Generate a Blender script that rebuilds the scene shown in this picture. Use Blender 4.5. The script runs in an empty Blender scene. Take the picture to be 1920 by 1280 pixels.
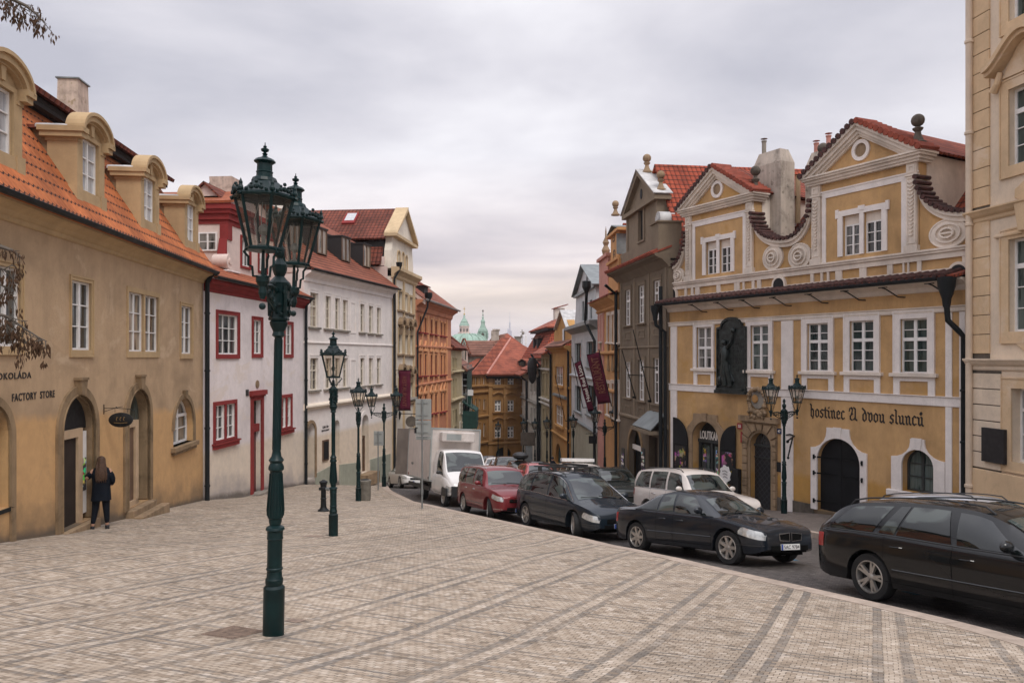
import bpy,bmesh,math,random
from mathutils import Vector,Matrix
from mathutils.geometry import tessellate_polygon
random.seed(7)
R=math.radians
PI=math.pi
sc=bpy.context.scene
COL=sc.collection
#  camera
FPX,CX,HY=1400.0,960.0,668.0
cam_d=bpy.data.cameras.new("camera")
cam_d.sensor_width=36.0
cam_d.lens=36.0*FPX/1920.0
cam_d.shift_y=(HY-640.0)/1920.0
cam_d.clip_end=9000
cam_d.clip_start=0.05
cam=bpy.data.objects.new("camera",cam_d)
COL.objects.link(cam)
cam.location=(0,0,0)
cam.rotation_euler=(R(90),0,0)
sc.camera=cam
#  sky and light
SUN_EL,SUN_AZ=52.0,150.0
w=bpy.data.worlds.new("World")
sc.world=w
w.use_nodes=True
nt=w.node_tree
for n in list(nt.nodes):
 nt.nodes.remove(n)
def N(t,typ,**kw):
 n=t.nodes.new(typ)
 for k,v in kw.items():
  if k[0]=='_':
   setattr(n,k[1:],v)
 return n
out=N(nt,'ShaderNodeOutputWorld')
tc=N(nt,'ShaderNodeTexCoord')
sep=N(nt,'ShaderNodeSeparateXYZ')
nt.links.new(tc.outputs['Generated'],sep.inputs[0])
mx=N(nt,'ShaderNodeMath',_operation='MAXIMUM');nt.links.new(sep.outputs['Z'],mx.inputs[0]);mx.inputs[1].default_value=0.0
ad=N(nt,'ShaderNodeMath',_operation='ADD');nt.links.new(mx.outputs[0],ad.inputs[0]);ad.inputs[1].default_value=0.16
dx=N(nt,'ShaderNodeMath',_operation='DIVIDE');nt.links.new(sep.outputs['X'],dx.inputs[0]);nt.links.new(ad.outputs[0],dx.inputs[1])
dy=N(nt,'ShaderNodeMath',_operation='DIVIDE');nt.links.new(sep.outputs['Y'],dy.inputs[0]);nt.links.new(ad.outputs[0],dy.inputs[1])
cmb=N(nt,'ShaderNodeCombineXYZ');nt.links.new(dx.outputs[0],cmb.inputs[0]);nt.links.new(dy.outputs[0],cmb.inputs[1])
mp=N(nt,'ShaderNodeMapping');nt.links.new(cmb.outputs[0],mp.inputs[0]);mp.inputs['Scale'].default_value=(0.75,1.0,1.0);mp.inputs['Location'].default_value=(3.1,1.4,0.0)
nz=N(nt,'ShaderNodeTexNoise');nt.links.new(mp.outputs[0],nz.inputs[0]);nz.inputs['Scale'].default_value=1.15;nz.inputs['Detail'].default_value=7;nz.inputs['Roughness'].default_value=0.52;nz.inputs['Distortion'].default_value=0.25
cr=N(nt,'ShaderNodeValToRGB');nt.links.new(nz.outputs['Fac'],cr.inputs[0])
e=cr.color_ramp.elements
e[0].position=0.33;e[0].color=(0.545,0.55,0.63,1)
e[1].position=0.66;e[1].color=(0.97,0.96,1.01,1)
m_=e.new(0.5);m_.color=(0.765,0.755,0.82,1)
hz=N(nt,'ShaderNodeValToRGB');nt.links.new(sep.outputs['Z'],hz.inputs[0])
e=hz.color_ramp.elements
e[0].position=0.0;e[0].color=(1.02,0.98,0.98,1)
e[1].position=0.26;e[1].color=(1,1,1,1)
for p,c in((0.035,(1.12,1.02,0.95,1)),(0.075,(1.30,1.12,0.90,1)),(0.13,(1.12,1.03,0.97,1))):
 q=e.new(p);q.color=c
mul=N(nt,'ShaderNodeMix',_data_type='RGBA',_blend_type='MULTIPLY');mul.inputs[0].default_value=1
nt.links.new(cr.outputs[0],mul.inputs[6]);nt.links.new(hz.outputs[0],mul.inputs[7])
mr=N(nt,'ShaderNodeMapRange',_interpolation_type='SMOOTHSTEP');nt.links.new(sep.outputs['Z'],mr.inputs[0])
mr.inputs[1].default_value=0.40;mr.inputs[2].default_value=0.95;mr.inputs[3].default_value=1.0;mr.inputs[4].default_value=2.1
gain=N(nt,'ShaderNodeVectorMath',_operation='SCALE');nt.links.new(mul.outputs[2],gain.inputs[0]);nt.links.new(mr.outputs[0],gain.inputs['Scale'])
sky=N(nt,'ShaderNodeTexSky',_sky_type='NISHITA',_sun_disc=False)
sky.sun_elevation=R(SUN_EL);sky.sun_rotation=R(SUN_AZ)
bg1=N(nt,'ShaderNodeBackground');nt.links.new(sky.outputs[0],bg1 .inputs[0]);bg1 .inputs[1].default_value=0.05
bg2=N(nt,'ShaderNodeBackground');nt.links.new(gain.outputs[0],bg2 .inputs[0]);bg2 .inputs[1].default_value=1.0
mxs=N(nt,'ShaderNodeMixShader');mxs.inputs[0].default_value=0.93
nt.links.new(bg1 .outputs[0],mxs.inputs[1]);nt.links.new(bg2 .outputs[0],mxs.inputs[2]);nt.links.new(mxs.outputs[0],out.inputs[0])
sun_d=bpy.data.lights.new("sun",'SUN');sun_d.energy=1.4;sun_d.angle=R(22);sun_d.color=(1.0,0.95,0.88)
sun=bpy.data.objects.new("sun",sun_d);COL.objects.link(sun)
dv=Vector((math.sin(R(SUN_AZ))*math.cos(R(SUN_EL)),math.cos(R(SUN_AZ))*math.cos(R(SUN_EL)),math.sin(R(SUN_EL))))
sun.rotation_euler=dv.to_track_quat('Z','Y').to_euler()
sun.location=(0,0,40)
sc.view_settings.view_transform='Standard'
sc.view_settings.look='None'
sc.view_settings.gamma=1
sc.view_settings.exposure=0.1
#  terrain
GP=[(-40,3.2),(0,-1.6),(7.9,-3.01),(14.4,-3.82),(17.2,-4.29),(22,-4.85),(27.4,-5.52),(30.5,-6.0),(37.6,-6.65),(44.6,-7.85),(49.2,-8.25),(70,-10.6),(100,-13.7),(140,-17.5),(220,-22),(400,-26),(5000,-40)]
def gz(X,Y):
 for(a,za),(b,zb)in zip(GP,GP[1:]):
  if Y<=b or b==5000:
   t=(Y-a)/(b-a)
   z=za+(zb-za)*t
   break
 k=max(0.0,min(1.0,(75-Y)/40.0))
 return z-0.022*max(-14,min(14,X))*k
def PW(px,py,Y):
 return Vector(((px-CX)/FPX*Y,Y,-(py-HY)/FPX*Y))
def ray_g(px,py,off=0.0):
 k=(px-CX)/FPX;s=-(py-HY)/FPX
 lo,hi=1.0,300.0
 for _ in range(60):
  m=(lo+hi)/2
  if s*m>gz(k*m,m)+off:lo=m
  else:hi=m
 return Vector((k*lo,lo,s*lo))
#  mesh builder
class MB:
 def __init__(s):
  s.v=[];s.f=[];s.m=[]
 def add(s,vs,fs,mi=0):
  o=len(s.v)
  s.v+=[tuple(p)for p in vs]
  for f in fs:
   s.f.append(tuple(i+o for i in f));s.m.append(mi)
  return s
 def box(s,x0,x1,y0,y1,z0,z1,mi=0):
  if x0>x1:x0,x1=x1,x0
  if y0>y1:y0,y1=y1,y0
  if z0>z1:z0,z1=z1,z0
  vs=[(x0,y0,z0),(x1,y0,z0),(x1,y1,z0),(x0,y1,z0),(x0,y0,z1),(x1,y0,z1),(x1,y1,z1),(x0,y1,z1)]
  return s.add(vs,[(0,3,2,1),(4,5,6,7),(0,1,5,4),(1,2,6,5),(2,3,7,6),(3,0,4,7)],mi)
 def prism(s,pts,y0,y1,mi=0):
  """polygon in (x,z), counter-clockwise seen from the front (-y), extruded y0 (front) to y1"""
  a=sum(pts[i][0]*pts[(i+1)%len(pts)][1]-pts[(i+1)%len(pts)][0]*pts[i][1]for i in range(len(pts)))
  if a<0:pts=pts[::-1]
  n=len(pts)
  tris=tessellate_polygon([[Vector((p[0],p[1],0))for p in pts]])
  vs=[(p[0],y0,p[1])for p in pts]+[(p[0],y1,p[1])for p in pts]
  fs=[]
  for t in tris:
   A=[pts[i]for i in t]
   ar=(A[1][0]-A[0][0])*(A[2][1]-A[0][1])-(A[2][0]-A[0][0])*(A[1][1]-A[0][1])
   t=tuple(t)if ar>0 else tuple(t)[::-1]
   fs.append(t);fs.append(tuple(i+n for i in t[::-1]))
  for i in range(n):
   j=(i+1)%n
   fs.append((j,i,i+n,j+n))
  return s.add(vs,fs,mi)
 def ring(s,o,i_,y0,y1,mi=0,closed=True):
  """frame between two loops of equal length in (x,z)"""
  n=len(o)
  vs=[(p[0],y0,p[1])for p in o]+[(p[0],y0,p[1])for p in i_]+[(p[0],y1,p[1])for p in o]+[(p[0],y1,p[1])for p in i_]
  fs=[]
  for k in range(n if closed else n-1):
   j=(k+1)%n
   fs+=[(k,j,n+j,n+k),(k+2*n,j+2*n,j,k),(n+k,n+j,3*n+j,3*n+k)]
  if not closed:
   fs+=[(0,n,3*n,2*n),(n-1,3*n-1,4*n-1,2*n-1)]
  return s.add(vs,fs,mi)
 def sweepx(s,prof,x0,x1,mi=0,a0=0,a1=0):
  """closed profile in (y,z) run along x"""
  n=len(prof)
  vs=[(x0+a0*p[0],p[0],p[1])for p in prof]+[(x1+a1*p[0],p[0],p[1])for p in prof]
  fs=[(i,(i+1)%n,(i+1)%n+n,i+n)for i in range(n)]
  fs+=[tuple(range(n))[::-1],tuple(range(n,2*n))]
  return s.add(vs,fs,mi)
 def tube(s,path,r,n=8,mi=0,cap=True):
  path=[Vector(p)for p in path]
  m=len(path)
  rs=r if isinstance(r,(list,tuple))else[r]*m
  vs=[];fs=[]
  up=None
  for k in range(m):
   a=path[max(0,k-1)];b=path[min(m-1,k+1)]
   d=(b-a).normalized()if(b-a).length>1e-9 else Vector((0,0,1))
   if up is None:
    up=Vector((0,0,1))if abs(d.z)<0.9 else Vector((1,0,0))
   x=d.cross(up)
   if x.length<1e-4:
    x=d.cross(Vector((0,1,0)))
   x.normalize();yv=d.cross(x).normalized();up=-yv if False else up
   for i in range(n):
    an=2*PI*i/n
    vs.append(path[k]+(x*math.cos(an)+yv*math.sin(an))*rs[k])
  for k in range(m-1):
   for i in range(n):
    j=(i+1)%n
    fs.append((k*n+i,k*n+j,(k+1)*n+j,(k+1)*n+i))
  if cap:
   fs.append(tuple(range(n))[::-1]);fs.append(tuple((m-1)*n+i for i in range(n)))
  return s.add(vs,fs,mi)
 def lathe(s,prof,c=(0,0,0),n=16,mi=0,ph=0.0,sx=1,sy=1,cap=True):
  m=len(prof);vs=[];fs=[]
  for r,z in prof:
   for i in range(n):
    an=2*PI*i/n+ph
    vs.append((c[0]+r*math.cos(an)*sx,c[1]+r*math.sin(an)*sy,c[2]+z))
  for k in range(m-1):
   for i in range(n):
    j=(i+1)%n
    fs.append((k*n+i,k*n+j,(k+1)*n+j,(k+1)*n+i))
  if cap:
   fs.append(tuple(range(n))[::-1]);fs.append(tuple((m-1)*n+i for i in range(n)))
  return s.add(vs,fs,mi)
 def ball(s,c,r,n=12,mi=0,sx=1,sy=1,sz=1):
  m=max(5,n//2)
  prof=[(max(1e-4,r*math.sin(PI*k/m)),-r*sz*math.cos(PI*k/m))for k in range(m+1)]
  return s.lathe(prof,c,n,mi,0,sx,sy,False)
 def slab(s,pts,t=0.1,mi=0):
  """planar polygon (3-d points, counter-clockwise from outside) thickened inwards"""
  P=[Vector(p)for p in pts]
  nn=(P[1]-P[0]).cross(P[2]-P[0]).normalized()
  n=len(P)
  vs=P+[p-nn*t for p in P]
  fs=[tuple(range(n)),tuple(range(n,2*n))[::-1]]+[((i+1)%n,i,i+n,(i+1)%n+n)for i in range(n)]
  return s.add(vs,fs,mi)
 def xf(s,M):
  s.v=[tuple(M@Vector(p))for p in s.v];return s
 def join(s,o,M=None,mi=None):
  vs=[tuple(M@Vector(p))for p in o.v]if M is not None else o.v
  k=len(s.v);s.v+=vs
  for f,m in zip(o.f,o.m):
   s.f.append(tuple(i+k for i in f));s.m.append(m if mi is None else mi)
  return s
 def build(s,name,mats,parent=None,smooth=False,bevel=0,bseg=2,label=None,sub=0):
  me=bpy.data.meshes.new(name)
  me.from_pydata(s.v,[],s.f)
  if not isinstance(mats,(list,tuple)):mats=[mats]
  for m in mats:me.materials.append(m)
  me.polygons.foreach_set('material_index',s.m)
  me.update()
  uv=me.uv_layers.new(name='UVMap')
  co=me.vertices
  for p in me.polygons:
   nn=p.normal
   if abs(nn.z)>0.97:
    for li in p.loop_indices:
     c=co[me.loops[li].vertex_index].co;uv.data[li].uv=(c.x,c.y)
   else:
    t=Vector((-nn.y,nn.x,0)).normalized();b=nn.cross(t)
    for li in p.loop_indices:
     c=co[me.loops[li].vertex_index].co;uv.data[li].uv=(c.dot(t),c.dot(b))
  if smooth:
   me.polygons.foreach_set('use_smooth',[True]*len(me.polygons))
   try:me.set_sharp_from_angle(angle=R(38 if smooth is True else smooth))
   except Exception:pass
  o=bpy.data.objects.new(name,me);COL.objects.link(o)
  if parent is not None:o.parent=parent
  if bevel:
   b=o.modifiers.new('bevel','BEVEL');b.width=bevel;b.segments=bseg;b.limit_method='ANGLE';b.angle_limit=R(40)
  if sub:
   b=o.modifiers.new('sub','SUBSURF');b.levels=sub;b.render_levels=sub
  if label:o['label']=label
  return o
def tag(o,label=None,cat=None,group=None,kind=None):
 if label:o['label']=label
 if cat:o['category']=cat
 if group:o['group']=group
 if kind:o['kind']=kind
 return o
def empty(name,loc,rz,label,cat,group=None):
 o=bpy.data.objects.new(name,None);COL.objects.link(o)
 o.location=loc;o.rotation_euler=(0,0,rz);o.empty_display_size=0.3
 return tag(o,label,cat,group)
def dup(root,loc,rot,label,group=None,cat=None):
 r=root.copy();COL.objects.link(r);r.location=loc;r.rotation_euler=rot if isinstance(rot,tuple)else(0,0,rot)
 r['label']=label
 if cat:r['category']=cat
 if group:r['group']=group
 for ch in list(root.children):
  c=ch.copy();COL.objects.link(c);c.parent=r
  for g in list(ch.children):
   d=g.copy();COL.objects.link(d);d.parent=c
 return r
#  materials
def newmat(name):
 m=bpy.data.materials.new(name);m.use_nodes=True
 t=m.node_tree;b=t.nodes['Principled BSDF']
 return m,t,b
def L(t,a,b):t.links.new(a,b)
def noise(t,vec,scale,detail=4,rough=0.55,dist=0):
 n=t.nodes.new('ShaderNodeTexNoise');n.inputs['Scale'].default_value=scale;n.inputs['Detail'].default_value=detail
 n.inputs['Roughness'].default_value=rough;n.inputs['Distortion'].default_value=dist
 if vec is not None:L(t,vec,n.inputs[0])
 return n.outputs['Fac']
def ramp(t,fac,stops):
 n=t.nodes.new('ShaderNodeValToRGB');L(t,fac,n.inputs[0])
 e=n.color_ramp.elements
 while len(e)<len(stops):e.new(0.5)
 for q,(p,c)in zip(e,stops):
  q.position=p;q.color=(c[0],c[1],c[2],1)if isinstance(c,(tuple,list))else(c,c,c,1)
 return n.outputs[0]
def mixc(t,fac,a,b,mode='MIX'):
 n=t.nodes.new('ShaderNodeMix');n.data_type='RGBA';n.blend_type=mode
 for sck,v in((0,fac),(6,a),(7,b)):
  if isinstance(v,(int,float)):n.inputs[sck].default_value=v
  elif isinstance(v,(tuple,list)):n.inputs[sck].default_value=(v[0],v[1],v[2],1)
  else:L(t,v,n.inputs[sck])
 return n.outputs[2]
def mth(t,op,a,b=None,c=None):
 n=t.nodes.new('ShaderNodeMath');n.operation=op
 for i,v in enumerate((a,b,c)):
  if v is None:continue
  if isinstance(v,(int,float)):n.inputs[i].default_value=v
  else:L(t,v,n.inputs[i])
 return n.outputs[0]
def coord(t,kind='Object',scale=None,rot=None,loc=None):
 n=t.nodes.new('ShaderNodeTexCoord');o=n.outputs[kind]
 if scale or rot or loc:
  m=t.nodes.new('ShaderNodeMapping');L(t,o,m.inputs[0])
  if scale:m.inputs['Scale'].default_value=scale
  if rot:m.inputs['Rotation'].default_value=rot
  if loc:m.inputs['Location'].default_value=loc
  o=m.outputs[0]
 return o
def bump(t,b,h,strength=0.3,dist=0.02):
 n=t.nodes.new('ShaderNodeBump');n.inputs['Strength'].default_value=strength;n.inputs['Distance'].default_value=dist
 L(t,h,n.inputs['Height']);L(t,n.outputs[0],b.inputs['Normal'])
def sc3(c,k):return(c[0]*k,c[1]*k,c[2]*k)
def plaster(name,col,dirt=0.35,streak=0.3,stain=None,rough=0.9,bs=0.25,ground=None,low=None):
 m,t,b=newmat(name);streak*=.55;dirt*=1.25
 o=coord(t)
 big=noise(t,o,0.45,6,0.6,0.4)
 c=mixc(t,1,col,ramp(t,big,[(0.3,1-dirt*0.55),(0.52,1.0),(0.75,1.06)]),'MULTIPLY')
 so=coord(t,'Object',(0.9,0.9,0.11))
 st=noise(t,so,1.6,7,0.65)
 c=mixc(t,streak,c,ramp(t,st,[(0.34,0.45),(0.56,1.0)]),'MULTIPLY')
 mid=noise(t,o,3.0,8,0.65)
 c=mixc(t,1,c,ramp(t,mid,[(0.25,0.9),(0.7,1.06)]),'MULTIPLY')
 if stain:
  s2=noise(t,coord(t,'Object',(1,1,1.3),None,(5,2,1)),0.55,7,0.62,0.5)
  c=mixc(t,ramp(t,s2,[(0.56,0.0),(0.63,0.65)]),c,stain)
 if ground:
  s_=t.nodes.new('ShaderNodeSeparateXYZ');L(t,o,s_.inputs[0])
  h=mth(t,'SUBTRACT',s_.outputs[2],mth(t,'ADD',ground[0],mth(t,'MULTIPLY',s_.outputs[0],ground[1])))
  wob=mth(t,'MULTIPLY',mth(t,'SUBTRACT',noise(t,o,0.9,6,0.6),.5),2.2)
  if low:
   hh=mth(t,'ADD',mth(t,'ADD',s_.outputs[2],mth(t,'MULTIPLY',s_.outputs[0],low[3])),mth(t,'MULTIPLY',wob,low[2]))
   f=ramp(t,mth(t,'DIVIDE',hh,10.0),[(low[1]/10-.012,1.0),(low[1]/10+.012,0.0)])
   c=mixc(t,f,c,mixc(t,1,low[0],ramp(t,mid,[(0.25,0.88),(0.7,1.08)]),'MULTIPLY'))
  dm=ramp(t,mth(t,'ADD',h,wob),[(0.15,0.75),(0.75,0.12),(1.0,0.0)])
  c=mixc(t,dm,c,sc3(col,0.42))
  fine=ramp(t,mth(t,'ADD',h,mth(t,'MULTIPLY',wob,.15)),[(0.03,0.8),(0.2,0.0)])
  c=mixc(t,fine,c,(0.10,0.085,0.07))
 cr_=ramp(t,noise(t,coord(t,'Object',(1,1,.45)),1.1,9,0.75,1.5),[(0.493,0.0),(0.5,0.5),(0.507,0.0)])
 c=mixc(t,cr_,c,sc3(col,0.55))
 L(t,c,b.inputs['Base Color']);b.inputs['Roughness'].default_value=rough
 b.inputs['Specular IOR Level'].default_value=0.2
 bump(t,b,noise(t,o,26,6,0.7),bs,0.01)
 return m
def flat(name,col,rough=0.6,metal=0.0,var=0.12,sc_=6,spec=0.5,bs=0.0,coat=0.0):
 m,t,b=newmat(name)
 o=coord(t)
 f=noise(t,o,sc_,5,0.6)
 c=mixc(t,1,col,ramp(t,f,[(0.3,1-var),(0.7,1+var)]),'MULTIPLY')
 L(t,c,b.inputs['Base Color']);b.inputs['Metallic'].default_value=metal
 L(t,ramp(t,noise(t,o,sc_*2,4),[(0.3,max(0,rough-0.08)),(0.7,min(1,rough+0.08))]),b.inputs['Roughness'])
 b.inputs['Specular IOR Level'].default_value=spec
 b.inputs['Coat Weight'].default_value=coat;b.inputs['Coat Roughness'].default_value=0.06
 if bs:bump(t,b,noise(t,o,sc_*5,5,0.7),bs,0.01)
 return m
def stone(name,col,dark=0.45,scale=1.4,bs=0.5,lich=None):
 m,t,b=newmat(name)
 o=coord(t)
 a=noise(t,o,scale,9,0.68,0.3)
 c=mixc(t,1,col,ramp(t,a,[(0.3,dark),(0.5,0.92),(0.72,1.12)]),'MULTIPLY')
 c=mixc(t,0.35,c,ramp(t,noise(t,coord(t,'Object',(3,3,.3)),2.2,6,0.65),[(0.35,0.4),(0.6,1.0)]),'MULTIPLY')
 if lich:c=mixc(t,ramp(t,noise(t,o,3.5,6,0.6),[(0.6,0),(0.68,0.7)]),c,lich)
 L(t,c,b.inputs['Base Color']);b.inputs['Roughness'].default_value=0.9;b.inputs['Specular IOR Level'].default_value=0.2
 bump(t,b,noise(t,o,18,8,0.7),bs,0.015)
 return m
def tiles(name,col,row=0.32,wid=0.2,alt=None,dark=(0.03,0.012,0.01),wavy=0.0,line=0.06,aged=0.35,scal=0.0):
 """roof tiles laid along the metre UVs: v runs up the slope"""
 m,t,b=newmat(name)
 uv=coord(t,'UV')
 if scal:
  s_=t.nodes.new('ShaderNodeSeparateXYZ');L(t,uv,s_.inputs[0])
  wv=mth(t,'MULTIPLY',mth(t,'ABSOLUTE',mth(t,'SINE',mth(t,'MULTIPLY',s_.outputs[0],PI/wid))),scal)
  cb=t.nodes.new('ShaderNodeCombineXYZ');L(t,s_.outputs[0],cb.inputs[0]);L(t,mth(t,'ADD',s_.outputs[1],wv),cb.inputs[1])
  uv=cb.outputs[0]
 br=t.nodes.new('ShaderNodeTexBrick');L(t,uv,br.inputs[0])
 br.offset=0.5 if not wavy else 0.0;br.inputs['Scale'].default_value=1
 br.inputs['Brick Width'].default_value=wid;br.inputs['Row Height'].default_value=row
 br.inputs['Mortar Size'].default_value=0.004;br.inputs['Mortar Smooth'].default_value=0.2;br.inputs['Bias'].default_value=0.0
 alt=alt or sc3(col,0.72)
 br.inputs['Color1'].default_value=(*col,1);br.inputs['Color2'].default_value=(*alt,1);br.inputs['Mortar'].default_value=(*sc3(col,0.5),1)
 s=t.nodes.new('ShaderNodeSeparateXYZ');L(t,uv,s.inputs[0])
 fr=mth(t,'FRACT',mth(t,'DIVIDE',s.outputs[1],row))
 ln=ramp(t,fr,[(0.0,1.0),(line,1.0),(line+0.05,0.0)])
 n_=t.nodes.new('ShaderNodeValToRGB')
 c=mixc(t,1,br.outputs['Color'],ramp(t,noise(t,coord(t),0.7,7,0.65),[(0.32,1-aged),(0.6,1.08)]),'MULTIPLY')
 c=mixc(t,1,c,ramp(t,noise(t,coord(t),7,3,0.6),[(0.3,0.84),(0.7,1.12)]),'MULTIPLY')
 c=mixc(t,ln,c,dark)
 h=mth(t,'SUBTRACT',1.0,fr)
 if wavy:
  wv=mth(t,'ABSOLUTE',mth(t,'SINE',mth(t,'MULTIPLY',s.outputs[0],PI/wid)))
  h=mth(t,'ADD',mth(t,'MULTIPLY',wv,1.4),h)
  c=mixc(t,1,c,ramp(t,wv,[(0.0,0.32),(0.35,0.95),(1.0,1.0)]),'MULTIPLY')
 L(t,c,b.inputs['Base Color']);b.inputs['Roughness'].default_value=0.85;b.inputs['Specular IOR Level'].default_value=0.25
 bump(t,b,h,0.8,0.05)
 return m
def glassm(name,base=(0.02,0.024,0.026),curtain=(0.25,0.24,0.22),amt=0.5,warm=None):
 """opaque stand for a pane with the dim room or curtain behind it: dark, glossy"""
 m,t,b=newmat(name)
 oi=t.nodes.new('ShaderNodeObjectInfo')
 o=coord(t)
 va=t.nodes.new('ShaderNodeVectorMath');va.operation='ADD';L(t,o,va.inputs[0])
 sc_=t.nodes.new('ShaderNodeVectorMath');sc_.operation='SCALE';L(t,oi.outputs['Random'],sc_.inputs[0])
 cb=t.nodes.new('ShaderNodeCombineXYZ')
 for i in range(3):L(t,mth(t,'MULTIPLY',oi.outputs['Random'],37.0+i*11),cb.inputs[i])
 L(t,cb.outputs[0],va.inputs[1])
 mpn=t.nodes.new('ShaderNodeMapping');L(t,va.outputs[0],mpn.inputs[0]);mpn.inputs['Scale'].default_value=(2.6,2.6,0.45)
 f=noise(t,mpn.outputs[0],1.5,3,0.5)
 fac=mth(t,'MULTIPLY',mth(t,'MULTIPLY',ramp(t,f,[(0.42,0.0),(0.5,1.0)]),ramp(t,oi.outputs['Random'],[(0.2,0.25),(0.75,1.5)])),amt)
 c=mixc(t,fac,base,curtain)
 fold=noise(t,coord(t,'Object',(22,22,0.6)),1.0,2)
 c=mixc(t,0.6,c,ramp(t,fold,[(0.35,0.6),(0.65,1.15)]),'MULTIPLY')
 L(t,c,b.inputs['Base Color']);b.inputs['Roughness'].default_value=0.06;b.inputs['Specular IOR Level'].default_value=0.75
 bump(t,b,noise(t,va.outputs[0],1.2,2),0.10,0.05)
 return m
def carpaint(name,col,flake=0.0):
 m,t,b=newmat(name)
 o=coord(t)
 dirt=noise(t,o,3,7,0.65)
 gz_=t.nodes.new('ShaderNodeSeparateXYZ');L(t,o,gz_.inputs[0])
 low=ramp(t,mth(t,'ADD',gz_.outputs[2],mth(t,'MULTIPLY',dirt,0.35)),[(0.28,0.55),(0.62,0.0)])
 c=mixc(t,mth(t,'MULTIPLY',low,.35),col,(0.06,0.052,0.045))
 L(t,c,b.inputs['Base Color']);b.inputs['Metallic'].default_value=flake
 b.inputs['Roughness'].default_value=0.5
 b.inputs['Coat Weight'].default_value=0.85;L(t,ramp(t,dirt,[(0.35,0.03),(0.7,0.14)]),b.inputs['Coat Roughness'])
 b.inputs['Specular IOR Level'].default_value=0.08
 return m
M={}
M['tan']=plaster('tan_plaster',(0.49,0.345,0.215),0.45,0.4,(0.58,0.43,0.29),ground=(2.07,-.126),low=((0.56,0.345,0.165),4.3,.35,.06))
M['tan_trim']=plaster('tan_trim',(0.50,0.355,0.20),0.3,0.3)
M['tan_dark']=stone('tan_stone_cheek_shade',(0.30,0.21,0.125),0.5)  # stone trim colour; its darker tone also paints the shade on dormer cheeks
M['pink']=plaster('pale_pink_plaster',(0.79,0.715,0.70),0.25,0.25,(0.72,0.62,0.54),ground=(1.17,-.1136),low=((0.70,0.60,0.49),2.9,.15,.02))
M['pinkwarm']=plaster('warm_pink_plaster',(0.72,0.58,0.52),0.3,0.3)
M['red']=plaster('red_painted_trim',(0.26,0.04,0.038),0.4,0.3)
M['white']=plaster('white_plaster',(0.84,0.78,0.74),0.15,0.12,(0.80,0.72,0.66),ground=(1.7,-.143),low=((0.74,0.62,0.49),4.0,.02,.0))
M['whitelow']=plaster('cream_plaster',(0.80,0.70,0.58),0.2,0.2)
M['greyplinth']=plaster('grey_green_plinth',(0.36,0.37,0.30),0.3,0.3)
M['cream']=plaster('cream_trim',(0.62,0.47,0.29),0.35,0.4)
M['creamwhite']=plaster('ornate_white',(0.78,0.71,0.60),0.3,0.35)
M['orange']=plaster('orange_plaster',(0.60,0.26,0.15),0.25,0.3)
M['orange_trim']=plaster('light_orange_trim',(0.75,0.38,0.19),0.25,0.3)
M['ochre']=plaster('dark_ochre_plaster',(0.36,0.185,0.06),0.35,0.35)
M['ochre2']=plaster('light_ochre_trim',(0.40,0.22,0.085),0.3,0.3)
M['yellow']=plaster('yellow_ochre_plaster',(0.56,0.35,0.165),0.5,0.6,(0.46,0.27,0.09),ground=(0,.098),low=((0.48,0.27,0.08),1.6,.5,-.06))
M['ywhite']=plaster('weathered_white_trim',(0.76,0.67,0.58),0.35,0.55)
M['ywhite2']=plaster('clean_white_trim',(0.80,0.74,0.70),0.2,0.2)
M['grey']=plaster('grey_brown_plaster',(0.185,0.145,0.105),0.3,0.3)
M['greytrim']=plaster('grey_brown_trim',(0.23,0.18,0.128),0.3,0.3)
M['greylow']=plaster('brown_ground_storey',(0.30,0.20,0.11),0.3,0.35)
M['peach']=plaster('peach_plaster',(0.56,0.30,0.13),0.35,0.35)
M['peachred']=plaster('rose_plaster',(0.55,0.27,0.22),0.3,0.35)
M['blue']=plaster('pale_blue_plaster',(0.55,0.57,0.58),0.25,0.3)
M['bluelow']=plaster('sage_plaster',(0.40,0.39,0.30),0.3,0.3)
M['mustard']=plaster('mustard_plaster',(0.50,0.28,0.10),0.3,0.3)
M['beige']=plaster('beige_plaster',(0.50,0.42,0.27),0.35,0.4)
M['pale']=plaster('pale_grey_plaster',(0.62,0.57,0.50),0.35,0.45)
M['corner']=plaster('sand_plaster',(0.66,0.48,0.30),0.25,0.25,(0.70,0.56,0.42))
M['cornerpale']=plaster('pale_sand_plaster',(0.74,0.61,0.47),0.25,0.3)
M['chim']=stone('chimney_plaster',(0.60,0.47,0.38),0.5,2.0,0.4,(0.25,0.18,0.08))
M['chimg']=stone('sooty_chimney',(0.52,0.45,0.38),0.35,1.3,0.4,(0.12,0.10,0.08))
M['stone']=stone('brown_sandstone',(0.34,0.24,0.15),0.5)
M['stoneg']=stone('grey_stone',(0.30,0.27,0.23),0.5)
M['stoned']=stone('dark_stone',(0.13,0.11,0.09),0.5,3)
M['kerb']=stone('granite_kerb',(0.47,0.38,0.31),0.75,2.5,0.3)
M['brick']=stone('old_brick',(0.62,0.50,0.42),0.5,5)
M['t_tan']=tiles('orange_beaver_tail_tiles',(0.52,0.165,0.055),0.36,0.18,(0.42,0.125,0.044),line=0.11,aged=0.4,scal=0.07)
M['t_pink']=tiles('orange_red_tiles',(0.42,0.13,0.055),0.30,0.2,(0.33,0.09,0.042),line=0.18)
M['t_white']=tiles('red_tiles',(0.31,0.10,0.055),0.34,0.25,(0.23,0.07,0.04),line=0.2)
M['t_old']=tiles('old_red_pantiles',(0.25,0.07,0.042),0.36,0.26,(0.17,0.05,0.033),line=0.12,wavy=1,aged=.5)
M['t_bright']=tiles('bright_red_pantiles',(0.42,0.085,0.04),0.36,0.24,(0.31,0.06,0.03),line=0.12,wavy=1)
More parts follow.
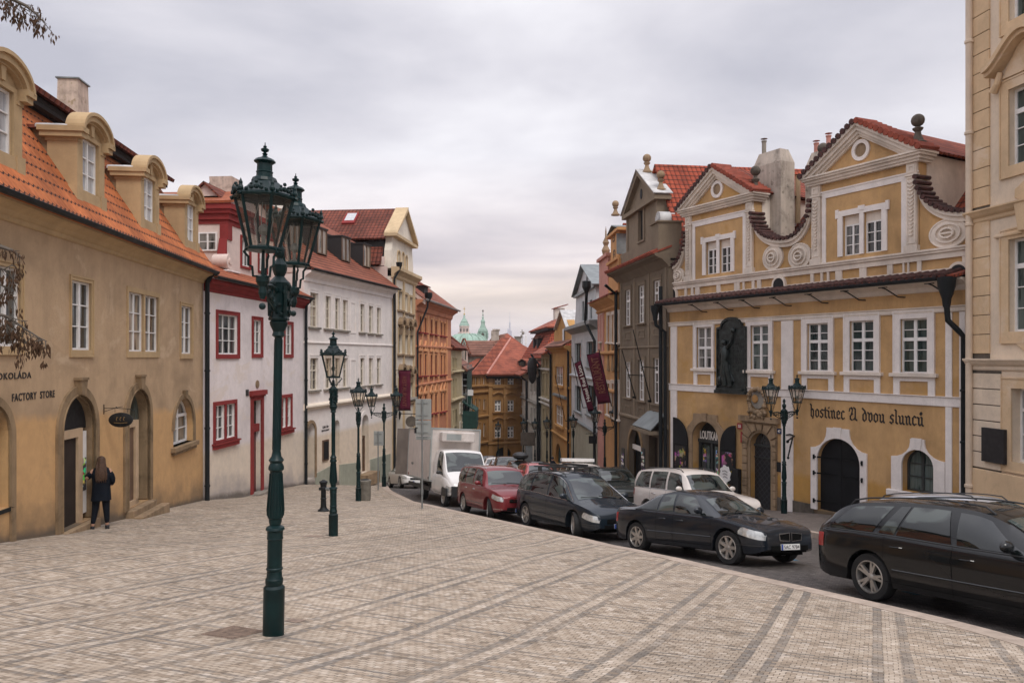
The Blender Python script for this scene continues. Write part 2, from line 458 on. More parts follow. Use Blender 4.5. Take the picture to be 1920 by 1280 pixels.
M['t_dark']=tiles('dark_red_pantiles',(0.21,0.05,0.03),0.38,0.26,(0.30,0.07,0.035),line=0.1,wavy=1)
M['t_far']=tiles('far_red_tiles',(0.36,0.105,0.06),0.62,0.5,(0.28,0.08,0.048),dark=(.16,.045,.03),line=0.16,aged=.45)
M['t_brown']=tiles('brown_tiles',(0.24,0.11,0.075),0.8,0.5,(0.2,0.09,0.06),line=0.15)
M['t_coping']=flat('coping_tile_clay',(0.26,0.060,0.035),0.75,0,0.35,4,0.3,0.3)
M['t_coping_dark']=flat('dark_coping_tile',(0.065,0.026,0.022),0.75,0,0.7,5,0.4,0.3)  # darker version of the coping tile colour
M['zinc']=flat('zinc_sheet',(0.46,0.45,0.44),0.65,0.1,0.35,2)
M['slate']=flat('grey_sheet',(0.20,0.22,0.22),0.5,0.3,0.3,2)
M['copper']=flat('green_copper',(0.30,0.42,0.35),0.8,0.0,0.3,0.25)
M['gold']=flat('gilding',(0.6,0.40,0.10),0.35,0.8,0.1)
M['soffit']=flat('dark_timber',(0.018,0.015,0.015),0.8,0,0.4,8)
M['wfr']=flat('white_window_paint',(0.78,0.76,0.74),0.5,0,0.08,5)
M['wfrold']=flat('cream_window_paint',(0.62,0.56,0.46),0.6,0,0.15,5)
M['dfr']=flat('dark_window_paint',(0.03,0.035,0.035),0.5,0,0.2,5)
M['orfr']=flat('brown_red_window_paint',(0.22,0.06,0.035),0.55,0,0.2,5)
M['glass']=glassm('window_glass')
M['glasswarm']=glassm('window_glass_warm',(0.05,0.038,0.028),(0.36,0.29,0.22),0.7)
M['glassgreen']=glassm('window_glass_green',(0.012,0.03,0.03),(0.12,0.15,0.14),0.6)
M['glasslight']=glassm('window_glass_painted_sky',(0.42,0.43,0.45),(0.55,0.55,0.56),0.6)  # pale sky reflection painted into the pane's base colour
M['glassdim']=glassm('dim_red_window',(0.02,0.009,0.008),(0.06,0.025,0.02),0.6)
M['iron']=flat('black_iron',(0.008,0.010,0.011),0.5,0.0,0.3,8,0.25)
M['green']=flat('dark_green_paint',(0.0012,0.015,0.016),0.40,0.0,0.45,3,0.28,0.25)
M['greend']=flat('dark_green_ornament',(0.002,0.014,0.014),0.5,0.0,0.35,14,0.25,0.6)
M['gutter']=flat('black_gutter',(0.010,0.013,0.015),0.5,0.0,0.3,3,.25)
M['black']=flat('near_black',(0.012,0.012,0.013),0.6,0,0.2,5,0.3)
M['blackdoor']=flat('black_iron_door',(0.008,0.009,0.011),0.5,0,0.5,2,0.25,0.25)
M['doorred']=flat('dark_red_door',(0.10,0.02,0.02),0.5,0,0.2,5)
M['wood']=flat('brown_wood',(0.13,0.075,0.045),0.6,0,0.25,4)
M['woodl']=flat('light_wood',(0.50,0.36,0.23),0.6,0,0.15,4)
M['darkin']=flat('dark_interior',(0.04,0.03,0.025),0.9,0,0.3,2,0.1)
M['bronze']=flat('dark_bronze',(0.026,0.034,0.033),0.38,0.35,0.7,6,0.5,0.5)
M['pcream']=flat('cream_pipe',(0.62,0.50,0.38),0.5,0,0.12,2)
M['steel']=flat('galvanised_steel',(0.25,0.27,0.27),0.5,0.5,0.2,3)
M['signback']=flat('grey_sign_back',(0.33,0.35,0.34),0.5,0.3,0.12,2)
M['banner']=flat('crimson_cloth',(0.10,0.012,0.03),0.85,0,0.25,2,0.2)
M['gtext']=flat('gold_lettering',(0.42,0.25,0.08),0.6,0,0.1)
M['dimtext']=flat('faded_gold_lettering',(0.19,0.06,0.035),0.7,0,0.3)
M['wtext']=flat('white_lettering',(0.80,0.74,0.68),0.6,0,0.05)
M['btext']=flat('black_lettering',(0.015,0.012,0.012),0.7,0,0.2)
M['netgreen']=flat('green_netting',(0.008,0.045,0.036),0.8,0,0.3,3)
def clear(name,col,a):
 m,t,b=newmat(name)
 tr=t.nodes.new('ShaderNodeBsdfTransparent');tr.inputs[0].default_value=(*col,1)
 gl=t.nodes.new('ShaderNodeBsdfGlossy');gl.inputs['Roughness'].default_value=0.04;gl.inputs[0].default_value=(0.9,0.9,0.9,1)
 df=t.nodes.new('ShaderNodeBsdfDiffuse');df.inputs[0].default_value=(*sc3(col,0.5),1)
 fz=t.nodes.new('ShaderNodeFresnel');fz.inputs[0].default_value=1.45
 m1=t.nodes.new('ShaderNodeMixShader');m1 .inputs[0].default_value=a;L(t,tr.outputs[0],m1 .inputs[1]);L(t,df.outputs[0],m1 .inputs[2])
 m2=t.nodes.new('ShaderNodeMixShader');L(t,mth(t,'MULTIPLY',fz.outputs[0],0.5),m2 .inputs[0]);L(t,m1 .outputs[0],m2 .inputs[1]);L(t,gl.outputs[0],m2 .inputs[2])
 L(t,m2 .outputs[0],t.nodes['Material Output'].inputs[0])
 return m
M['lglass']=clear('lantern_glass',(0.90,0.86,0.80),0.05)
M['cglass']=glassm('car_glass',(0.006,0.009,0.009),(0.07,0.085,0.08),0.8)
def cglass():
 m,t,b=newmat('car_glass');oi=t.nodes.new('ShaderNodeObjectInfo');va=t.nodes.new('ShaderNodeVectorMath');va.operation='ADD';L(t,coord(t,'Object',(.8,.8,1.6)),va.inputs[0])
 cb=t.nodes.new('ShaderNodeCombineXYZ')
 for i in range(3):L(t,mth(t,'MULTIPLY',oi.outputs['Random'],31.0+i*9),cb.inputs[i])
 L(t,cb.outputs[0],va.inputs[1]);f=noise(t,va.outputs[0],1.6,1.5,.4,.8)
 L(t,mixc(t,ramp(t,f,[(0.50,0.0),(0.56,1.0)]),(0.006,.009,.009),(0.055,.068,.063)),b.inputs['Base Color']);b.inputs['Roughness'].default_value=.02;b.inputs['Specular IOR Level'].default_value=.85;return m
M['cglass']=cglass()
def cobbles(name,light,dark,grid):
 m,t,b=newmat(name)
 ang=math.atan(0.486)
 o=coord(t,'Object',None,(0,0,ang))
 wob=noise(t,coord(t),0.8,2)
 v=t.nodes.new('ShaderNodeVectorMath');v.operation='ADD';L(t,o,v.inputs[0])
 wn=t.nodes.new('ShaderNodeTexNoise');wn.inputs['Scale'].default_value=2.2;wn.inputs['Detail'].default_value=3;L(t,o,wn.inputs[0])
 ws=t.nodes.new('ShaderNodeVectorMath');ws.operation='SCALE';L(t,wn.outputs['Color'],ws.inputs[0]);ws.inputs['Scale'].default_value=0.035
 L(t,ws.outputs[0],v.inputs[1])
 uv=v.outputs[0]
 br=t.nodes.new('ShaderNodeTexBrick');L(t,uv,br.inputs[0]);br.offset=0.5
 br.inputs['Scale'].default_value=1;br.inputs['Brick Width'].default_value=0.088;br.inputs['Row Height'].default_value=0.068
 br.inputs['Mortar Size'].default_value=0.0055;br.inputs['Mortar Smooth'].default_value=0.5
 br.inputs['Color1'].default_value=(1,1,1,1);br.inputs['Color2'].default_value=(0.0,0.0,0.0,1);br.inputs['Mortar'].default_value=(0.5,0.5,0.5,1)
 s=t.nodes.new('ShaderNodeSeparateXYZ');L(t,uv,s.inputs[0])
 cell=br.outputs['Color']
 rnd=t.nodes.new('ShaderNodeTexWhiteNoise');rnd.noise_dimensions='2D'
 sn=t.nodes.new('ShaderNodeVectorMath');sn.operation='SNAP';L(t,uv,sn.inputs[0]);sn.inputs[1].default_value=(0.088,0.068,1)
 L(t,sn.outputs[0],rnd.inputs[0])
 tone=mth(t,'ADD',mth(t,'MULTIPLY',rnd.outputs[0],0.6),mth(t,'MULTIPLY',cell,0.4))
 lc=ramp(t,tone,[(0.0,sc3(light[0],0.55)),(0.25,light[0]),(0.7,light[1]),(1.0,light[2])])
 dc=ramp(t,tone,[(0.0,sc3(dark,0.7)),(1.0,sc3(dark,1.5))])
 if grid:
  pu=mth(t,'ABSOLUTE',mth(t,'SUBTRACT',mth(t,'FRACT',mth(t,'DIVIDE',mth(t,'ADD',s.outputs[0],grid[1]),grid[0])),0.5))
  pu=mth(t,'MULTIPLY',pu,grid[0])
  bandU=ramp(t,pu,[(0.07,0.0),(0.078,1.0),(0.175,1.0),(0.188,0.0)])
  core=ramp(t,pu,[(0.06,1.0),(0.07,0.0)])
  inU=ramp(t,pu,[(0.19,1.0),(0.20,0.0)])
  pv=mth(t,'ABSOLUTE',mth(t,'SUBTRACT',mth(t,'FRACT',mth(t,'DIVIDE',s.outputs[1],grid[2])),0.5))
  pv=mth(t,'MULTIPLY',pv,grid[2])
  bandV=ramp(t,pv,[(0.035,0.0),(0.042,1.0),(0.085,1.0),(0.10,0.0)])
  bandV=mth(t,'MULTIPLY',bandV,mth(t,'SUBTRACT',1.0,inU))
  bn=mth(t,'MAXIMUM',bandU,bandV)
  worn=ramp(t,noise(t,coord(t),1.1,6,0.65),[(0.34,0.35),(0.6,1.0)])
  drop=ramp(t,rnd.outputs[0],[(0.12,0.2),(0.3,1.0)])
  bn=mth(t,'MULTIPLY',mth(t,'MULTIPLY',bn,worn),drop)
  bn=mth(t,'MULTIPLY',bn,0.72)
  c=mixc(t,bn,lc,dc)
  c=mixc(t,mth(t,'MULTIPLY',core,0.18),c,sc3(light[2],1.0))
 else:
  c=lc
 mort=ramp(t,br.outputs['Fac'],[(0.0,0.0),(1.0,1.0)])
 mvar=ramp(t,noise(t,coord(t),5.0,5,0.7),[(0.36,0.25),(0.6,0.95)])
 c=mixc(t,mth(t,'MULTIPLY',mort,mvar),c,sc3(light[0],0.22)if grid else(0.012,0.012,0.012))
 c=mixc(t,1,c,ramp(t,noise(t,coord(t),0.35,7,0.65,0.6),[(0.3,0.82),(0.5,1.0),(0.72,1.10)]),'MULTIPLY')
 c=mixc(t,1,c,ramp(t,noise(t,coord(t,'Object',None,None,(9,4,2)),2.4,8,0.7),[(0.34,0.80),(0.52,1.03)]),'MULTIPLY')
 L(t,c,b.inputs['Base Color'])
 b.inputs['Roughness'].default_value=0.8 if grid else 0.6;b.inputs['Specular IOR Level'].default_value=0.3
 h=mth(t,'ADD',mth(t,'SUBTRACT',1.0,mort),mth(t,'MULTIPLY',noise(t,coord(t),40,4),0.4))
 bump(t,b,h,0.55,0.012)
 return m
M['plaza']=cobbles('mosaic_paving',((0.35,0.275,0.205),(0.455,0.375,0.295),(0.56,0.48,0.40)),(0.10,0.095,0.09),(1.18,0.42,0.70))
M['road']=cobbles('dark_road_setts',((0.075,0.066,0.06),(0.115,0.10,0.092),(0.17,0.155,0.14)),(0.03,0.03,0.03),None)
M['walk']=cobbles('grey_pavement_setts',((0.15,0.125,0.11),(0.19,0.16,0.14),(0.24,0.21,0.19)),(0.03,0.03,0.03),None)
#  ground, road, plaza, pavement
def grid_sheet(name,xs,ys,off,mat_):
 b=MB();nx=len(xs)
 vs=[(x,y,gz(x,y)+off)for y in ys for x in xs]
 fs=[(j*nx+i,j*nx+i+1,(j+1)*nx+i+1,(j+1)*nx+i)for j in range(len(ys)-1)for i in range(nx-1)]
 b.add(vs,fs);return b.build(name,mat_,None,True)
def rng(a,b,s):
 n=max(1,int(round((b-a)/s)));return[a+(b-a)*i/n for i in range(n+1)]
xs=[-3000,-600,-150,-60]+rng(-30,30,1.5)+[60,150,600,3000]
ys=[-40,-20,-10]+rng(-6,56,1.0)+rng(60,160,5)+[220,400,900,2000,5000]
tag(grid_sheet('ground',xs,ys,-0.60,M['walk']),kind='structure')
rx=rng(-12,30,1.0)
tag(grid_sheet('road',rx,rng(-5,150,1.0),-0.125,M['road']),kind='structure')
KP=[(2300,1290),(1920,1197),(1800,1165),(1660,1133),(1500,1097),(1340,1062),(1250,1042),(1180,1026),(1090,1007),(1000,988),(930,973),(860,958),(800,945),(765,934),(742,924),(728,915),(722,909),(721,904)]
kerb=[ray_g(*p)for p in KP]
def smooth_line(P,n=2):
 for _ in range(n):
  q=[P[0]]
  for a,b in zip(P,P[1:]):q+=[a*.75+b*.25,a*.25+b*.75]
  q.append(P[-1]);P=q
 return P
kerb=smooth_line(kerb,2)
kerb=[Vector((p.x,p.y,gz(p.x,p.y)))for p in kerb]
d0=(kerb[0]-kerb[3]);d0 .z=0;d0 .normalize()
near=[Vector((kerb[0].x+d0 .x*s,kerb[0].y+d0 .y*s,0))for s in(12,9,6,3)]
kerb=near+kerb
kerb=[Vector((p.x,p.y,gz(p.x,p.y)))for p in kerb]
def kx(Y):
 """x of the plaza kerb at depth Y (near part)"""
 for a,b in zip(kerb,kerb[1:]):
  if(a.y<=Y<=b.y):t=(Y-a.y)/max(1e-6,b.y-a.y);return a.x+(b.x-a.x)*t
 return kerb[-1].x
YEND=kerb[-1].y
b=MB();rows=rng(-4,YEND,0.5);NX=28
b_vs=[]
for Y in rows:
 xr=kx(Y)if Y>kerb[0].y else kerb[0].x
 xl=-14.0
 for i in range(NX+1):
  x=xl+(xr-xl)*i/NX
  b_vs.append((x,Y,gz(x,Y)))
b.add(b_vs,[(j*(NX+1)+i,j*(NX+1)+i+1,(j+1)*(NX+1)+i+1,(j+1)*(NX+1)+i)for j in range(len(rows)-1)for i in range(NX)])
tag(b.build('plaza_paving',M['plaza'],None,True),kind='structure')
WALLX=lambda Y:-8.38-.107*Y if Y<27.3 else(-13.45+.0786*Y if Y<37.6 else(-18.9+.224*Y if Y<49.2 else(-13.0+.104*Y if Y<69.8 else-5.7+.1*(Y-69.8))))
b=MB();vs=[]
rows=rng(YEND-1.0,110,1.0);edge=kerb[-1].x
for Y in rows:
 xr=max(edge-0.02*(Y-YEND),WALLX(Y)+1.6)-0.2*max(0,min(1,(Y-60)/10))
 if Y<YEND+.3:xr=kerb[-1].x-.05
 for i in range(5):
  x=WALLX(Y)-0.6+(xr-WALLX(Y)+0.6)*i/4
  vs.append((x,Y,gz(x,Y)+(0.004 if Y<YEND+.1 else 0.0)))
n=len(vs)
vs+=[(vs[5*j+4][0],vs[5*j+4][1],vs[5*j+4][2]-0.35)for j in range(len(rows))]
fs=[(j*5+i,j*5+i+1,(j+1)*5+i+1,(j+1)*5+i)for j in range(len(rows)-1)for i in range(4)]
fs+=[(j*5+4,n+j,n+j+1,(j+1)*5+4)for j in range(len(rows)-1)]
b.add(vs,fs)
tag(b.build('pavement',M['walk'],None,True),kind='structure')
b=MB();acc=0;seg=1.25
pts=[]
for a,c in zip(kerb,kerb[1:]):
 pass
def resample(P,s):
 out=[P[0].copy()];d=0
 for a,c in zip(P,P[1:]):
  l=(c-a).length
  while d+l>=s:
   t=(s-d)/l;a=a+(c-a)*t;out.append(a.copy());l=(c-a).length;d=0
  d+=l
 return out
ks=resample(kerb,0.25)
def kerb_stones(P,wid,side,name,per=5,top=0.004,drop=0.45):
 """row of flat stones along P; side +1 puts them to the left of travel"""
 b=MB()
 for k in range(0,len(P)-1,per):
  q=P[k:k+per+1]
  if len(q)<2:break
  m=len(q)
  vs=[]
  for i,p in enumerate(q):
   a=P[max(0,k+i-1)];c=P[min(len(P)-1,k+i+1)]
   d=(c-a);d.z=0;d.normalize();nrm=Vector((-d.y,d.x,0))*side
   sh=d*(0.006 if i==0 else(-0.006 if i==m-1 else 0))
   A=p+sh;B=p+sh+nrm*wid
   za=gz(A.x,A.y)+top;zb=gz(B.x,B.y)+top
   vs+=[(A.x,A.y,za),(B.x,B.y,zb),(A.x,A.y,za-drop),(B.x,B.y,zb-drop)]
  fs=[]
  for i in range(m-1):
   o=4*i;r=o+4
   f4=[(o,r,r+1,o+1),(o+2,r+2,r,o),(o+1,r+1,r+3,o+3)]
   if side<0:f4=[f[::-1]for f in f4]
   fs+=f4
  fs+=[(0,1,3,2),(4*m-4,4*m-2,4*m-1,4*m-3)]
  b.add(vs,fs)
 return tag(b.build(name,M['kerb'],None),kind='structure')
kerb_stones(ks,0.32,1,'kerb',5,0.006)
# ---- right pavement in front of the yellow house
RK=[ray_g(*p)for p in((2100,1056),(1920,1035),(1700,1019),(1545,1005),(1460,985),(1330,955),(1240,931),(1195,921))]
RKx=[Vector((p.x,p.y,0))for p in RK]
d1=(RKx[0]-RKx[1]).normalized()
RKx=[RKx[0]+d1*8]+RKx+[Vector((4.3,40,0)),Vector((3.6,50,0)),Vector((2.9,65,0)),Vector((1.5,82,0)),Vector((-0.6,100,0)),Vector((-2,112,0))]
RKx=smooth_line(RKx,2)
rp=resample(RKx,0.5)
b=MB();vs=[]
for p in rp:
 for i in range(5):
  x=p.x+14*i/4;y=p.y+5*i/4
  vs.append((x,y,gz(x,y)+0.02))
fs=[(j*5+i,j*5+i+1,(j+1)*5+i+1,(j+1)*5+i)for j in range(len(rp)-1)for i in range(4)]
b.add(vs,fs)
tag(b.build('pavement',M['walk'],None,True),kind='structure')
rk2=[Vector((p.x,p.y,gz(p.x,p.y)))for p in resample(RKx,0.25)]
kerb_stones(rk2,0.22,-1,'kerb',5,0.028,0.4)
a=ray_g(1548,1062,-.12);c=ray_g(1625,1085,-.12)
def ground_decal(name,pts,mat_,off):
 b=MB();b.add([(p[0],p[1],gz(p[0],p[1])+off)for p in pts],[tuple(range(len(pts)))]);return b.build(name,mat_,None)
d=(c-a);d.z=0;nrm=Vector((-d.y,d.x,0)).normalized()*0.06
M['bluepaint']=flat('faded_blue_paint',(0.04,0.12,0.18),0.8,0,0.5,12,0.3)
tag(ground_decal('parking_line',[a-nrm-d,c-nrm+d,c+nrm+d,a+nrm-d],M['bluepaint'],-0.119),kind='structure')
M['cover']=flat('rusty_cover',(0.27,0.20,0.155),0.7,0.2,0.4,14,0.4,0.6)
def cover(px,py,w_,l_,rot,name,lab,rib=True):
 p=ray_g(px,py)
 b=MB();ca,sa=math.cos(rot),math.sin(rot)
 def q(u,v,h):x=p.x+u*ca-v*sa;y=p.y+u*sa+v*ca;return(x,y,gz(x,y)+h)
 b.add([q(-w_,-l_,.005),q(w_,-l_,.005),q(w_,l_,.005),q(-w_,l_,.005)],[(0,1,2,3)])
 n=16
 if rib:
  for i in range(n):
   u=-w_*.94+1.88*w_*(i+.2)/n;u2=u+w_*1.88/n*.45
   b.add([q(u,-l_*.92,.013),q(u2,-l_*.92,.013),q(u2,l_*.92,.013),q(u,l_*.92,.013),q(u,-l_*.92,.004),q(u2,-l_*.92,.004),q(u2,l_*.92,.004),q(u,l_*.92,.004)],[(0,1,2,3),(4,5,1,0),(5,6,2,1),(6,7,3,2),(7,4,0,3)])
 return tag(b.build(name,M['cover']),lab,'manhole cover','service covers in the paving')
cover(437,1186,.24,.24,-.45,'service_cover','square ribbed metal cover in the paving left of the big green lamp post')
cover(553,1163,.10,.08,-.45,'service_cover','small brownish cover just right of the big lamp post foot',False)
cover(588,1005,.22,.14,-.45,'service_cover','small dark cover in the paving beside the second lamp post',False)
#  building toolkit
def arc_poly(u0,u1,z0,zs,rise,n=14):
 p=[(u0,z0),(u1,z0)]
 c=(u0+u1)/2;a=(u1-u0)/2
 for i in range(n+1):
  t=PI*i/n
  p.append((c+a*math.cos(t),zs+rise*math.sin(t)))
 return p
def rect(u0,u1,z0,z1):return[(u0,z0),(u1,z0),(u1,z1),(u0,z1)]
from mathutils.geometry import delaunay_2d_cdt
def in_poly(c,P):
 r_=False;n=len(P)
 for i in range(n):
  (x1,y1),(x2,y2)=P[i],P[(i+1)%n]
  if(y1>c[1])!=(y2>c[1])and c[0]<(x2-x1)*(c[1]-y1)/(y2-y1)+x1:r_=not r_
 return r_
class Bld:
 """local frame: x along the facade (left to right seen from the street), y into the building, z up"""
 def __init__(s,name,label,cat,P0,P1,depth=9.0,group=None):
  s.P0=Vector((P0[0],P0[1]));s.P1=Vector((P1[0],P1[1]))
  s.D=(s.P1-s.P0).normalized();s.Nn=Vector((-s.D.y,s.D.x));s.len=(s.P1-s.P0).length
  s.z0=min(gz(*P0),gz(*P1))
  s.root=empty(name,(P0[0],P0[1],s.z0),math.atan2(s.D.y,s.D.x),label,cat,group)
  s.holes=[];s.depth=depth
  s.ww={}
 def px(s,px,py,n=0.0):
  k=(px-CX)/FPX
  Y=(n+s.P0 .x*s.Nn.x+s.P0 .y*s.Nn.y)/(k*s.Nn.x+s.Nn.y)
  u=(Vector((k*Y,Y))-s.P0).dot(s.D)
  return u,-(py-HY)/FPX*Y-s.z0
 def U(s,px,n=0.0):return s.px(px,0,n)[0]
 def Z(s,px,py,n=0.0):return s.px(px,py,n)[1]
 def r(s,x0,y0,x1,y1,n=0.0):
  """pixel box -> (u0,u1,z0,z1); heights read at the box's middle column"""
  m=(x0+x1)/2
  return s.U(x0,n),s.U(x1,n),s.Z(m,y1,n),s.Z(m,y0,n)
 def W(s,u,y,z):
  q=s.P0+s.D*u+s.Nn*y
  return Vector((q.x,q.y,z+s.z0))
 def wall(s,outline,mat_,name='wall',y=0.0,thick=None,rev=0.28,holes=None,extra=None):
  """front face with openings, reveals, and a body extruded to the building's depth"""
  holes=s.holes if holes is None else holes
  thick=s.depth if thick is None else thick
  def ccw(P):
   a=sum(P[i][0]*P[(i+1)%len(P)][1]-P[(i+1)%len(P)][0]*P[i][1]for i in range(len(P)))
   return P if a>0 else P[::-1]
  loops=[ccw(outline)]+[ccw(h)for h in holes]
  flatp=[p for l in loops for p in l]
  idx=0;edges=[]
  for l in loops:
   n=len(l);edges+=[(idx+i,idx+(i+1)%n)for i in range(n)];idx+=n
  res=delaunay_2d_cdt([Vector(p)for p in flatp],edges,[],0,1e-5)
  rv=[(p[0],p[1])for p in res[0]]
  b=MB();fs=[]
  for t in res[2]:
   A=[rv[i]for i in t]
   ar=(A[1][0]-A[0][0])*(A[2][1]-A[0][1])-(A[2][0]-A[0][0])*(A[1][1]-A[0][1])
   if abs(ar)<1e-9:continue
   c=(sum(q[0]for q in A)/3,sum(q[1]for q in A)/3)
   if not in_poly(c,loops[0])or any(in_poly(c,h)for h in loops[1:]):continue
   fs.append(tuple(t)if ar>0 else tuple(t)[::-1])
  vs=[(p[0],y,p[1])for p in rv]
  b.add(vs,fs)
  for h in loops[1:]:
   n=len(h)
   b.add([(p[0],y,p[1])for p in h]+[(p[0],y+rev,p[1])for p in h],[(i,(i+1)%n,(i+1)%n+n,i+n)for i in range(n)])
  o=loops[0];n=len(o)
  b.add([(p[0],y,p[1])for p in o]+[(p[0],y+thick,p[1])for p in o],[((i+1)%n,i,i+n,(i+1)%n+n)for i in range(n)]+[tuple(range(n,2*n))])
  if extra:b.join(extra)
  return b.build(name,mat_,s.root)
 def window(s,u0,u1,z0,z1,cols=2,rows=3,rev=0.12,fw=0.055,bar=0.028,trans=None,rise=0,mat_='wfr',glass='glass',sur=None,sill=None,y=0.0,hole=True,name='window',mid=None,apron=None,ears=0):
  """window mesh (frame and bars) with children pane, surround, sill"""
  rise=min(rise,(z1-z0)*.8)
  zs=z1-rise
  P=arc_poly(u0,u1,z0,zs,rise)if rise else rect(u0,u1,z0,z1)
  if hole:s.holes.append(P)
  b=MB();yf=y+rev
  e=fw
  I=arc_poly(u0+e,u1-e,z0+e,zs,max(.01,rise-e))if rise else rect(u0+e,u1-e,z0+e,z1-e)
  b.ring(P,I,yf,yf+0.06)
  a0,a1,c0,c1=u0+e,u1-e,z0+e,z1-e
  mw=mid if mid is not None else fw*1.15
  def top_at(u):
   if not rise:return c1
   c=(u0+u1)/2;a=(u1-u0)/2-e
   return zs+max(0.0,(rise-e))*math.sqrt(max(0,1-((u-c)/a)**2))
  zt=None
  if trans:zt=c0+(c1-c0)*trans;b.box(a0,a1,yf-0.012,yf+.05,zt-mw*.55,zt+mw*.55)
  for i in range(1,cols):
   u=a0+(a1-a0)*i/cols
   wv=mw/2 if(i*2==cols)else bar/2
   b.box(u-wv,u+wv,yf-(0.008 if wv>bar else-0.004),yf+.045,c0,top_at(u)+(e*.4 if rise else 0))
  parts=[(c0,c1,rows)]if zt is None else[(c0,zt,rows[0]if isinstance(rows,tuple)else rows),(zt,c1,rows[1]if isinstance(rows,tuple)else 1)]
  for(q0,q1,r_)in parts:
   if isinstance(r_,tuple):r_=r_[0]
   for j in range(1,r_):
    z=q0+(q1-q0)*j/r_
    w0,w1=a0,a1
    if rise and z>zs:
     c=(u0+u1)/2;a=((u1-u0)/2-e)*math.sqrt(max(0,1-((z-zs)/max(.01,rise-e))**2));w0,w1=c-a,c+a
    b.box(w0,w1,yf+.006,yf+.04,z-bar/2,z+bar/2)
  fr=b.build(name,M[mat_],s.root)
  g=MB();g.add([(p[0],yf+.045,p[1])for p in I],[tuple(range(len(I)))])
  g.build('pane',M[glass],fr)
  if sur:
   w_,pr,mt=sur[:3];wt=sur[3]if len(sur)>3 else w_;wb=sur[4]if len(sur)>4 else w_
   O=arc_poly(u0-w_,u1+w_,z0-wb,zs,rise+wt)if rise else rect(u0-w_,u1+w_,z0-wb,z1+wt)
   I2=P
   q=MB();q.ring(O,I2,y-pr,y+0.02);q.ring([(p[0],p[1])for p in O],[((p[0]-(u0+u1)/2)*(1-.04/max(.2,(u1-u0)/2+w_))+(u0+u1)/2,(p[1]-(z0+z1)/2)*(1-.04/((z1-z0)/2+wt))+(z0+z1)/2)for p in O],y-pr-.02,y-pr+.005)
   q.build('window_surround',M[mt],fr)
  if sill:
   ex,pr,th,mt=sill
   wb=(sur[4]if sur and len(sur)>4 else(sur[0]if sur else 0))if not(len(sill)>4)else 0
   q=MB();q.box(u0-ex,u1+ex,y-pr,y+rev,z0-th,z0-0.003);q.build('sill',M[mt],fr,bevel=0.012)
  if apron:
   h,ins,mt1,mt2=apron
   q=MB();w_=sur[0];zz=z0-(sill[2]if sill else 0)-.005
   O=rect(u0-w_,u1+w_,zz-h,zz);I_=rect(u0-w_+ins,u1+w_-ins,zz-h+ins*.9,zz-ins*.6)
   q.ring(O,I_,y-.045,y+.02);q.build('apron',M[mt1],fr)
  return fr
 def wpx(s,x0,y0,x1,y1,**k):
  n=k.get('y',0.0)+k.get('rev',.12)
  u0,u1,z0,z1=s.r(x0,y0,x1,y1,k.get('y',0.0))
  if u0>u1:u0,u1=u1,u0
  return s.window(u0,u1,z0,z1,**k)
 def part(s,name,b,mt,**k):return b.build(name,M[mt]if isinstance(mt,str)else mt,s.root,**k)
 def cornice(s,name,z,prof,mt,x0=0.0,x1=None,y=0.0):
  """prof: list of (projection, dz) from the bottom up"""
  x1=s.len if x1 is None else x1
  b=MB();P=[(y+.05,z+prof[0][1])]+[(y-p,z+d)for p,d in prof]+[(y+.05,z+prof[-1][1])]
  b.sweepx(P,x0,x1);return s.part(name,b,mt)
 def gutter(s,z,y,x0,x1,mt='gutter',r=.085,name='gutter'):
  b=MB();n=8
  for i in range(n):
   a=PI+PI*i/n;c=PI+PI*(i+1)/n
   b.slab([(x0,y+r*math.cos(a),z+r*math.sin(a)),(x0,y+r*math.cos(c),z+r*math.sin(c)),(x1,y+r*math.cos(c),z+r*math.sin(c)),(x1,y+r*math.cos(a),z+r*math.sin(a))],.008)
  b.tube([(x0,y-r,z+.005),(x1,y-r,z+.005)],.014,6)
  return s.part(name,b,mt)
 def pipe(s,u,y,z0,z1,mt='gutter',r=.055,top=None,name='downpipe'):
  b=MB();pth=[(u,y,z0),(u,y,z1)]
  if top:pth+=top
  b.tube(pth,r,10)
  z=z0+.5
  while z<z1:
   b.lathe([(r+.012,0),(r+.018,.02),(r+.018,.05),(r+.012,.07)],(u,y,z),10);z+=2.1
  return s.part(name,b,mt,smooth=True)
 def roof(s,name,pts,mt,t=.1):
  b=MB();b.slab(pts,t);return s.part(name,b,mt)
def halfround(r=1,n=6):return[(r*math.cos(PI*i/n),r*math.sin(PI*i/n))for i in range(n+1)]
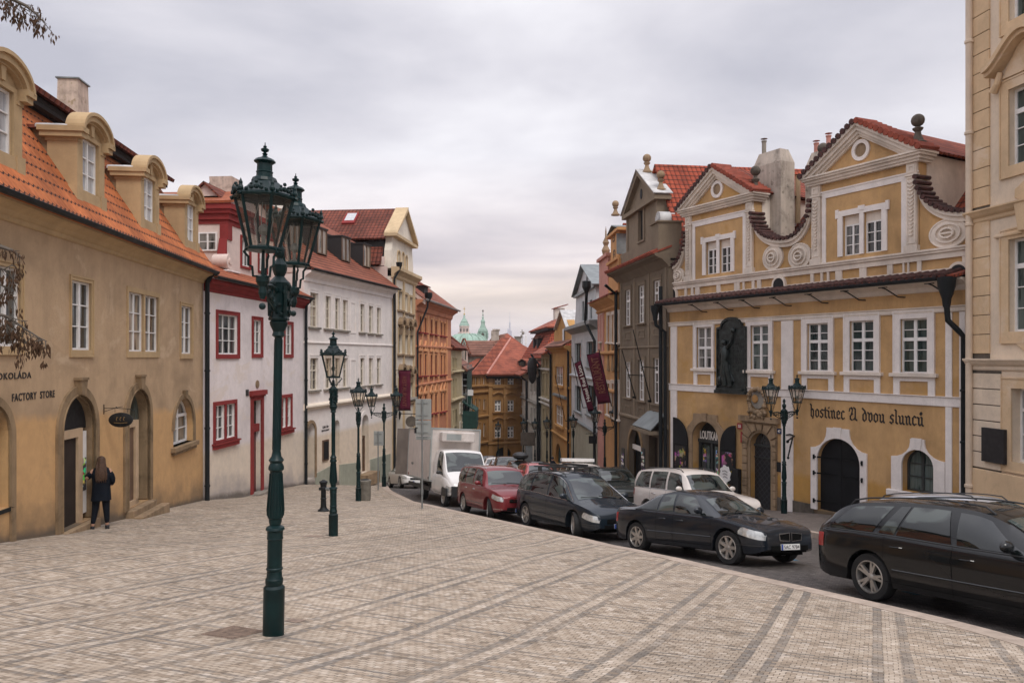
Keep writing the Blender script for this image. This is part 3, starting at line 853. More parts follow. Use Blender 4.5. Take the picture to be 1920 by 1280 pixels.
def text_mesh(txt,u0,u1,z0,z1,y,t=.01,bold=0.0,shear=0.0,spacing=1.0):
 """letters as thin solids fitted to a box on the facade; returns an MB"""
 cu=bpy.data.curves.new('lettering','FONT');cu.body=txt;cu.size=1;cu.extrude=0.0;cu.offset=bold;cu.resolution_u=3;cu.shear=shear;cu.space_character=spacing
 o=bpy.data.objects.new('lettering',cu);COL.objects.link(o)
 bpy.context.view_layer.update()
 me=bpy.data.meshes.new_from_object(o.evaluated_get(bpy.context.evaluated_depsgraph_get()))
 xs=[v.co.x for v in me.vertices];ys=[v.co.y for v in me.vertices]
 ax,bx,ay,by=min(xs),max(xs),min(ys),max(ys)
 P=[((v.co.x-ax)/(bx-ax)*(u1-u0)+u0,(v.co.y-ay)/(by-ay)*(z1-z0)+z0)for v in me.vertices]
 b=MB()
 F_=[tuple(p.vertices)for p in me.polygons]
 b.add([(p[0],y,p[1])for p in P],F_)
 b.add([(p[0],y+t,p[1])for p in P],[])
 n=len(P)
 cnt={}
 for f in F_:
  for i in range(len(f)):
   a,c=f[i],f[(i+1)%len(f)]
   cnt[(a,c)]=1
 for(a,c)in list(cnt):
  if(c,a)not in cnt:b.f.append((c,a,a+n,c+n));b.m.append(0)
 bpy.data.objects.remove(o);bpy.data.curves.remove(cu);bpy.data.meshes.remove(me)
 return b
#  LEFT ROW
def panel(b,name,P,y,mt,parent=None,t=.04):
 q=MB();q.prism(P,y,y+t);return q.build(name,M[mt],parent or b.root)
def shrink(P,e):
 cx=(min(p[0]for p in P)+max(p[0]for p in P))/2;cz=(min(p[1]for p in P)+max(p[1]for p in P))/2
 w_=(max(p[0]for p in P)-min(p[0]for p in P))/2;h=(max(p[1]for p in P)-min(p[1]for p in P))/2
 return[((p[0]-cx)*(1-e/w_)+cx,(p[1]-cz)*(1-e/h)+cz)for p in P]
#  A: tan corner house
A=Bld('tan_house','long tan plastered house with orange tiled mansard roof and arched doors, at the left','house',(-9.56,11.0),(-11.30,27.3),9)
a=A
zE=2.66-a.z0
WS=(.09,.035,'tan_trim')
lab={}
for(x0,y0,x1,y1)in((133,528,170.5,656),(338.5,574,359,663)):
 a.wpx(x0,y0,x1,y1,cols=2,rows=3,rev=.05,fw=.05,sur=(.085,.03,'tan_trim',.12,.17),mid=.09)
a.wpx(-13,500,38,649,cols=2,rows=3,rev=.05,fw=.05,sur=(.085,.03,'tan_trim',.12,.17),mid=.09)
u0,u1,z0,z1=a.r(240,552,296,659)
um=(u0+u1)/2
for(p,q)in((u0,um-.05),(um+.05,u1)):
 a.window(p,q,z0,z1,cols=2,rows=3,rev=.05,fw=.045,glass='glasswarm')
q=MB();q.ring(rect(u0-.1,u1+.1,z0-.17,z1+.14),rect(u0,u1,z0,z1),-.03,.02);q.box(um-.05,um+.05,-.03,.02,z0,z1)
a.part('window_surround',q,'tan_trim')
def arch_door(x0,x1,ytop,xk0,xk1,yk0,yk1,ybot,rev=.26):
 u0,u1=a.U(x0),a.U(x1);m=(x0+x1)/2
 zt=a.Z(m,ytop);zb=a.Z(m,ybot);r=(u1-u0)/2
 P=arc_poly(u0,u1,zb,zt-r,r,18);a.holes.append(P)
 O=arc_poly(u0-.22,u1+.22,zb-.02,zt-r,r+.22,18)
 q=MB();q.ring(O[1:]+O[:1],P[1:]+P[:1],-.06,.02,closed=False)
 I=arc_poly(u0-.03,u1+.03,zb,zt-r,r+.03,18);q.ring(I[1:]+I[:1],P[1:]+P[:1],-.085,.02,closed=False)
 c=(u0+u1)/2
 q.prism([(c-.11,zt+.02),(c+.11,zt+.02),(c+.17,zt+.36),(c-.17,zt+.36)],-.16,.02)
 q.box(c-.20,c+.20,-.18,.02,zt+.36,zt+.42)
 s=a.part('stone_surround',q,'tan_dark')
 q=MB();Q=shrink(P,.002);q.ring(Q[1:]+Q[:1],shrink(P,.03)[1:]+shrink(P,.03)[:1],.02,rev,closed=False);a.part('stone_reveal',q,'tan_dark')
 return u0,u1,zb,zt,r,P
u0,u1,zb,zt,r,P=arch_door(113,175,741,139,160,718,745,984)
rv=.26
panel(a,'shop_interior',P,rv+.0,'darkin')
tz=a.Z(140,806)
q=MB();q.prism([p for p in P if p[1]>tz]+[(u0,tz),(u1,tz)][::-1]if False else[(u0+.03,tz)]+[(u1-.03,tz)]+[p for p in arc_poly(u0+.03,u1-.03,tz,zt-r,r-.03,18)[2:]],rv-.10,rv-.04)
fl=a.part('fanlight',q,'black')
q=MB();wd=u1-u0
q.box(u0,u0+wd*.80,rv-.16,rv-.02,tz-.20,tz);q.box(u0+wd*.66,u0+wd*.80,rv-.16,rv-.02,zb,tz-.20);q.box(u0,u0+.08,rv-.16,rv-.02,zb,tz-.2)
df=a.part('door',q,'woodl')
q=MB();q.box(u0+.08,u0+wd*.66,rv-.10,rv-.05,zb,tz-.2);q.build('door_leaf',M['darkin'],df)
M['poster']=None
m,t,bs=newmat('shop_poster');o_=coord(t)
vo=t.nodes.new('ShaderNodeTexVoronoi');vo.inputs['Scale'].default_value=7;L(t,o_,vo.inputs[0])
L(t,mixc(t,ramp(t,noise(t,o_,4,3),[(0.45,0),(0.5,1)]),vo.outputs['Color'],(0.05,0.05,0.06)),bs.inputs['Base Color']);M['poster']=m
q=MB();q.box(u0+wd*.82,u0+wd*.97,rv-.12,rv-.05,zb+.15,tz-.1);po=a.part('display_case',q,'wfr')
q=MB();q.box(u0+wd*.84,u0+wd*.95,rv-.13,rv-.121,zb+.7,zb+1.5);q.build('poster',M['poster'],po)
q=MB();q.box(u0-.1,u1+.1,-.14,.3,zb-.5,zb-.02);a.part('doorstep',q,'stone',bevel=.02)
u0,u1,zb,zt,r,P=arch_door(237,278,730,257,270,713,728,946)
panel(a,'shop_interior',P,rv+.0,'glassgreen')
tz=a.Z(257,788);wd=u1-u0
q=MB();q.box(u0,u0+wd*.68,rv-.18,rv-.04,tz-.18,tz);q.box(u0+wd*.54,u0+wd*.68,rv-.18,rv-.04,zb,tz-.18);q.box(u0,u0+wd*.68,rv-.18,rv-.04,zb,zb+.14)
df=a.part('door',q,'woodl');q=MB();q.box(u0,u0+wd*.54,rv-.12,rv-.06,zb+.14,tz-.18);q.build('door_leaf',M['wood'],df)
q=MB();q.box(u0-.05,u1+.1,-.22,.3,zb-.6,zb-.02);q.box(u0-.1,u1+.4,-.48,-.22,zb-.9,zb-.18);a.part('doorstep',q,'stone',bevel=.02)
u0,u1=a.U(325),a.U(362);zt=a.Z(343,746);zb=a.Z(343,832);r=(u1-u0)/2
P=arc_poly(u0,u1,zb,zt-r,r);a.holes.append(P)
a.window(u0+.02,u1-.02,zb+.01,zt-.02,cols=2,rows=(2,1),trans=.63,rise=r-.02,rev=.2,fw=.07,hole=False,mid=.09)
q=MB();q.ring(arc_poly(u0-.16,u1+.16,zb-.02,zt-r,r+.16)[1:],P[1:],-.05,.02,closed=False);c=(u0+u1)/2
q.prism([(c-.09,zt),(c+.09,zt),(c+.13,zt+.26),(c-.13,zt+.26)],-.12,.02);a.part('stone_surround',q,'tan_dark')
q=MB();q.box(u0-.25,u1+.2,-.16,.3,zb-.16,zb);q.box(u0-.17,u1+.13,-.10,.0,zb-.26,zb-.16);a.part('sill',q,'tan_dark',bevel=.02)
u0,u1=a.U(-62),a.U(17.5);zt=a.Z(-20,757);zb=a.Z(-5,958);r=(u1-u0)/2
P=arc_poly(u0,u1,zb,zt-r,r,18);a.holes.append(P)
q=MB();O=arc_poly(u0-.16,u1+.16,zb-.02,zt-r,r+.16,18);q.ring(O[1:]+O[:1],P[1:]+P[:1],-.05,.02,closed=False)
q.box(u1+.003,u1+.16,-.05,.02,zb-1.2,zb-.02)
a.part('stone_surround',q,'tan_dark')
a.window(u0+.01,u1-.01,zb+.01,zt-.01,cols=1,rows=1,rise=r-.01,rev=.2,mat_='dfr',glass='glassgreen',hole=False,name='shop_window')
q=MB();q.box(u0-.05,u1+.02,-.03,.2,zb-.08,zb-.005);a.part('sill',q,'iron')
a.wall([(0,-2.0),(a.len,-2.0),(a.len,zE+.5),(0,zE+.5)],M['tan'],rev=.30)
a.cornice('cornice',zE,[(.03,0),(.06,.03),(.06,.10),(.10,.12),(.16,.20),(.30,.28),(.38,.30),(.38,.40),(.42,.42)],'tan_trim',-.02,a.len-.01)
a.gutter(3.08-a.z0,-.50,-.3,a.len+.05)
a.pipe(a.len-.02,-.16,gz(-11.3,27.3)-a.z0,zE-.15,r=.085,top=[(a.len-.02,-.17,zE+.05),(a.len-.02,-.30,zE+.30),(a.len-.02,-.5,zE+.38)])
z1_,z2_=3.07-a.z0,6.18-a.z0
a.roof('roof',[(-.3,-.50,z1_),(a.len+.05,-.50,z1_),(a.len+.05,1.55,z2_),(-.3,1.55,z2_)],'t_tan',.12)
q=MB();q.box(-.3,a.len+.0,1.22,1.50,z2_+.06,z2_+.16);q.box(-.3,a.len,1.24,1.42,z2_-.05,z2_+.06)
q.box(-.3,a.len,1.5,1.9,z2_-.1,z2_+.02)
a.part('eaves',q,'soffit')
a.roof('upper_roof',[(-.3,1.0,z2_+.26),(a.len+.05,1.0,z2_+.26),(a.len+.05,5.2,z2_+2.0),(-.3,5.2,z2_+2.0)],'t_old',.12)
q=MB();q.prism([(0,0),(1,0),(1,1)],0,1)
q=MB()
for xx in(-.25,a.len+.01):
 q.add([(xx,-.45,z1_-.1),(xx,5.2,z1_-.1),(xx,5.2,z2_+1.9),(xx,1.55,z2_+.1),(xx,1.5,z2_-.08)],[(0,1,2,3,4)])
q.add([(-.25,8.99,0),(a.len,8.99,0),(a.len,5.2,z2_+1.9),(-.25,5.2,z2_+1.9)],[(0,1,2,3)])
a.part('gable_wall',q,'tan')
yF=-.02
def dormer(uc):
 zb_,zt_=3.66-a.z0,5.86-a.z0
 hw=.70;yB=2.2
 q=MB();zs=zt_-.52
 wu0,wu1,wz0,wz1=uc-.45+.05,uc+.45+.05,3.97-a.z0,5.24-a.z0
 wu0-=.05;wu1-=.05
 O=[(uc-hw,zb_),(uc+hw,zb_)]+[(uc+hw*math.cos(PI*i/12),zs+.40*math.sin(PI*i/12))for i in range(13)]
 d=Bld.wall(a,O,M['tan_trim'],'dormer',y=yF,thick=.16,rev=.10,holes=[rect(wu0,wu1,wz0,wz1)])
 q=MB();q.box(uc-hw+.004,uc+hw-.004,yF+.15,yB,zb_,zs+.05);q.build('cheek_wall',M['tan_dark'],d)  # cheek is the same plaster; its shade is put into the darker colour
 q=MB()
 for s_ in(-1,1):
  q.box(uc+s_*(hw-.16),uc+s_*(hw+.03),yF-.05,yF+.62,zb_+.35,zs-.30)
  q.box(uc+s_*(hw-.18),uc+s_*(hw+.05),yF-.07,yF+.66,zs-.30,zs-.22)
  q.box(uc+s_*(hw-.2),uc+s_*(hw+.10),yF-.08,yF+.70,zb_-.02,zb_+.35)
 q.ring(rect(wu0-.12,wu1+.12,wz0-.10,wz1+.10),rect(wu0,wu1,wz0,wz1),yF-.045,yF+.01)
 q.prism([(uc-.06,wz1+.10),(uc+.06,wz1+.10),(uc+.10,zs+.30),(uc-.10,zs+.30)],yF-.09,yF+.01)
 q.box(uc-hw+.12,uc+hw-.12,yF-.06,yF+.01,zb_+.02,zb_+.22)
 q.build('pilaster',M['tan_trim'],d)
 q=MB();n=16
 def arcp(rx,rz,e):
  return[(uc-hw-e,zs-.06)]+[(uc-hw-e+.20,zs-.06)]if False else[(uc+(hw+e)*math.cos(PI-PI*i/n),zs+rz*math.sin(PI*i/n))for i in range(n+1)]
 for(e1,r1,e0,r0,pr)in((.10,.50,-.06,.36,.20),(.15,.57,.08,.49,.26),(.02,.42,-.10,.30,.12)):
  o1=[(uc+(hw+e1)*math.cos(PI-PI*i/n),zs-.02+r1*math.sin(PI*i/n))for i in range(n+1)]
  i1=[(uc+(hw+e0)*math.cos(PI-PI*i/n),zs-.02+r0*math.sin(PI*i/n))for i in range(n+1)]
  q.ring(o1[::-1],i1[::-1],yF-pr,yF+.17,closed=False)
 for s_ in(-1,1):
  q.box(uc+s_*(hw-.12),uc+s_*(hw+.15),yF-.20,yF+.74,zs-.22,zs-.10)
  q.box(uc+s_*(hw-.12),uc+s_*(hw+.19),yF-.25,yF+.78,zs-.10,zs+.02)
 q.build('hood_moulding',M['tan_trim'],d)
 q=MB();o1=[(uc+(hw+.17)*math.cos(PI-PI*i/n),zs+.02+.15*math.sin(PI*i/n))for i in range(n+1)];i1=[(p[0],p[1]-.05)for p in o1]
 q.ring(o1[::-1],i1[::-1],yF+.12,yF+.82,closed=False);q.build('metal_cap',M['zinc'],d)
 q=MB();o1=[(uc-hw-.12,zs+.04),(uc,zs+.22),(uc+hw+.12,zs+.04)];i1=[(p[0],p[1]-.08)for p in o1]
 q.ring(o1[::-1],i1[::-1],yF+.82,yB+.1,closed=False);q.build('dormer_roof',M['t_old'],d)
 a.window(wu0,wu1,wz0,wz1,cols=2,rows=3,rev=.05,fw=.05,hole=False,y=yF,glass='glasslight')
for k in range(4):
 Y=14.4+3.8*k
 dormer((Vector((-8.48-.107*Y,Y))-a.P0).dot(a.D))
def chimney(b,name,u,y,z0,z1,w_,d_,mt,tap=.85,cap='slate',pots=0,parent=None):
 q=MB();zt=z1
 q.add([(u-w_,y-d_,z0),(u+w_,y-d_,z0),(u+w_,y+d_,z0),(u-w_,y+d_,z0),(u-w_*tap,y-d_*tap,zt),(u+w_*tap,y-d_*tap,zt),(u+w_*tap,y+d_*tap,zt),(u-w_*tap,y+d_*tap,zt)],[(4,5,6,7),(0,1,5,4),(1,2,6,5),(2,3,7,6),(3,0,4,7)])
 c=q.build(name,M[mt],parent or b.root)
 if cap:
  q=MB();q.box(u-w_*tap-.06,u+w_*tap+.06,y-d_*tap-.06,y+d_*tap+.06,zt+.0,zt+.05);q.build('cap',M[cap],c)
 return c
u_,z_=a.px(137,155,5.2)
chimney(a,'chimney',u_,5.2,z2_+1.2,z_,.48,.42,'chim',.86)
M_=a.r(-14,697,58,711.5)
def lettering(b,txt,x0,yt0,x1,yb1,yt1=None,yb0=None,mt='btext',y=-.012,name='lettering',**k):
 u0,u1=b.U(x0),b.U(x1);m=(x0+x1)/2
 q=text_mesh(txt,u0,u1,b.Z(m,yb1),b.Z(m,yt0),y,.011,**k)
 return q.build(name,M[mt],b.root)
lettering(a,'ČOKOLÁDA',-16,694,58,710.5,bold=.012,spacing=1.15)
lettering(a,'FACTORY  STORE',22,734.5,102,748.5,bold=.012,spacing=1.15)
def at_b(b,u,y,z):return b.W(u,y,z)
u_,z_=a.px(194,768);p=a.W(u_,0,z_)
sg=empty('hanging_sign',p,math.atan2(a.D.y,a.D.x),'black oval hanging sign on a wrought iron bracket between the two arched doors','sign')
q=MB();q.tube([(0,-.02,.22),(0,-.02,-.18)],.018,6);q.tube([(0,-.02,.06),(0,-.5,.07),(0,-1.05,.02),(0,-1.25,-.05)],.014,6)
q.tube([(0,-.02,-.08),(0,-.3,.02),(0,-.55,.09),(0,-.75,.13)],.012,6);q.tube([(0,-.45,.07),(0,-.45,-.12)],.008,5);q.tube([(0,-.95,.03),(0,-.95,-.12)],.008,5)
q.ball((0,-.5,.10),.03,8);q.build('bracket',M['iron'],sg)
q=MB();q.lathe([(.001,-.03),(.30,-.03),(.32,-.015),(.32,.015),(.30,.03),(.001,.03)],(0,0,0),28,cap=False)
q.xf(Matrix.Translation((0,-.68,-.42))@Matrix.Rotation(R(90),4,'Y')@Matrix.Scale(1.0,4));
q.xf(Matrix.Translation((0,-.68,-.42))@Matrix.Diagonal((1,1.5,.95,1))@Matrix.Translation((0,.68,.42)))
bd=q.build('sign_board',M['black'],sg,smooth=True)
q=MB()
for k in(-1,0,1):
 q.tube([(-.035,-.68+k*.14,-.33),(-.037,-.68+k*.14+.03,-.39),(-.035,-.68+k*.14,-.45)],.008,5)
 q.tube([(-.035,-.68+k*.14-.04,-.32),(-.037,-.68+k*.14+.02,-.31)],.007,5)
q.tube([(-.035,-.95,-.53),(-.035,-.68,-.55),(-.035,-.42,-.53)],.006,5)
q.build('sign_lettering',M['gtext'],bd);sg.scale=(.62,.62,.62)
#  B: pink-white house with red trim
b_=Bld('pink_white_house','pale pink house with dark red window surrounds, red door and red cornice','house',(-11.30,27.3),(-10.5,37.6),9)
a=b_
RS=(.15,.04,'red',.15,.17)
for(x0,y0,x1,y1,c,r_)in((408,590,445,664,3,3),(474.5,600,489,663,2,3),(534,608.5,546.5,664,2,3)):
 a.wpx(x0,y0,x1,y1,cols=c,rows=r_,rev=.06,fw=.05,sur=RS)
for(x0,y0,x1,y1)in((403,758,440,822),(528,745,545,800)):
 u0,u1,z0,z1=a.r(x0,y0,x1,y1)
 um=(u0+u1)/2
 for(p,q_)in((u0,um-.06),(um+.06,u1)):a.window(p,q_,z0,z1,cols=2,rows=3,rev=.06,fw=.045)
 q=MB();q.ring(rect(u0-.15,u1+.15,z0-.1,z1+.15),rect(u0,u1,z0,z1),-.05,.02);q.box(um-.06,um+.06,-.045,.02,z0,z1)
 q.box(u0-.2,u1+.2,-.12,.02,z0-.32,z0-.1);q.box(u0-.25,u1+.25,-.17,.02,z0-.16,z0-.1);a.part('window_surround',q,'red')
u0,u1=a.U(474),a.U(489);zt=a.Z(481,750);zb=a.Z(481,922)-.05
P=rect(u0,u1,zb,zt);a.holes.append(P)
tz=a.Z(481,795)
q=MB();q.ring([(u0-.24,zb),(u1+.24,zb),(u1+.24,zt+.22),(u0-.24,zt+.22)][1:]+[(u0-.24,zb)],[(u1,zb),(u1,zt),(u0,zt),(u0,zb)],-.05,.02,closed=False)
q.box(u0-.36,u1+.36,-.16,.02,zt+.22,zt+.42);q.box(u0-.3,u1+.3,-.10,.02,zt+.15,zt+.22);q.box(u0,u1,.05,.2,tz-.32,tz)
a.part('door_surround',q,'red')
panel(a,'door',rect(u0,u1,zb,tz-.32),.22,'doorred');panel(a,'fanlight',rect(u0,u1,tz,zt),.22,'darkin')
q=MB();q.box(u0-.3,u1+.3,-.35,.1,zb-.4,zb+.04);a.part('doorstep',q,'stoneg')
zE=2.40-a.z0
a.wall([(0.02,-2.0),(a.len,-2.0),(a.len,zE+.5),(0.02,zE+.5)],M['pink'],rev=.25)
a.cornice('cornice',zE,[(.02,0),(.05,.02),(.05,.10),(.12,.14),(.2,.26),(.3,.30),(.33,.38),(.33,.46)],'red',.05,a.len+.12)
a.gutter(2.93-a.z0,-.44,.1,a.len+.2)
a.pipe(a.len+.04,-.12,-1.6,zE-.2,r=.075,top=[(a.len+.06,-.14,zE+.2),(a.len+.1,-.4,zE+.5)])
q=MB();q.box(a.U(437),a.U(437)+.22,-.03,.01,a.Z(463,735),a.Z(463,735)+.2);
q=MB();u_,z_=a.px(463,736);q.box(u_-.12,u_+.12,-.03,.01,z_-.13,z_+.13);np_=a.part('number_plate',q,'dfr')
u_,z_=a.px(482,720);q=MB();q.lathe([(.001,-.03),(.16,-.03),(.18,0),(.001,.02)],(0,0,0),16);q.xf(Matrix.Translation((u_,-.01,z_))@Matrix.Rotation(R(-90),4,'X'));a.part('medallion',q,'stone')
zg=2.98-a.z0
a.roof('roof',[(0,-.46,zg),(a.len+.12,-.46,zg),(a.len+.12,1.8,zg+1.15),(0,1.8,zg+1.15)],'t_pink',.1)
q=MB();
q.add([(0.05,.0,zg-.2),(0.05,8.9,zg-.2),(0.05,8.9,zg+1),(0.05,1.8,zg+1)],[(0,1,2,3)])
uA,uB=3.25,8.4;yA=.62
za,zc,zr=zg-.1,5.42-a.z0,6.22-a.z0
hs=[rect(uA+1.3,uA+2.1,za+1.0,za+2.2),rect(uA+3.1,uA+3.9,za+1.0,za+2.2)]
Bld.wall(a,rect(uA,uB,za,zc+.02),M['pinkwarm'],'attic_wall',y=yA,thick=6.5,rev=.15,holes=hs)
for h in hs:
 a.window(h[0][0],h[1][0],h[0][1],h[2][1],cols=2,rows=2,rev=.06,y=yA,hole=False,sur=(.1,.05,'red'))
q=MB()
for(e,z0,z1)in((.04,zc,zc+.18),(.12,zc+.18,zc+.42),(.22,zc+.42,zc+.58),(.3,zc+.58,zr)):
 q.box(uA-e,uB+e,yA-e,yA+6.4,z0+.003,z1)
for u_ in(uA,uB-.32):q.box(u_-.04,u_+.36,yA-.05,yA+.3,za+1.9,zc)
q.add([(uA-.05,yA-.02,za+1.25),(uA-.05,yA+.32,za+1.25),(uA-.05,yA+.32,za+1.95),(uA-.05,yA-.02,za+1.95),(uA-.32,yA-.02,za+1.0),(uA-.32,yA+.32,za+1.0)],[(0,1,5,4),(3,4,5,2),(0,4,3),(1,2,5)])
a.part('attic_cornice',q,'red')
q=MB();q.box(uA-.45,uA+.05,yA-.25,yA+.45,za-.2,za+.55);q.box(uA-.5,uA+.6,yA-.3,yA+.5,za+.55,za+.62);a.part('scroll_base',q,'pink',bevel=.02)
q=MB();q.tube([(uA-.22,yA-.22,za+.98),(uA-.22,yA+.42,za+.98)],.30,14);q.tube([(uA-.22,yA-.26,za+.98),(uA-.22,yA+.46,za+.98)],.13,12);a.part('scroll',q,'pinkwarm',smooth=True)
wy0=yA+(1.42);cu=[]
def cheek_window(b,u,y0,y1,z0,z1,mt='wfr',gl='glass',cols=2,rows=2):
 q=MB()
 q.ring([(-(y1),z0),(-(y0),z0),(-(y0),z1),(-(y1),z1)],[(-(y1-.06),z0+.06),(-(y0+.06),z0+.06),(-(y0+.06),z1-.06),(-(y1-.06),z1-.06)],0,.07)
 q.box(-(y0+y1)/2-.035,-(y0+y1)/2+.035,0.01,.06,z0,z1)
 for i in range(1,rows):q.box(-y1,-y0,.02,.05,z0+(z1-z0)*i/rows-.015,z0+(z1-z0)*i/rows+.015)
 Mx=Matrix.Translation((u-.07,0,0))@Matrix.Rotation(R(-90),4,'Z')
 q.xf(Mx);f=q.build('window',M[mt],b.root)
 g=MB();g.add([(-(y1-.05),.03,z0+.05),(-(y0+.05),.03,z0+.05),(-(y0+.05),.03,z1-.05),(-(y1-.05),.03,z1-.05)],[(0,1,2,3)]);g.xf(Mx);g.build('pane',M[gl],f)
def cheek_at(b,u,px_,py_):
 k=(px_-CX)/FPX
 Y=(b.P0 .dot(b.D)+u)/(k*b.D.x+b.D.y)
 y=(Vector((k*Y,Y))-b.P0).dot(b.Nn)
 return y,-(py_-HY)/FPX*Y-b.z0
y1,zt_=cheek_at(a,uA,373,436);y0,zb_=cheek_at(a,uA,408,470.5)
cheek_window(a,uA,y0,y1,zb_,zt_)
um=(uA+uB)/2;rz=7.25-a.z0
a.roof('attic_roof',[(uA-.35,yA-.35,zr),(um,yA-.35,rz),(um,yA+7,rz),(uA-.35,yA+7,zr)][::-1],'t_pink',.1)
a.roof('attic_roof',[(uB+.35,yA-.35,zr),(uB+.35,yA+7,zr),(um,yA+7,rz),(um,yA-.35,rz)][::-1],'t_pink',.1)
q=MB();q.prism([(uA-.1,zr),(uB+.1,zr),(um,rz-.12)],yA,yA+.3);a.part('attic_gable',q,'pink')
y_,z_=cheek_at(a,uA+.8,391,366)
q=MB();hw=.62
q.add([(uA+.5,y_-hw,z_-.1),(uA+.5,y_+hw,z_-.1),(uA+.5,y_,z_+.42),(um,y_-hw,z_-.1),(um,y_+hw,z_-.1),(um,y_,z_+.42)],[(0,2,1)])
gd=a.part('small_dormer',q,'pinkwarm')
q=MB();q.slab([(uA+.35,y_-hw-.12,z_-.16),(uA+.35,y_,z_+.50),(um+.2,y_,z_+.50),(um+.2,y_-hw-.12,z_-.16)][::-1],.07);q.slab([(uA+.35,y_,z_+.50),(uA+.35,y_+hw+.12,z_-.16),(um+.2,y_+hw+.12,z_-.16),(um+.2,y_,z_+.50)][::-1],.07)
q.build('dormer_roof',M['t_old'],gd)
y_,z_=cheek_at(a,um,418,333)
chimney(a,'chimney',um+.3,y_,zr,z_,.45,.42,'brick',1.22,None)
#  C: long white house
c_=Bld('long_white_house','long white house with red tiled roof, small shed dormers and arched doorways','house',(-10.5,37.6),(-7.9,49.2),10)
a=c_
upx=[(581,596),(609.5,620),(627.5,636.5),(642,651.5),(675,683),(691,699),(706,713.5)]
for i,(x0,x1)in enumerate(upx):
 m=(x0+x1)/2
 t_=(m-588)/(710-588)
 for(ya,yb,yc,yd)in((549,577,613,626),(671,671,731,720)):
  yt=ya+(yb-ya)*t_;yb2=yc+(yd-yc)*t_
  a.wpx(x0,yt,x1,yb2,cols=2,rows=(2,2),trans=.62,rev=.1,fw=.06,mat_='wfrold',glass='glasswarm',sur=(.13,.03,'white',.17,.05),sill=(.2,.12,.1,'stoneg'))
for(y0,y1)in((566,625),(673,727)):
 u0,u1,z0,z1=a.r(657,y0,667,y1);q=MB();q.ring(rect(u0,u1,z0,z1),rect(u0+.08,u1-.08,z0+.08,z1-.08),-.03,.02);a.part('blind_panel',q,'white')
zB=a.Z(650,754)
def c_arch(x0,x1,yt,yb,mt='darkin',sur='stone',rev=.5,w_=.16):
 u0,u1=a.U(x0),a.U(x1);m=(x0+x1)/2;zt=a.Z(m,yt);zb=a.Z(m,yb);r=(u1-u0)/2
 P=arc_poly(u0,u1,zb,zt-r,r);a.holes.append(P)
 q=MB();q.ring(arc_poly(u0-w_,u1+w_,zb,zt-r,r+w_)[1:]+[(u0-w_,zb)],P[1:]+P[:1],-.05,.02,closed=False);a.part('door_surround',q,sur)
 return u0,u1,zb,zt,r,P
u0,u1,zb,zt,r,P=c_arch(574.5,590,793,897)
q=MB();q.prism(P,.42,.5);a.part('doorway',q,'darkin')
q=MB();q.box(u0+.1,u0+(u1-u0)*.5,.3,.4,zb,zt-r+.1);dd=a.part('door',q,'signback')
u0,u1,zb,zt,r,P=c_arch(624,635.5,787,866,sur='white');panel(a,'arched_window',P,.3,'glassgreen')
u0,u1,zb,zt,r,P=c_arch(677.5,690,777,885,sur='white',w_=.22);panel(a,'fanlight',P,.4,'glassgreen')
tz=a.Z(683,818);q=MB();q.box(u0,u1,.2,.36,tz-.15,tz);q.box(u0,u0+.12,.2,.36,zb,tz);q.box(u1-.12,u1,.2,.36,zb,tz);q.box(u0,u1,.32,.38,zb,tz-.15);a.part('door',q,'wood')
q=MB();q.box(u0-.5,u1+.4,-.6,.2,zb-.7,zb-.02);a.part('doorstep',q,'stone')
zE=4.15-a.z0
a.wall([(0.02,-2.5),(a.len,-2.5),(a.len,zE+.4),(0.02,zE+.4)],M['white'],rev=.5)
a.cornice('belt_course',zB,[(.04,-.12),(.12,-.1),(.12,-.02),(.22,.02),(.22,.10),(.05,.2)],'whitelow')
q=MB();q.box(0,a.len,-.06,.02,a.Z(650,668)-0,a.Z(650,668)+.02)
a.cornice('belt_course',a.Z(650,646),[(.02,0),(.06,.02),(.06,.08),(.02,.1)],'white')
q=MB()
for(x0,x1,t0,t1)in((592,622,888,872),(637,676,871,866),(692,732,862,850)):
 ua,ub=a.U(x0,-.04),a.U(x1,-.04);q.prism([(ua,-3),(ub,-3),(ub,a.Z(x1,t1,-.04)),(ua,a.Z(x0,t0,-.04))],-.05,.02)
a.part('plinth',q,'greyplinth')
a.cornice('cornice',zE-.35,[(.03,0),(.06,.02),(.06,.2),(.14,.3),(.26,.38),(.4,.44),(.42,.55)],'white',.02,a.len)
a.gutter(4.42-a.z0,-.52,0,a.len+.15)
zg=4.45-a.z0
q=MB();u_,z_=a.px(609,843)
q.box(a.U(604),a.U(615),-.06,.01,a.Z(610,863),a.Z(610,824));bb=a.part('menu_board',q,'wood');q=MB();q.box(a.U(605),a.U(614),-.07,-.05,a.Z(610,860),a.Z(610,827));q.build('chalk_panel',M['black'],bb)
for(tx,x0,x1,y0,y1)in(('Café & Bar',604.5,616,797,802),('RESTAURANT',603,617,804.5,808)):lettering(a,tx,x0,y0,x1,y1,bold=.01)
sl=math.tan(R(38))
def rp_(y):return zg+(y+.55)*.75
yd0=1.9
a.roof('roof',[(0,-.55,zg),(a.len,-.55,zg),(a.len,yd0,rp_(yd0)),(0,yd0,rp_(yd0))],'t_white',.1)
a.roof('roof',[(-.2,yd0+.2,rp_(yd0)+1.05),(a.len-.0,yd0+.2,rp_(yd0)+1.05),(a.len,5.2,rp_(yd0)+2.7),(-.2,5.2,rp_(yd0)+2.7)],'t_white',.1)
q=MB();q.box(-.2,a.len,yd0+.1,yd0+.35,rp_(yd0)+.88,rp_(yd0)+1.02);q.box(0,a.len,yd0+.35,yd0+.5,rp_(yd0)-.4,rp_(yd0)+1.0);a.part('eaves',q,'soffit')
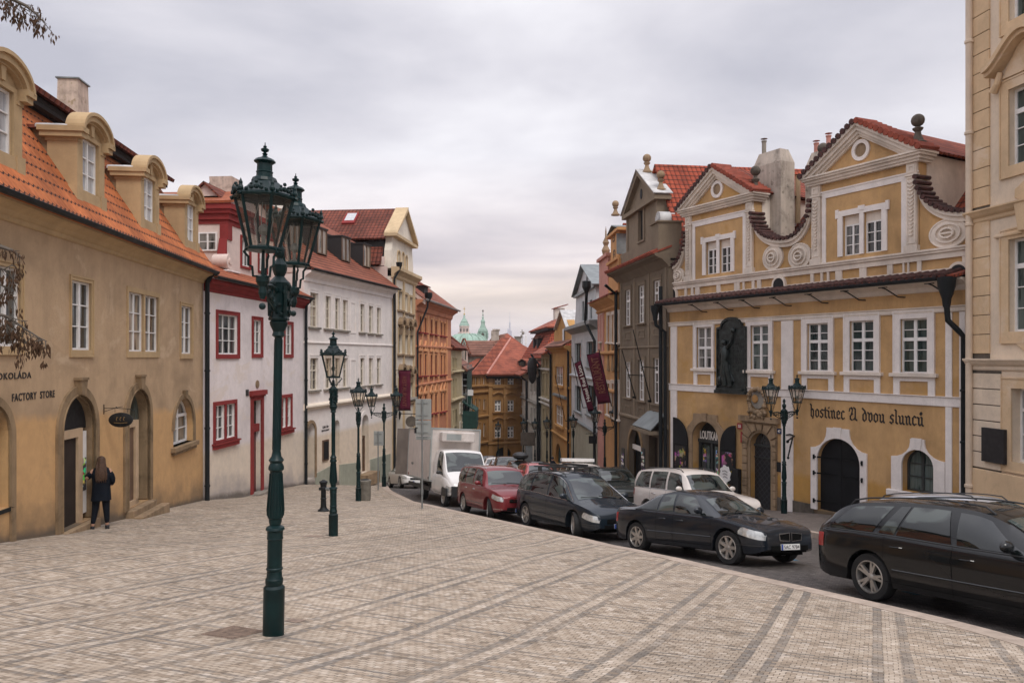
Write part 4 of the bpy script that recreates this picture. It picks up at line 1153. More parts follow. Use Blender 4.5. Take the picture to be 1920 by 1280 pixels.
for i in range(4):
 uc=.9+i*3.05
 ww,zz=.55,rp_(yd0-1.0)
 q=MB();q.add([(uc+ww,yd0+.35,rp_(yd0)-.1),(uc+ww,yd0+.35,rp_(yd0)+.9),(uc+3.05-ww,yd0+.35,rp_(yd0)+.9),(uc+3.05-ww,yd0+.35,rp_(yd0)-.1)],[(0,3,2,1)])
 q.box(uc+ww,uc+3.05-ww-.02,yd0+.28,yd0+.34,rp_(yd0)-.1,rp_(yd0)+.86)
 a.part('attic_wall',q,'white')
 a.window(uc-ww,uc+ww,rp_(yd0-.9)+.08,rp_(yd0)+.80,cols=2,rows=1,y=yd0-.95,rev=0,hole=False,mat_='wood',glass='glasswarm')
 q=MB();q.box(uc-ww-.05,uc+ww+.05,yd0-1.0,yd0+.3,rp_(yd0)+.80,rp_(yd0)+.88)
 for s_ in(-1,1):
  q.add([(uc+s_*ww,yd0-.9,rp_(yd0-.9)),(uc+s_*ww,yd0+.3,rp_(yd0)),(uc+s_*ww,yd0+.3,rp_(yd0)+.8),(uc+s_*ww,yd0-.9,rp_(yd0)+.8)],[(0,1,2,3)])
 a.part('shed_dormer',q,'soffit')
q=MB();q.add([(-.02,0.3,zg-.2),(-.02,9.5,zg-.2),(-.02,9.5,rp_(yd0)+.5),(-.02,5.2,rp_(yd0)+2.6),(-.02,yd0+.3,rp_(yd0)+.95),(-.02,yd0+.3,rp_(yd0))],[(0,5,4,3,2,1)])
q.add([(a.len-.02,0.3,zg-.2),(a.len-.02,9.5,zg-.2),(a.len-.02,9.5,rp_(yd0)+.5),(a.len-.02,5.2,rp_(yd0)+2.6),(a.len-.02,yd0,rp_(yd0))],[(0,1,2,3,4)])
a.part('gable_wall',q,'pinkwarm')
a.pipe(a.len+.1,-.15,-2,zE+.2,r=.07)
#  D: ornate white house with the tall gable
d_=Bld('ornate_gabled_house','narrow cream and white house with stucco window hoods and a tall triangular gable','house',(-7.9,49.2),(-7.2,55.6),8)
a=d_
cols=[(746.5,754),(758.5,764),(768,773)]
for(x0,x1)in cols:
 t_=((x0+x1)/2-750)/20
 for(ya,yb,yc,yd)in((546,557,581,588),(618,624,663,665),(711,710,757,752)):
  a.wpx(x0,ya+(yb-ya)*t_,x1,yc+(yd-yc)*t_,cols=2,rows=2,rev=.12,fw=.06,mat_='wfrold',glass='glasswarm',sur=(.14,.05,'cream'),sill=(.25,.16,.14,'stone'))
for row in((602,606),(690,694)):
 for(x0,x1)in cols:
  t_=((x0+x1)/2-750)/20
  yy=row[0]+(row[1]-row[0])*t_
  uc,z_=a.px((x0+x1)/2,yy)
  q=MB();q.ring([(uc+.62*math.cos(PI*i/8),z_-.25+.55*math.sin(PI*i/8))for i in range(9)],[(uc+.42*math.cos(PI*i/8),z_-.25+.33*math.sin(PI*i/8))for i in range(9)],-.34,0,closed=False)
  q.prism([(uc-.4,z_-.9),(uc+.4,z_-.9),(uc+.3,z_-.1),(uc-.3,z_-.1)],-.1,.01);q.ball((uc,-.12,z_-.3),.16,8)
  a.part('window_hood',q,'stoned' if False else 'stone')
zE=a.Z(752,524)
a.wall([(0.02,-3),(a.len,-3),(a.len,zE),(0.02,zE)],M['creamwhite'],rev=.2)
q=MB()
for(x0,x1)in((735,741),(755.2,757.8),(774,777)):q.box(a.U(x0)if x0>736 else 0.02,a.U(x1),-.08,.01,-3,zE)
a.part('pilaster',q,'cream')
a.cornice('cornice',zE-.1,[(.05,0),(.15,.1),(.15,.25),(.35,.4),(.5,.5),(.5,.72)],'cream',-.05,a.len+.1)
a.cornice('belt_course',a.Z(755,756),[(.04,0),(.2,.1),(.2,.2),(.04,.3)],'stoneg',0,a.len)
g0,g1=.25,a.len-.25;zc=zE+.55;zp=a.Z(755,449,.1)
um=(g0+g1)/2;za_=a.Z(762,404,.1)
hs=[]
for(x0,x1,y0,y1)in((745,749.5,471,504),(753.5,757,474,508),(760,763,480,511)):
 u0,u1,z0,z1=a.r(x0,y0,x1,y1,.1);hs.append((u0,u1,z0,z1))
O=[(g0-.1,zc),(g1+.1,zc),(g1-.1,zc+1.2),(g1-.3,zc+1.8),(g1-.3,zp),(g0+.3,zp),(g0+.3,zc+1.8),(g0,zc+1.2)]
Bld.wall(a,O,M['creamwhite'],'gable',y=.1,thick=.5,rev=.2,holes=[arc_poly(h[0],h[1],h[2],h[3]-.2,.2)for h in hs])
for h in hs:a.window(h[0],h[1],h[2],h[3],cols=1,rows=2,rise=.2,y=.1,hole=False,mat_='wfrold',glass='glasswarm',sur=(.08,.04,'cream'))
q=MB();q.prism([(g0+.1,zp),(g1-.1,zp),(um,za_)],.02,.6);gp=a.part('pediment',q,'creamwhite')
q=MB()
for(A0,A1)in(((g0+.0,zp-.05),(um,za_+.1)),((um,za_+.1),(g1,zp-.05))):
 dd=Vector((A1[0]-A0[0],A1[1]-A0[1])).normalized();nn=Vector((-dd.y,dd.x))*.22
 q.prism([A0,A1,(A1[0]-nn.x*0,A1[1]+.28),(A0[0]-nn.x,A0[1]+.2)],-.3,.62)
q.box(g0-.05,g1+.05,-.25,.62,zp-.2,zp+.0);a.part('pediment_moulding',q,'cream')
rz=a.Z(755,403,.6);yy0,yy1=.5,7.5
ze1=-(453-HY)/FPX*50.4-a.z0
a.roof('roof',[(.1,yy0,ze1),(.1,yy1,ze1),(um,yy1,rz),(um,yy0,rz)],'t_old',.12)
a.roof('roof',[(a.len,yy0,ze1),(um,yy0,rz),(um,yy1,rz),(a.len,yy1,ze1)],'t_old',.12)
zl=ze1-1.75
a.roof('roof',[(-.25,.7,zl),(-.25,yy1,zl),(.55,yy1,ze1-.35),(.55,.7,ze1-.35)],'t_old',.12)
q=MB();q.box(.35,a.len,.65,yy1,zl-.8,ze1-.1);a.part('attic_wall',q,'soffit')
q=MB();q.add([(-.02,.3,zE-3),(-.02,8,zE-3),(-.02,8,zl-.05),(-.02,.3,zl-.05)],[(0,3,2,1)]);q.box(-.03,.3,.55,.9,zl,zl+.6);a.part('rubble_wall',q,'pinkwarm')
y_,z_=cheek_at(a,1.2,650,421)
q=MB();
def onroof(y,t,up=0.0):return(.1+(um-.1)*t,y,ze1+(rz-ze1)*t+up)
q.slab([onroof(y_-.45,.45,.12),onroof(y_+.45,.45,.12),onroof(y_+.45,.8,.12),onroof(y_-.45,.8,.12)],.15);sk=a.part('skylight',q,'red')
q=MB();q.slab([onroof(y_-.33,.5,.31),onroof(y_+.33,.5,.31),onroof(y_+.33,.75,.31),onroof(y_-.33,.75,.31)],.02);q.build('pane',M['glasslight'],sk)
y_,z_=cheek_at(a,um+.3,632,397);chimney(a,'chimney',um+.4,y_,rz-1,z_,.5,.55,'brick',1,None)
q=MB();q.tube([(.0,-.15,-3),(.0,-.15,zE-.2),(.1,-.45,zE+.4)],.075,8);q.lathe([(.06,0),(.2,.35),(.22,.55),(.001,.56)],(.1,-.45,zE+.35),8);a.part('downpipe',q,'gutter',smooth=True)
u0,u1=a.U(756,-.9),a.U(763,-.9)
q=MB();zt_,zb_=a.Z(760,694,-.8),a.Z(760,769,-.8)
p=a.W(a.U(760,-.8),0,zt_)
bn=empty('banner',p,math.atan2(a.D.y,a.D.x),'long narrow crimson banner hanging down the ornate cream house front','banner')
hh=zt_-zb_
q.tube([(0,0,0),(0,-1.2,0)],.02,6);q.tube([(0,0,-hh),(0,-1.2,-hh)],.02,6);q.build('rod',M['iron'],bn)
q=MB();n=12
vs=[];
for i in range(n+1):
 for j in range(5):vs.append((.03*math.sin(i*.9+j*.7),-.35-.8*j/4,-hh*i/n))
q.add(vs,[(i*5+j,i*5+j+1,(i+1)*5+j+1,(i+1)*5+j)for i in range(n)for j in range(4)])
o=q.build('cloth',M['banner'],bn,smooth=True);sm=o.modifiers.new('s','SOLIDIFY');sm.thickness=.01
q=text_mesh('RESTAURANT',0,2.0,0,.26,-.0,.006)
q.v=[(-.06+v[1],-.62-v[2],-.4-v[0])for v in q.v];q.build('lettering',M['dimtext'],o)
#  E: orange house
e_=Bld('orange_house','tall bright orange house with paired red-brown windows and pointed hoods','house',(-7.2,55.6),(-5.7,69.8),8)
a=e_
cols=[(785.5,789.8),(795.5,799.3),(806.5,810.5),(815,819),(825.5,829),(832,835)]
for(x0,x1)in cols:
 m=(x0+x1)/2;t_=(m-788)/(833-788)
 for ri,(ya,yb,yc,yd)in enumerate(((593,606,622,630),(664,666,704,702),(742,736,778,770))):
  a.wpx(x0,ya+(yb-ya)*t_,x1,yc+(yd-yc)*t_,cols=2,rows=3,rev=.03,fw=.07,mat_='orfr',glass='glassdim',sur=(.12,.05,'orange_trim'),sill=(.22,.18,.12,'red'))
 for(ya,yb)in((655,659),(736,730)):
  uc,z_=a.px(m,ya+(yb-ya)*t_)
  q=MB();q.ring([(uc-.6,z_),(uc+.6,z_),(uc,z_+.75)],[(uc-.3,z_+.1),(uc+.3,z_+.1),(uc,z_+.48)],-.12,.01);q.box(uc-.6,uc+.6,-.14,.01,z_-.12,z_)
  a.part('window_hood',q,'orange_trim')
zE=a.Z(800,590)
a.wall([(0.02,-4),(a.len,-4),(a.len,zE+.5),(0.02,zE+.5)],M['orange'],rev=.15)
q=MB()
for x in(791,803,812.5,822,838):u_=a.U(x);q.box(u_-.22,u_+.22,-.05,.01,-3,zE)
a.part('pilaster',q,'orange_trim')
for(y,m_)in((584,'orange'),(650,'orange'),(722,'orange')):
 z_=a.Z(788,y if y!=584 else 583);a.cornice('belt_course',z_-.1,[(.04,0),(.14,.1),(.14,.2),(.04,.24)],m_)
a.cornice('cornice',zE+.15,[(.05,0),(.12,.15),(.12,.3),(.35,.5),(.6,.62),(.6,.8)],'orange',-.1,a.len+.3)
zg=zE+.98
a.gutter(zg,-.75,-.1,a.len+.4,'zinc',.12)
a.roof('roof',[(0,-.7,zg),(a.len+.3,-.7,zg),(a.len+.3,3.2,zg+2.9),(0,3.2,zg+2.9)],'t_white',.1)
q=MB();q.prism([(0,0)]*0 or[(0,0),(1,0),(1,1)],0,1)if False else None
q.add([(0,-.7,zg-.1),(0,3.4,zg+3.25),(0,3.4,zg+2.6),(0,-.7,zg-.4),(.35,-.7,zg-.1),(.35,3.4,zg+3.25),(.35,3.4,zg+2.6),(.35,-.7,zg-.4)],[(0,1,2,3),(4,7,6,5),(0,4,5,1),(0,3,7,4)])
q.add([(-.0,0,zg-1),(-.0,8,zg-1),(-.0,8,zg+1),(-.0,3.4,zg+2.9),(-.0,0,zg)],[(0,4,3,2,1)])
q.add([(a.len,0,zg-1),(a.len,8,zg-1),(a.len,8,zg+1),(a.len,3.4,zg+2.9),(a.len,0,zg)],[(0,1,2,3,4)])
a.part('gable_wall',q,'pinkwarm')
q=MB();q.tube([(.1,-.15,-4),(.1,-.15,zE-1.5),(1.0,-.7,zE+.4),(1.0,-.75,zE+1)],.075,8);q.lathe([(.06,0),(.3,.4),(.3,.7),(.001,.72)],(1.0,-.78,zE+.8),8);a.part('downpipe',q,'gutter',smooth=True)
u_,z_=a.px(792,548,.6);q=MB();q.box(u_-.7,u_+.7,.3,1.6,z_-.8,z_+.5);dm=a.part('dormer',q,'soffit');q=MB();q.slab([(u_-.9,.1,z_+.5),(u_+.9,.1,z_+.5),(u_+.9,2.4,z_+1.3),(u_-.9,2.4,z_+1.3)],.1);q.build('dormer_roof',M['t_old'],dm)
#  RIGHT ROW
#  Y: yellow inn with two gables
PYL,PYR=(7.25,34.35),(13.72,22.45)
y_b=Bld('yellow_inn','yellow ochre inn with two baroque gables, white trim and black-letter name on its front','house',PYL,PYR,8)
a=y_b
YS=lambda w_=.12:(w_,.05,'ywhite2',w_*1.5,.04)
wins=[(1306.5,613,1335,690.5,'glass'),(1408,609.5,1442,694,'glassgreen'),(1514,606,1554,696,'glassgreen'),(1594,601,1639.5,697,'glassgreen'),(1689,597,1740,699.5,'glassgreen')]
surw=[.17,.22,.23,.23,.24]
for(x0,y0,x1,y1,g),sw in zip(wins,surw):
 a.wpx(x0,y0,x1,y1,cols=2,rows=(3,2)if x0>1500 else(2,2),trans=.63 if x0>1400 else.5,rev=.07,fw=.05,mid=.10,glass=g,sur=(sw,.06,'ywhite2',.26,.0),sill=(sw+.1,.14,.12,'ywhite'),apron=(.78,.22,'ywhite2','yellow'))
def yarch(x0,x1,yt,yb,rise=None):
 u0,u1=a.U(x0),a.U(x1);m=(x0+x1)/2;zt=a.Z(m,yt);zb=a.Z(m,yb);r=(u1-u0)/2 if rise is None else rise
 P=arc_poly(u0,u1,zb,zt-r,r,18);a.holes.append(P);return u0,u1,zb,zt,r,P
u0,u1,zb,zt,r,P=yarch(1299,1349,790,962)
shop=(u0,u1,zb,zt,r)
q=MB();c=(u0+u1)/2;w_=.34
O=[(u0-w_,zb),(u0-w_,zt-r+.15),(u0-w_+.05,zt-r+.5),(c-.75,zt+.02),(c-.72,zt+.32),(c+.72,zt+.32),(c+.75,zt+.02),(u1+w_-.05,zt-r+.5),(u1+w_,zt-r+.15),(u1+w_,zb)]
def oring(q,O,I,y0,y1):
 """irregular outer outline against an inner one: triangulated front, plus edges"""
 loops=[O,I];P_=O+I[::-1]
 q.prism(P_,y0,y1)
I=[(p[0],p[1])for p in P[1:]+P[:1]][::-1]
oring(q,O,I[::-1],-.07,.02)
q.prism([(c-.12,zt+.003),(c+.12,zt+.003),(c+.16,zt+.36),(c-.16,zt+.36)],-.11,-.06)
a.part('stone_surround',q,'stone')
sf=panel(a,'shop_front',P,.42,'black')
tz=a.Z(1324,826)
q=MB();q.box(u0,u1,.30,.44,tz-.12,tz+.02);q.box(c-.06,c+.06,.34,.44,zb,tz);q.box(u0,u0+.12,.34,.44,zb,tz);q.box(u1-.12,u1,.34,.44,zb,tz);q.build('shop_frame',M['dfr'],sf)
for(p,q_)in((u0+.2,c-.16),(c+.16,u1-.2)):
 q=MB();q.box(p,q_,.37,.40,zb+.7,tz-.25);q.build('display_window',M['glassgreen'],sf)
 q=MB();q.box(p+.08,q_-.2,.355,.365,zb+1.2,tz-.4);q.build('poster',M['poster'],sf)
q=text_mesh('LOUTKAMI',a.U(1313,.3),a.U(1350,.3),a.Z(1330,824,.3),a.Z(1330,808,.3),.28,.02,bold=.02);q.build('lettering',M['wtext'],sf)
def leaf(x0,x1,yt,yb,flip):
 u0,u1=a.U(x0,-.1),a.U(x1,-.1);m=(x0+x1)/2;zt=a.Z(m,yt,-.1);zb=a.Z(m,yb,-.1);W_=u1-u0;n=8
 ar=[(u0+W_*(1-math.cos(PI/2*i/n))if flip else u1-W_*(1-math.cos(PI/2*i/n)),zt-W_*1.1+W_*1.1*math.sin(PI/2*i/n))for i in range(n+1)]
 Pp=[(u1,zb),(u1,zt)]+ar[::-1]+[(u0,zb)]if flip else[(u0,zb),(u0,zt)]+ar[::-1]+[(u1,zb)]
 q=MB();q.prism(Pp,-.14,-.08);s_=a.part('shutter_door',q,'blackdoor')
 q=MB();q.box(u0+W_*.15,u1-W_*.12,-.155,-.142,zb+1.1,zt-W_*1.1-.2);q.build('poster',M['dpost'],s_)
 q=MB();q.box(u0+.02,u1-.02,-.16,-.13,zt-W_*1.1-.12,zt-W_*1.1-.08);q.build('strap',M['iron'],s_)
m,t,bs=newmat('dark_puppet_poster');o_=coord(t)
vo=t.nodes.new('ShaderNodeTexVoronoi');vo.inputs['Scale'].default_value=4.5;L(t,o_,vo.inputs[0])
cc=mixc(t,0.55,vo.outputs['Color'],(0.5,0.12,0.06))
L(t,mixc(t,ramp(t,noise(t,o_,3.2,3),[(0.50,0.0),(0.56,0.75)]),(0.012,0.012,0.014),cc),bs.inputs['Base Color']);bs.inputs['Roughness'].default_value=0.35;M['dpost']=m
leaf(1263,1290,783,950,False);leaf(1351,1379,796,960,True)
q=MB();uc,z_=a.px(1366,888);nn=24
O=[(uc+(.30+.035*math.sin(8*2*PI*i/nn/1.0))*math.cos(2*PI*i/nn),z_+(.36+.035*math.sin(8*2*PI*i/nn))*math.sin(2*PI*i/nn))for i in range(nn)]
q.prism(O,-.20,-.17);bdp=a.part('shop_badge',q,'wfr');
for k in range(3):
 q=MB();q.tube([(uc-.15+.03*k,-.205,z_+.12-.12*k),(uc,-.205,z_+.15-.12*k),(uc+.14,-.205,z_+.10-.12*k)],.012,5);q.build('lettering',M['btext'],bdp)
q=MB();q.box(a.U(1379),a.U(1391),-.22,-.02,a.Z(1385,945),a.Z(1385,878));a.part('notice_board',q,'black',bevel=.015)
u0,u1,zb,zt,r,P=yarch(1407,1446,811,957)
U0,U1,ZT=a.U(1393),a.U(1458),a.Z(1425,791)
q=MB();I=P[1:]+P[:1];O=[(U0,zb-.1),(U0,ZT),(U1,ZT),(U1,zb-.1)]
P_=[(U0,zb-.1),(U0,ZT),(U1,ZT),(U1,zb-.1),(u1,zb-.1)]+P[1:]+[(u0,zb-.1)]
P_=[(U1,zb-.1),(U1,ZT),(U0,ZT),(U0,zb-.1),(u0,zb-.1)]+P[2:][::-1]+[(u1,zb-.1)]
q.prism(P_,-.03,.02)
h=.30;z=zb
k=0
while z<zt-r+.05:
 for(p,q_)in((U0+.03,u0-.12),(u1+.12,U1-.03)):
  q.box(p,q_,-.09,-.028,z+.02,min(z+h-.02,ZT-.1))
 z+=h
zs=z
for i in range(7):
 a0=PI*i/7+.04;a1=PI*(i+1)/7-.04;c=(u0+u1)/2;rr=r+.10
 pts=[(c+rr*math.cos(a0),zt-r+rr*math.sin(a0)),(c+rr*math.cos((a0+a1)/2),zt-r+rr*math.sin((a0+a1)/2)),(c+rr*math.cos(a1),zt-r+rr*math.sin(a1))]
 def outp(an):
  dx_,dz_=math.cos(an),math.sin(an);tt=9
  if abs(dx_)>1e-3:tt=min(tt,((U1-.03-c)if dx_>0 else(c-U0-.03))/abs(dx_))
  if dz_>1e-3:tt=min(tt,(ZT-.1-zt+r)/dz_)
  return(c+dx_*tt,zt-r+dz_*tt)
 q.prism(pts+[outp(a1),outp(a0)],-.09,-.028)
q.box(U0-.12,U1+.12,-.16,.02,ZT+.003,ZT+.22)
a.part('stone_surround',q,'stone')
m,t,bs=newmat('lattice_iron_door');uvx=coord(t,'UV',None,(0,0,R(45)))
ck=t.nodes.new('ShaderNodeTexBrick');L(t,uvx,ck.inputs[0]);ck.offset=0;ck.inputs['Scale'].default_value=1;ck.inputs['Brick Width'].default_value=.17;ck.inputs['Row Height'].default_value=.17;ck.inputs['Mortar Size'].default_value=.012
ck.inputs['Color1'].default_value=(.010,.011,.014,1);ck.inputs['Color2'].default_value=(.014,.015,.018,1);ck.inputs['Mortar'].default_value=(.035,.038,.045,1);L(t,ck.outputs[0],bs.inputs['Base Color']);bump(t,bs,ck.outputs['Fac'],.5,.02);bs.inputs['Roughness'].default_value=.4;M['lattice']=m
dr=panel(a,'door',rect(u0,u1,zb,zt-r),.25,'lattice')
q=MB();q.prism(P[1:],.22,.24)if False else q.box(u0,u1,.18,.26,zt-r-.04,zt-r+.05);q.box(u0,u1,.2,.24,zt-r-.5,zt-r-.46);q.build('transom',M['dfr'],dr)
panel(a,'fanlight',[p for p in P[1:]],.27,'glass')
q=MB();q.box(u0-.3,u1+.5,-.5,.2,zb-.6,zb-.01);a.part('doorstep',q,'stoneg',bevel=.02)
def shouldered(u0,u1,zb,zt,r,P,mt,w_=.30,top=.34,kw=.42,sillz=None):
 c=(u0+u1)/2
 n=5;sh=zt-r*.35
 left=[(u0-w_,zb),(u0-w_,sh-.1)]
 x_e=c-kw*(u1-u0)*.62
 L_=[(u0-w_+(x_e-u0+w_)*math.sin(PI/2*i/n),sh-.1+(zt+top-.12-sh+.1)*(1-math.cos(PI/2*i/n)))for i in range(n+1)]
 Lp=left+L_[1:]+[(x_e,zt+top)]
 Rp=[(2*c-p[0],p[1])for p in Lp[::-1]]
 O=Lp+Rp
 q=MB();P_=O[::-1]+[(u0,zb)]+P[2:][::-1]+[(u1,zb)]
 q.prism(P_,-.06,.02)
 q.prism([(c-.13,zt+.0),(c+.13,zt+.0),(c+.17,zt+top+.03),(c-.17,zt+top+.03)],-.09,-.055)
 return a.part('window_surround' if sillz else 'door_surround',q,mt),q
u0,u1,zb,zt,r,P=yarch(1533,1614,822,963,None)
shouldered(u0,u1,zb,zt,r,P,'ywhite2',.26,.36)
c=(u0+u1)/2
for(p,q_,s_)in((u0,c-.01,1),(c+.01,u1,-1)):
 Pl=[x for x in P if(x[0]<=c if s_>0 else x[0]>=c)]
 if s_>0:Pl=[(u0,zb),(c-.01,zb)]+sorted([x for x in P[2:]if x[0]<c],key=lambda v:-v[0])
 else:Pl=[(c+.01,zb),(u1,zb)]+[x for x in P[2:]if x[0]>c]
 if s_>0:Pl.insert(2,(c-.01,zt-.003))
 else:Pl.append((c+.01,zt-.003))
 q=MB();q.prism(Pl,.16,.22);dl=a.part('garage_door',q,'blackdoor')
 for f in(.12,.50,.86):
  zz=zb+(zt-zb)*(f if f<.8 else.72)
  q=MB();x0=u0-.1 if s_>0 else u1+.1;x1=c-.15 if s_>0 else c+.15
  q.box(min(x0,x1),max(x0,x1),.13,.165,zz-.025,zz+.025)if False else q.add([(x0,-.08,zz+.03),(x0,-.08,zz-.03),(x1,.14,zz-.02),(x1,.14,zz+.02)],[(0,1,2,3),(3,2,1,0)])
  q.tube([(x0,-.09,zz-.08),(x0,-.09,zz+.08)],.035,8);q.build('hinge',M['iron'],dl)
u0,u1,zb,zt,r,P=yarch(1692,1752,843,924,None)
s_,_q=shouldered(u0,u1,zb,zt,r,P,'ywhite2',.36,.34,.36,1)
q=MB();q.box(u0-.5,u1+.42,-.14,.02,zb-.20,zb+.0);a.part('sill',q,'ywhite2',bevel=.03)
a.window(u0+.01,u1-.01,zb+.01,zt-.01,cols=2,rows=3,rise=r-.01,rev=.24,fw=.06,mat_='dfr',hole=False,glass='glassgreen',mid=.08)
zE=a.Z(1500,566)
zBt,zBb=a.Z(1500,730),a.Z(1500,746)
a.wall([(0.0,-2.5),(a.len-.0,-2.5),(a.len,zE+.3),(0,zE+.3)],M['yellow'],rev=.42)
a.cornice('belt_course',zBb,[(.03,0),(.05,.02),(.05,zBt-zBb-.05),(.09,zBt-zBb-.02),(.09,zBt-zBb)],'ywhite2',0,a.len+.02)
zF0,zF1=a.Z(1400,613),a.Z(1400,605)
zF0=a.Z(1500,600);zF1=a.Z(1500,592)
q=MB()
segs=[(0,a.U(1300)-.0)]
a.cornice('string_course',zF0,[(.03,0),(.07,.03),(.07,.14),(.11,.17),(.11,.2)],'ywhite',0,a.len+.01)
q=MB()
for(x0,x1,nm)in((1258.5,1270,0),(1466,1488,0),(1774,1786,0),(1800,1811,0)):
 u0,u1=max(0.0,a.U(x0)),min(a.len,a.U(x1))
 q=MB();q.box(u0,u1,-.045,.02,-2.4,zBb-.003);q.box(u0,u1,-.045,.02,zBt+.003,zF0-.003);a.part('pilaster',q,'ywhite2')
q=MB();u0,u1=a.U(1487),a.U(1527);q.box(u0+.02,u1-.02,-.055,.02,-2,a.Z(1505,941));q.box(a.U(1459),a.U(1465),-.055,.02,-2,a.Z(1462,932));a.part('plinth',q,'stoned')
a.cornice('cornice',zE-.02,[(.03,0),(.08,.04),(.12,.16),(.30,.26),(.40,.30),(.40,.36)],'ywhite',-.05,a.len+.02)
a.gutter(zE+.36,-.62,-.25,a.len-.55,r=.10)
q=MB();
for x in(1304,1352,1400,1458,1525,1593,1665,1752):
 u_=a.U(x,-.3)
 q.tube([(u_,-.62,zE+.20),(u_+.02,-.45,zE+.16),(u_+.25,-.15,zE-.10),(u_+.42,-.02,zE-.12)],.022,6);q.tube([(u_-.12,-.62,zE+.2),(u_+.18,-.6,zE+.2)],.018,6)
a.part('gutter_bracket',q,'iron')
zp0,zp1=zE+.40,zE+.62
a.roof('pent_roof',[(-.2,-.66,zp0),(a.len+.02,-.66,zp0),(a.len+.02,.28,zp1),(-.2,.28,zp1)],'t_dark',.08)
q=MB();n=int(a.len/.26)
for i in range(n):
 u_=-.1+i*(a.len/n);q.tube([(u_,-.72,zp0+.01),(u_,-.3,zp0+.10),(u_,.26,zp1+.02)],[.075,.07,.065],7)
a.part('tile_row',q,'t_coping_dark',smooth=True)
q=MB();u_=a.U(1776,-.55)
q.lathe([(.10,-.75),(.13,-.5),(.24,-.15),(.26,.15),(.001,.16)],(u_,-.58,zE+.2),10)
q.tube([(u_,-.58,zE-.5),(u_+.02,-.55,zE-.95),(u_+.18,-.30,zE-1.25),(u_+.27,-.16,zE-1.45),(u_+.27,-.16,-1)],.085,10)
z=.8
while z<zE-1.6:q.lathe([(.09,0),(.11,.02),(.11,.06),(.09,.08)],(u_+.27,-.16,z),10);z+=1.55
a.part('downpipe',q,'gutter',smooth=True)
q=MB();q.lathe([(.10,-.6),(.12,-.4),(.2,-.1),(.22,.1),(.001,.11)],(-.28,-.62,zE+.2),10)
q.tube([(-.28,-.62,zE-.3),(-.25,-.6,zE-.6),(-.10,-.2,zE-.9),(-.10,-.14,-1.5)],.08,10);a.part('downpipe',q,'gutter',smooth=True);q=MB();q.tube([(-.33,-.25,-1.5),(-.33,-.25,zE+1.2)],.09,10)
a.part('downpipe',q,'gutter',smooth=True)
# ---- attic wall behind the pent roof
yA=.30
zL=a.Z(1500,508,yA)
zA0=zp1-.3
Bld.wall(a,rect(0,a.len,zA0,zL),M['yellow'],'attic_wall',y=yA,thick=.5,holes=[])
q=MB()
e_=.03
def rl(x0,x1,z0,z1,p=.06):q.box(a.U(x0,yA),a.U(x1,yA),yA-p,yA+.02,z0,z1)
zT=zL-.16;zBm=zp1+.10
q.box(0,a.len,yA-.065,yA+.02,zT,zL);q.box(0,a.len,yA-.06,yA+.02,zp1-.1,zBm)
for(x0,x1)in((1259,1266),(1285,1289),(1297,1301),(1305,1313),(1345,1352),(1378,1388),(1394,1397),(1411,1416),(1421,1428),(1455,1465),(1521,1527),(1540,1544),(1552,1556),(1568,1580),(1613,1626),(1665,1675),(1694,1697),(1703,1706),(1721,1729),(1806,1812)):
 u0,u1=max(0,a.U(x0,yA)),min(a.len,a.U(x1,yA));q.box(u0,u1,yA-.055,yA+.02,zBm+.003,zT-.003)
a.part('panel_frame',q,'ywhite')
a.cornice('ledge',zL,[(.06,0),(.12,.03),(.12,.09),(.16,.11),(.16,.17)],'ywhite',-.02,a.len+.0,yA)
for x,yy in((1263,552),(1463,534),(1800,512)):
 u_,z_=a.px(x,yy,yA);rr=.26
 q=MB();O=[(u_+rr*1.25*math.cos(PI*i/12),z_+rr*1.35*math.sin(PI*i/12))for i in range(13)];I=[(u_+rr*math.cos(PI*i/12),z_+rr*math.sin(PI*i/12))for i in range(13)]
 O=[(u_+rr*1.25,z_-.4)]+O+[(u_-rr*1.25,z_-.4)];I=[(u_+rr,z_-.4)]+I+[(u_-rr,z_-.4)]
 q.ring(O,I,yA-.12,yA+.02,closed=False);q.prism(I,yA-.08,yA-.07,1);a.part('vent_opening',q,['ywhite','black']and 'ywhite')
 q=MB();q.prism(I,yA-.105,yA-.075);a.part('vent_dark',q,'black')
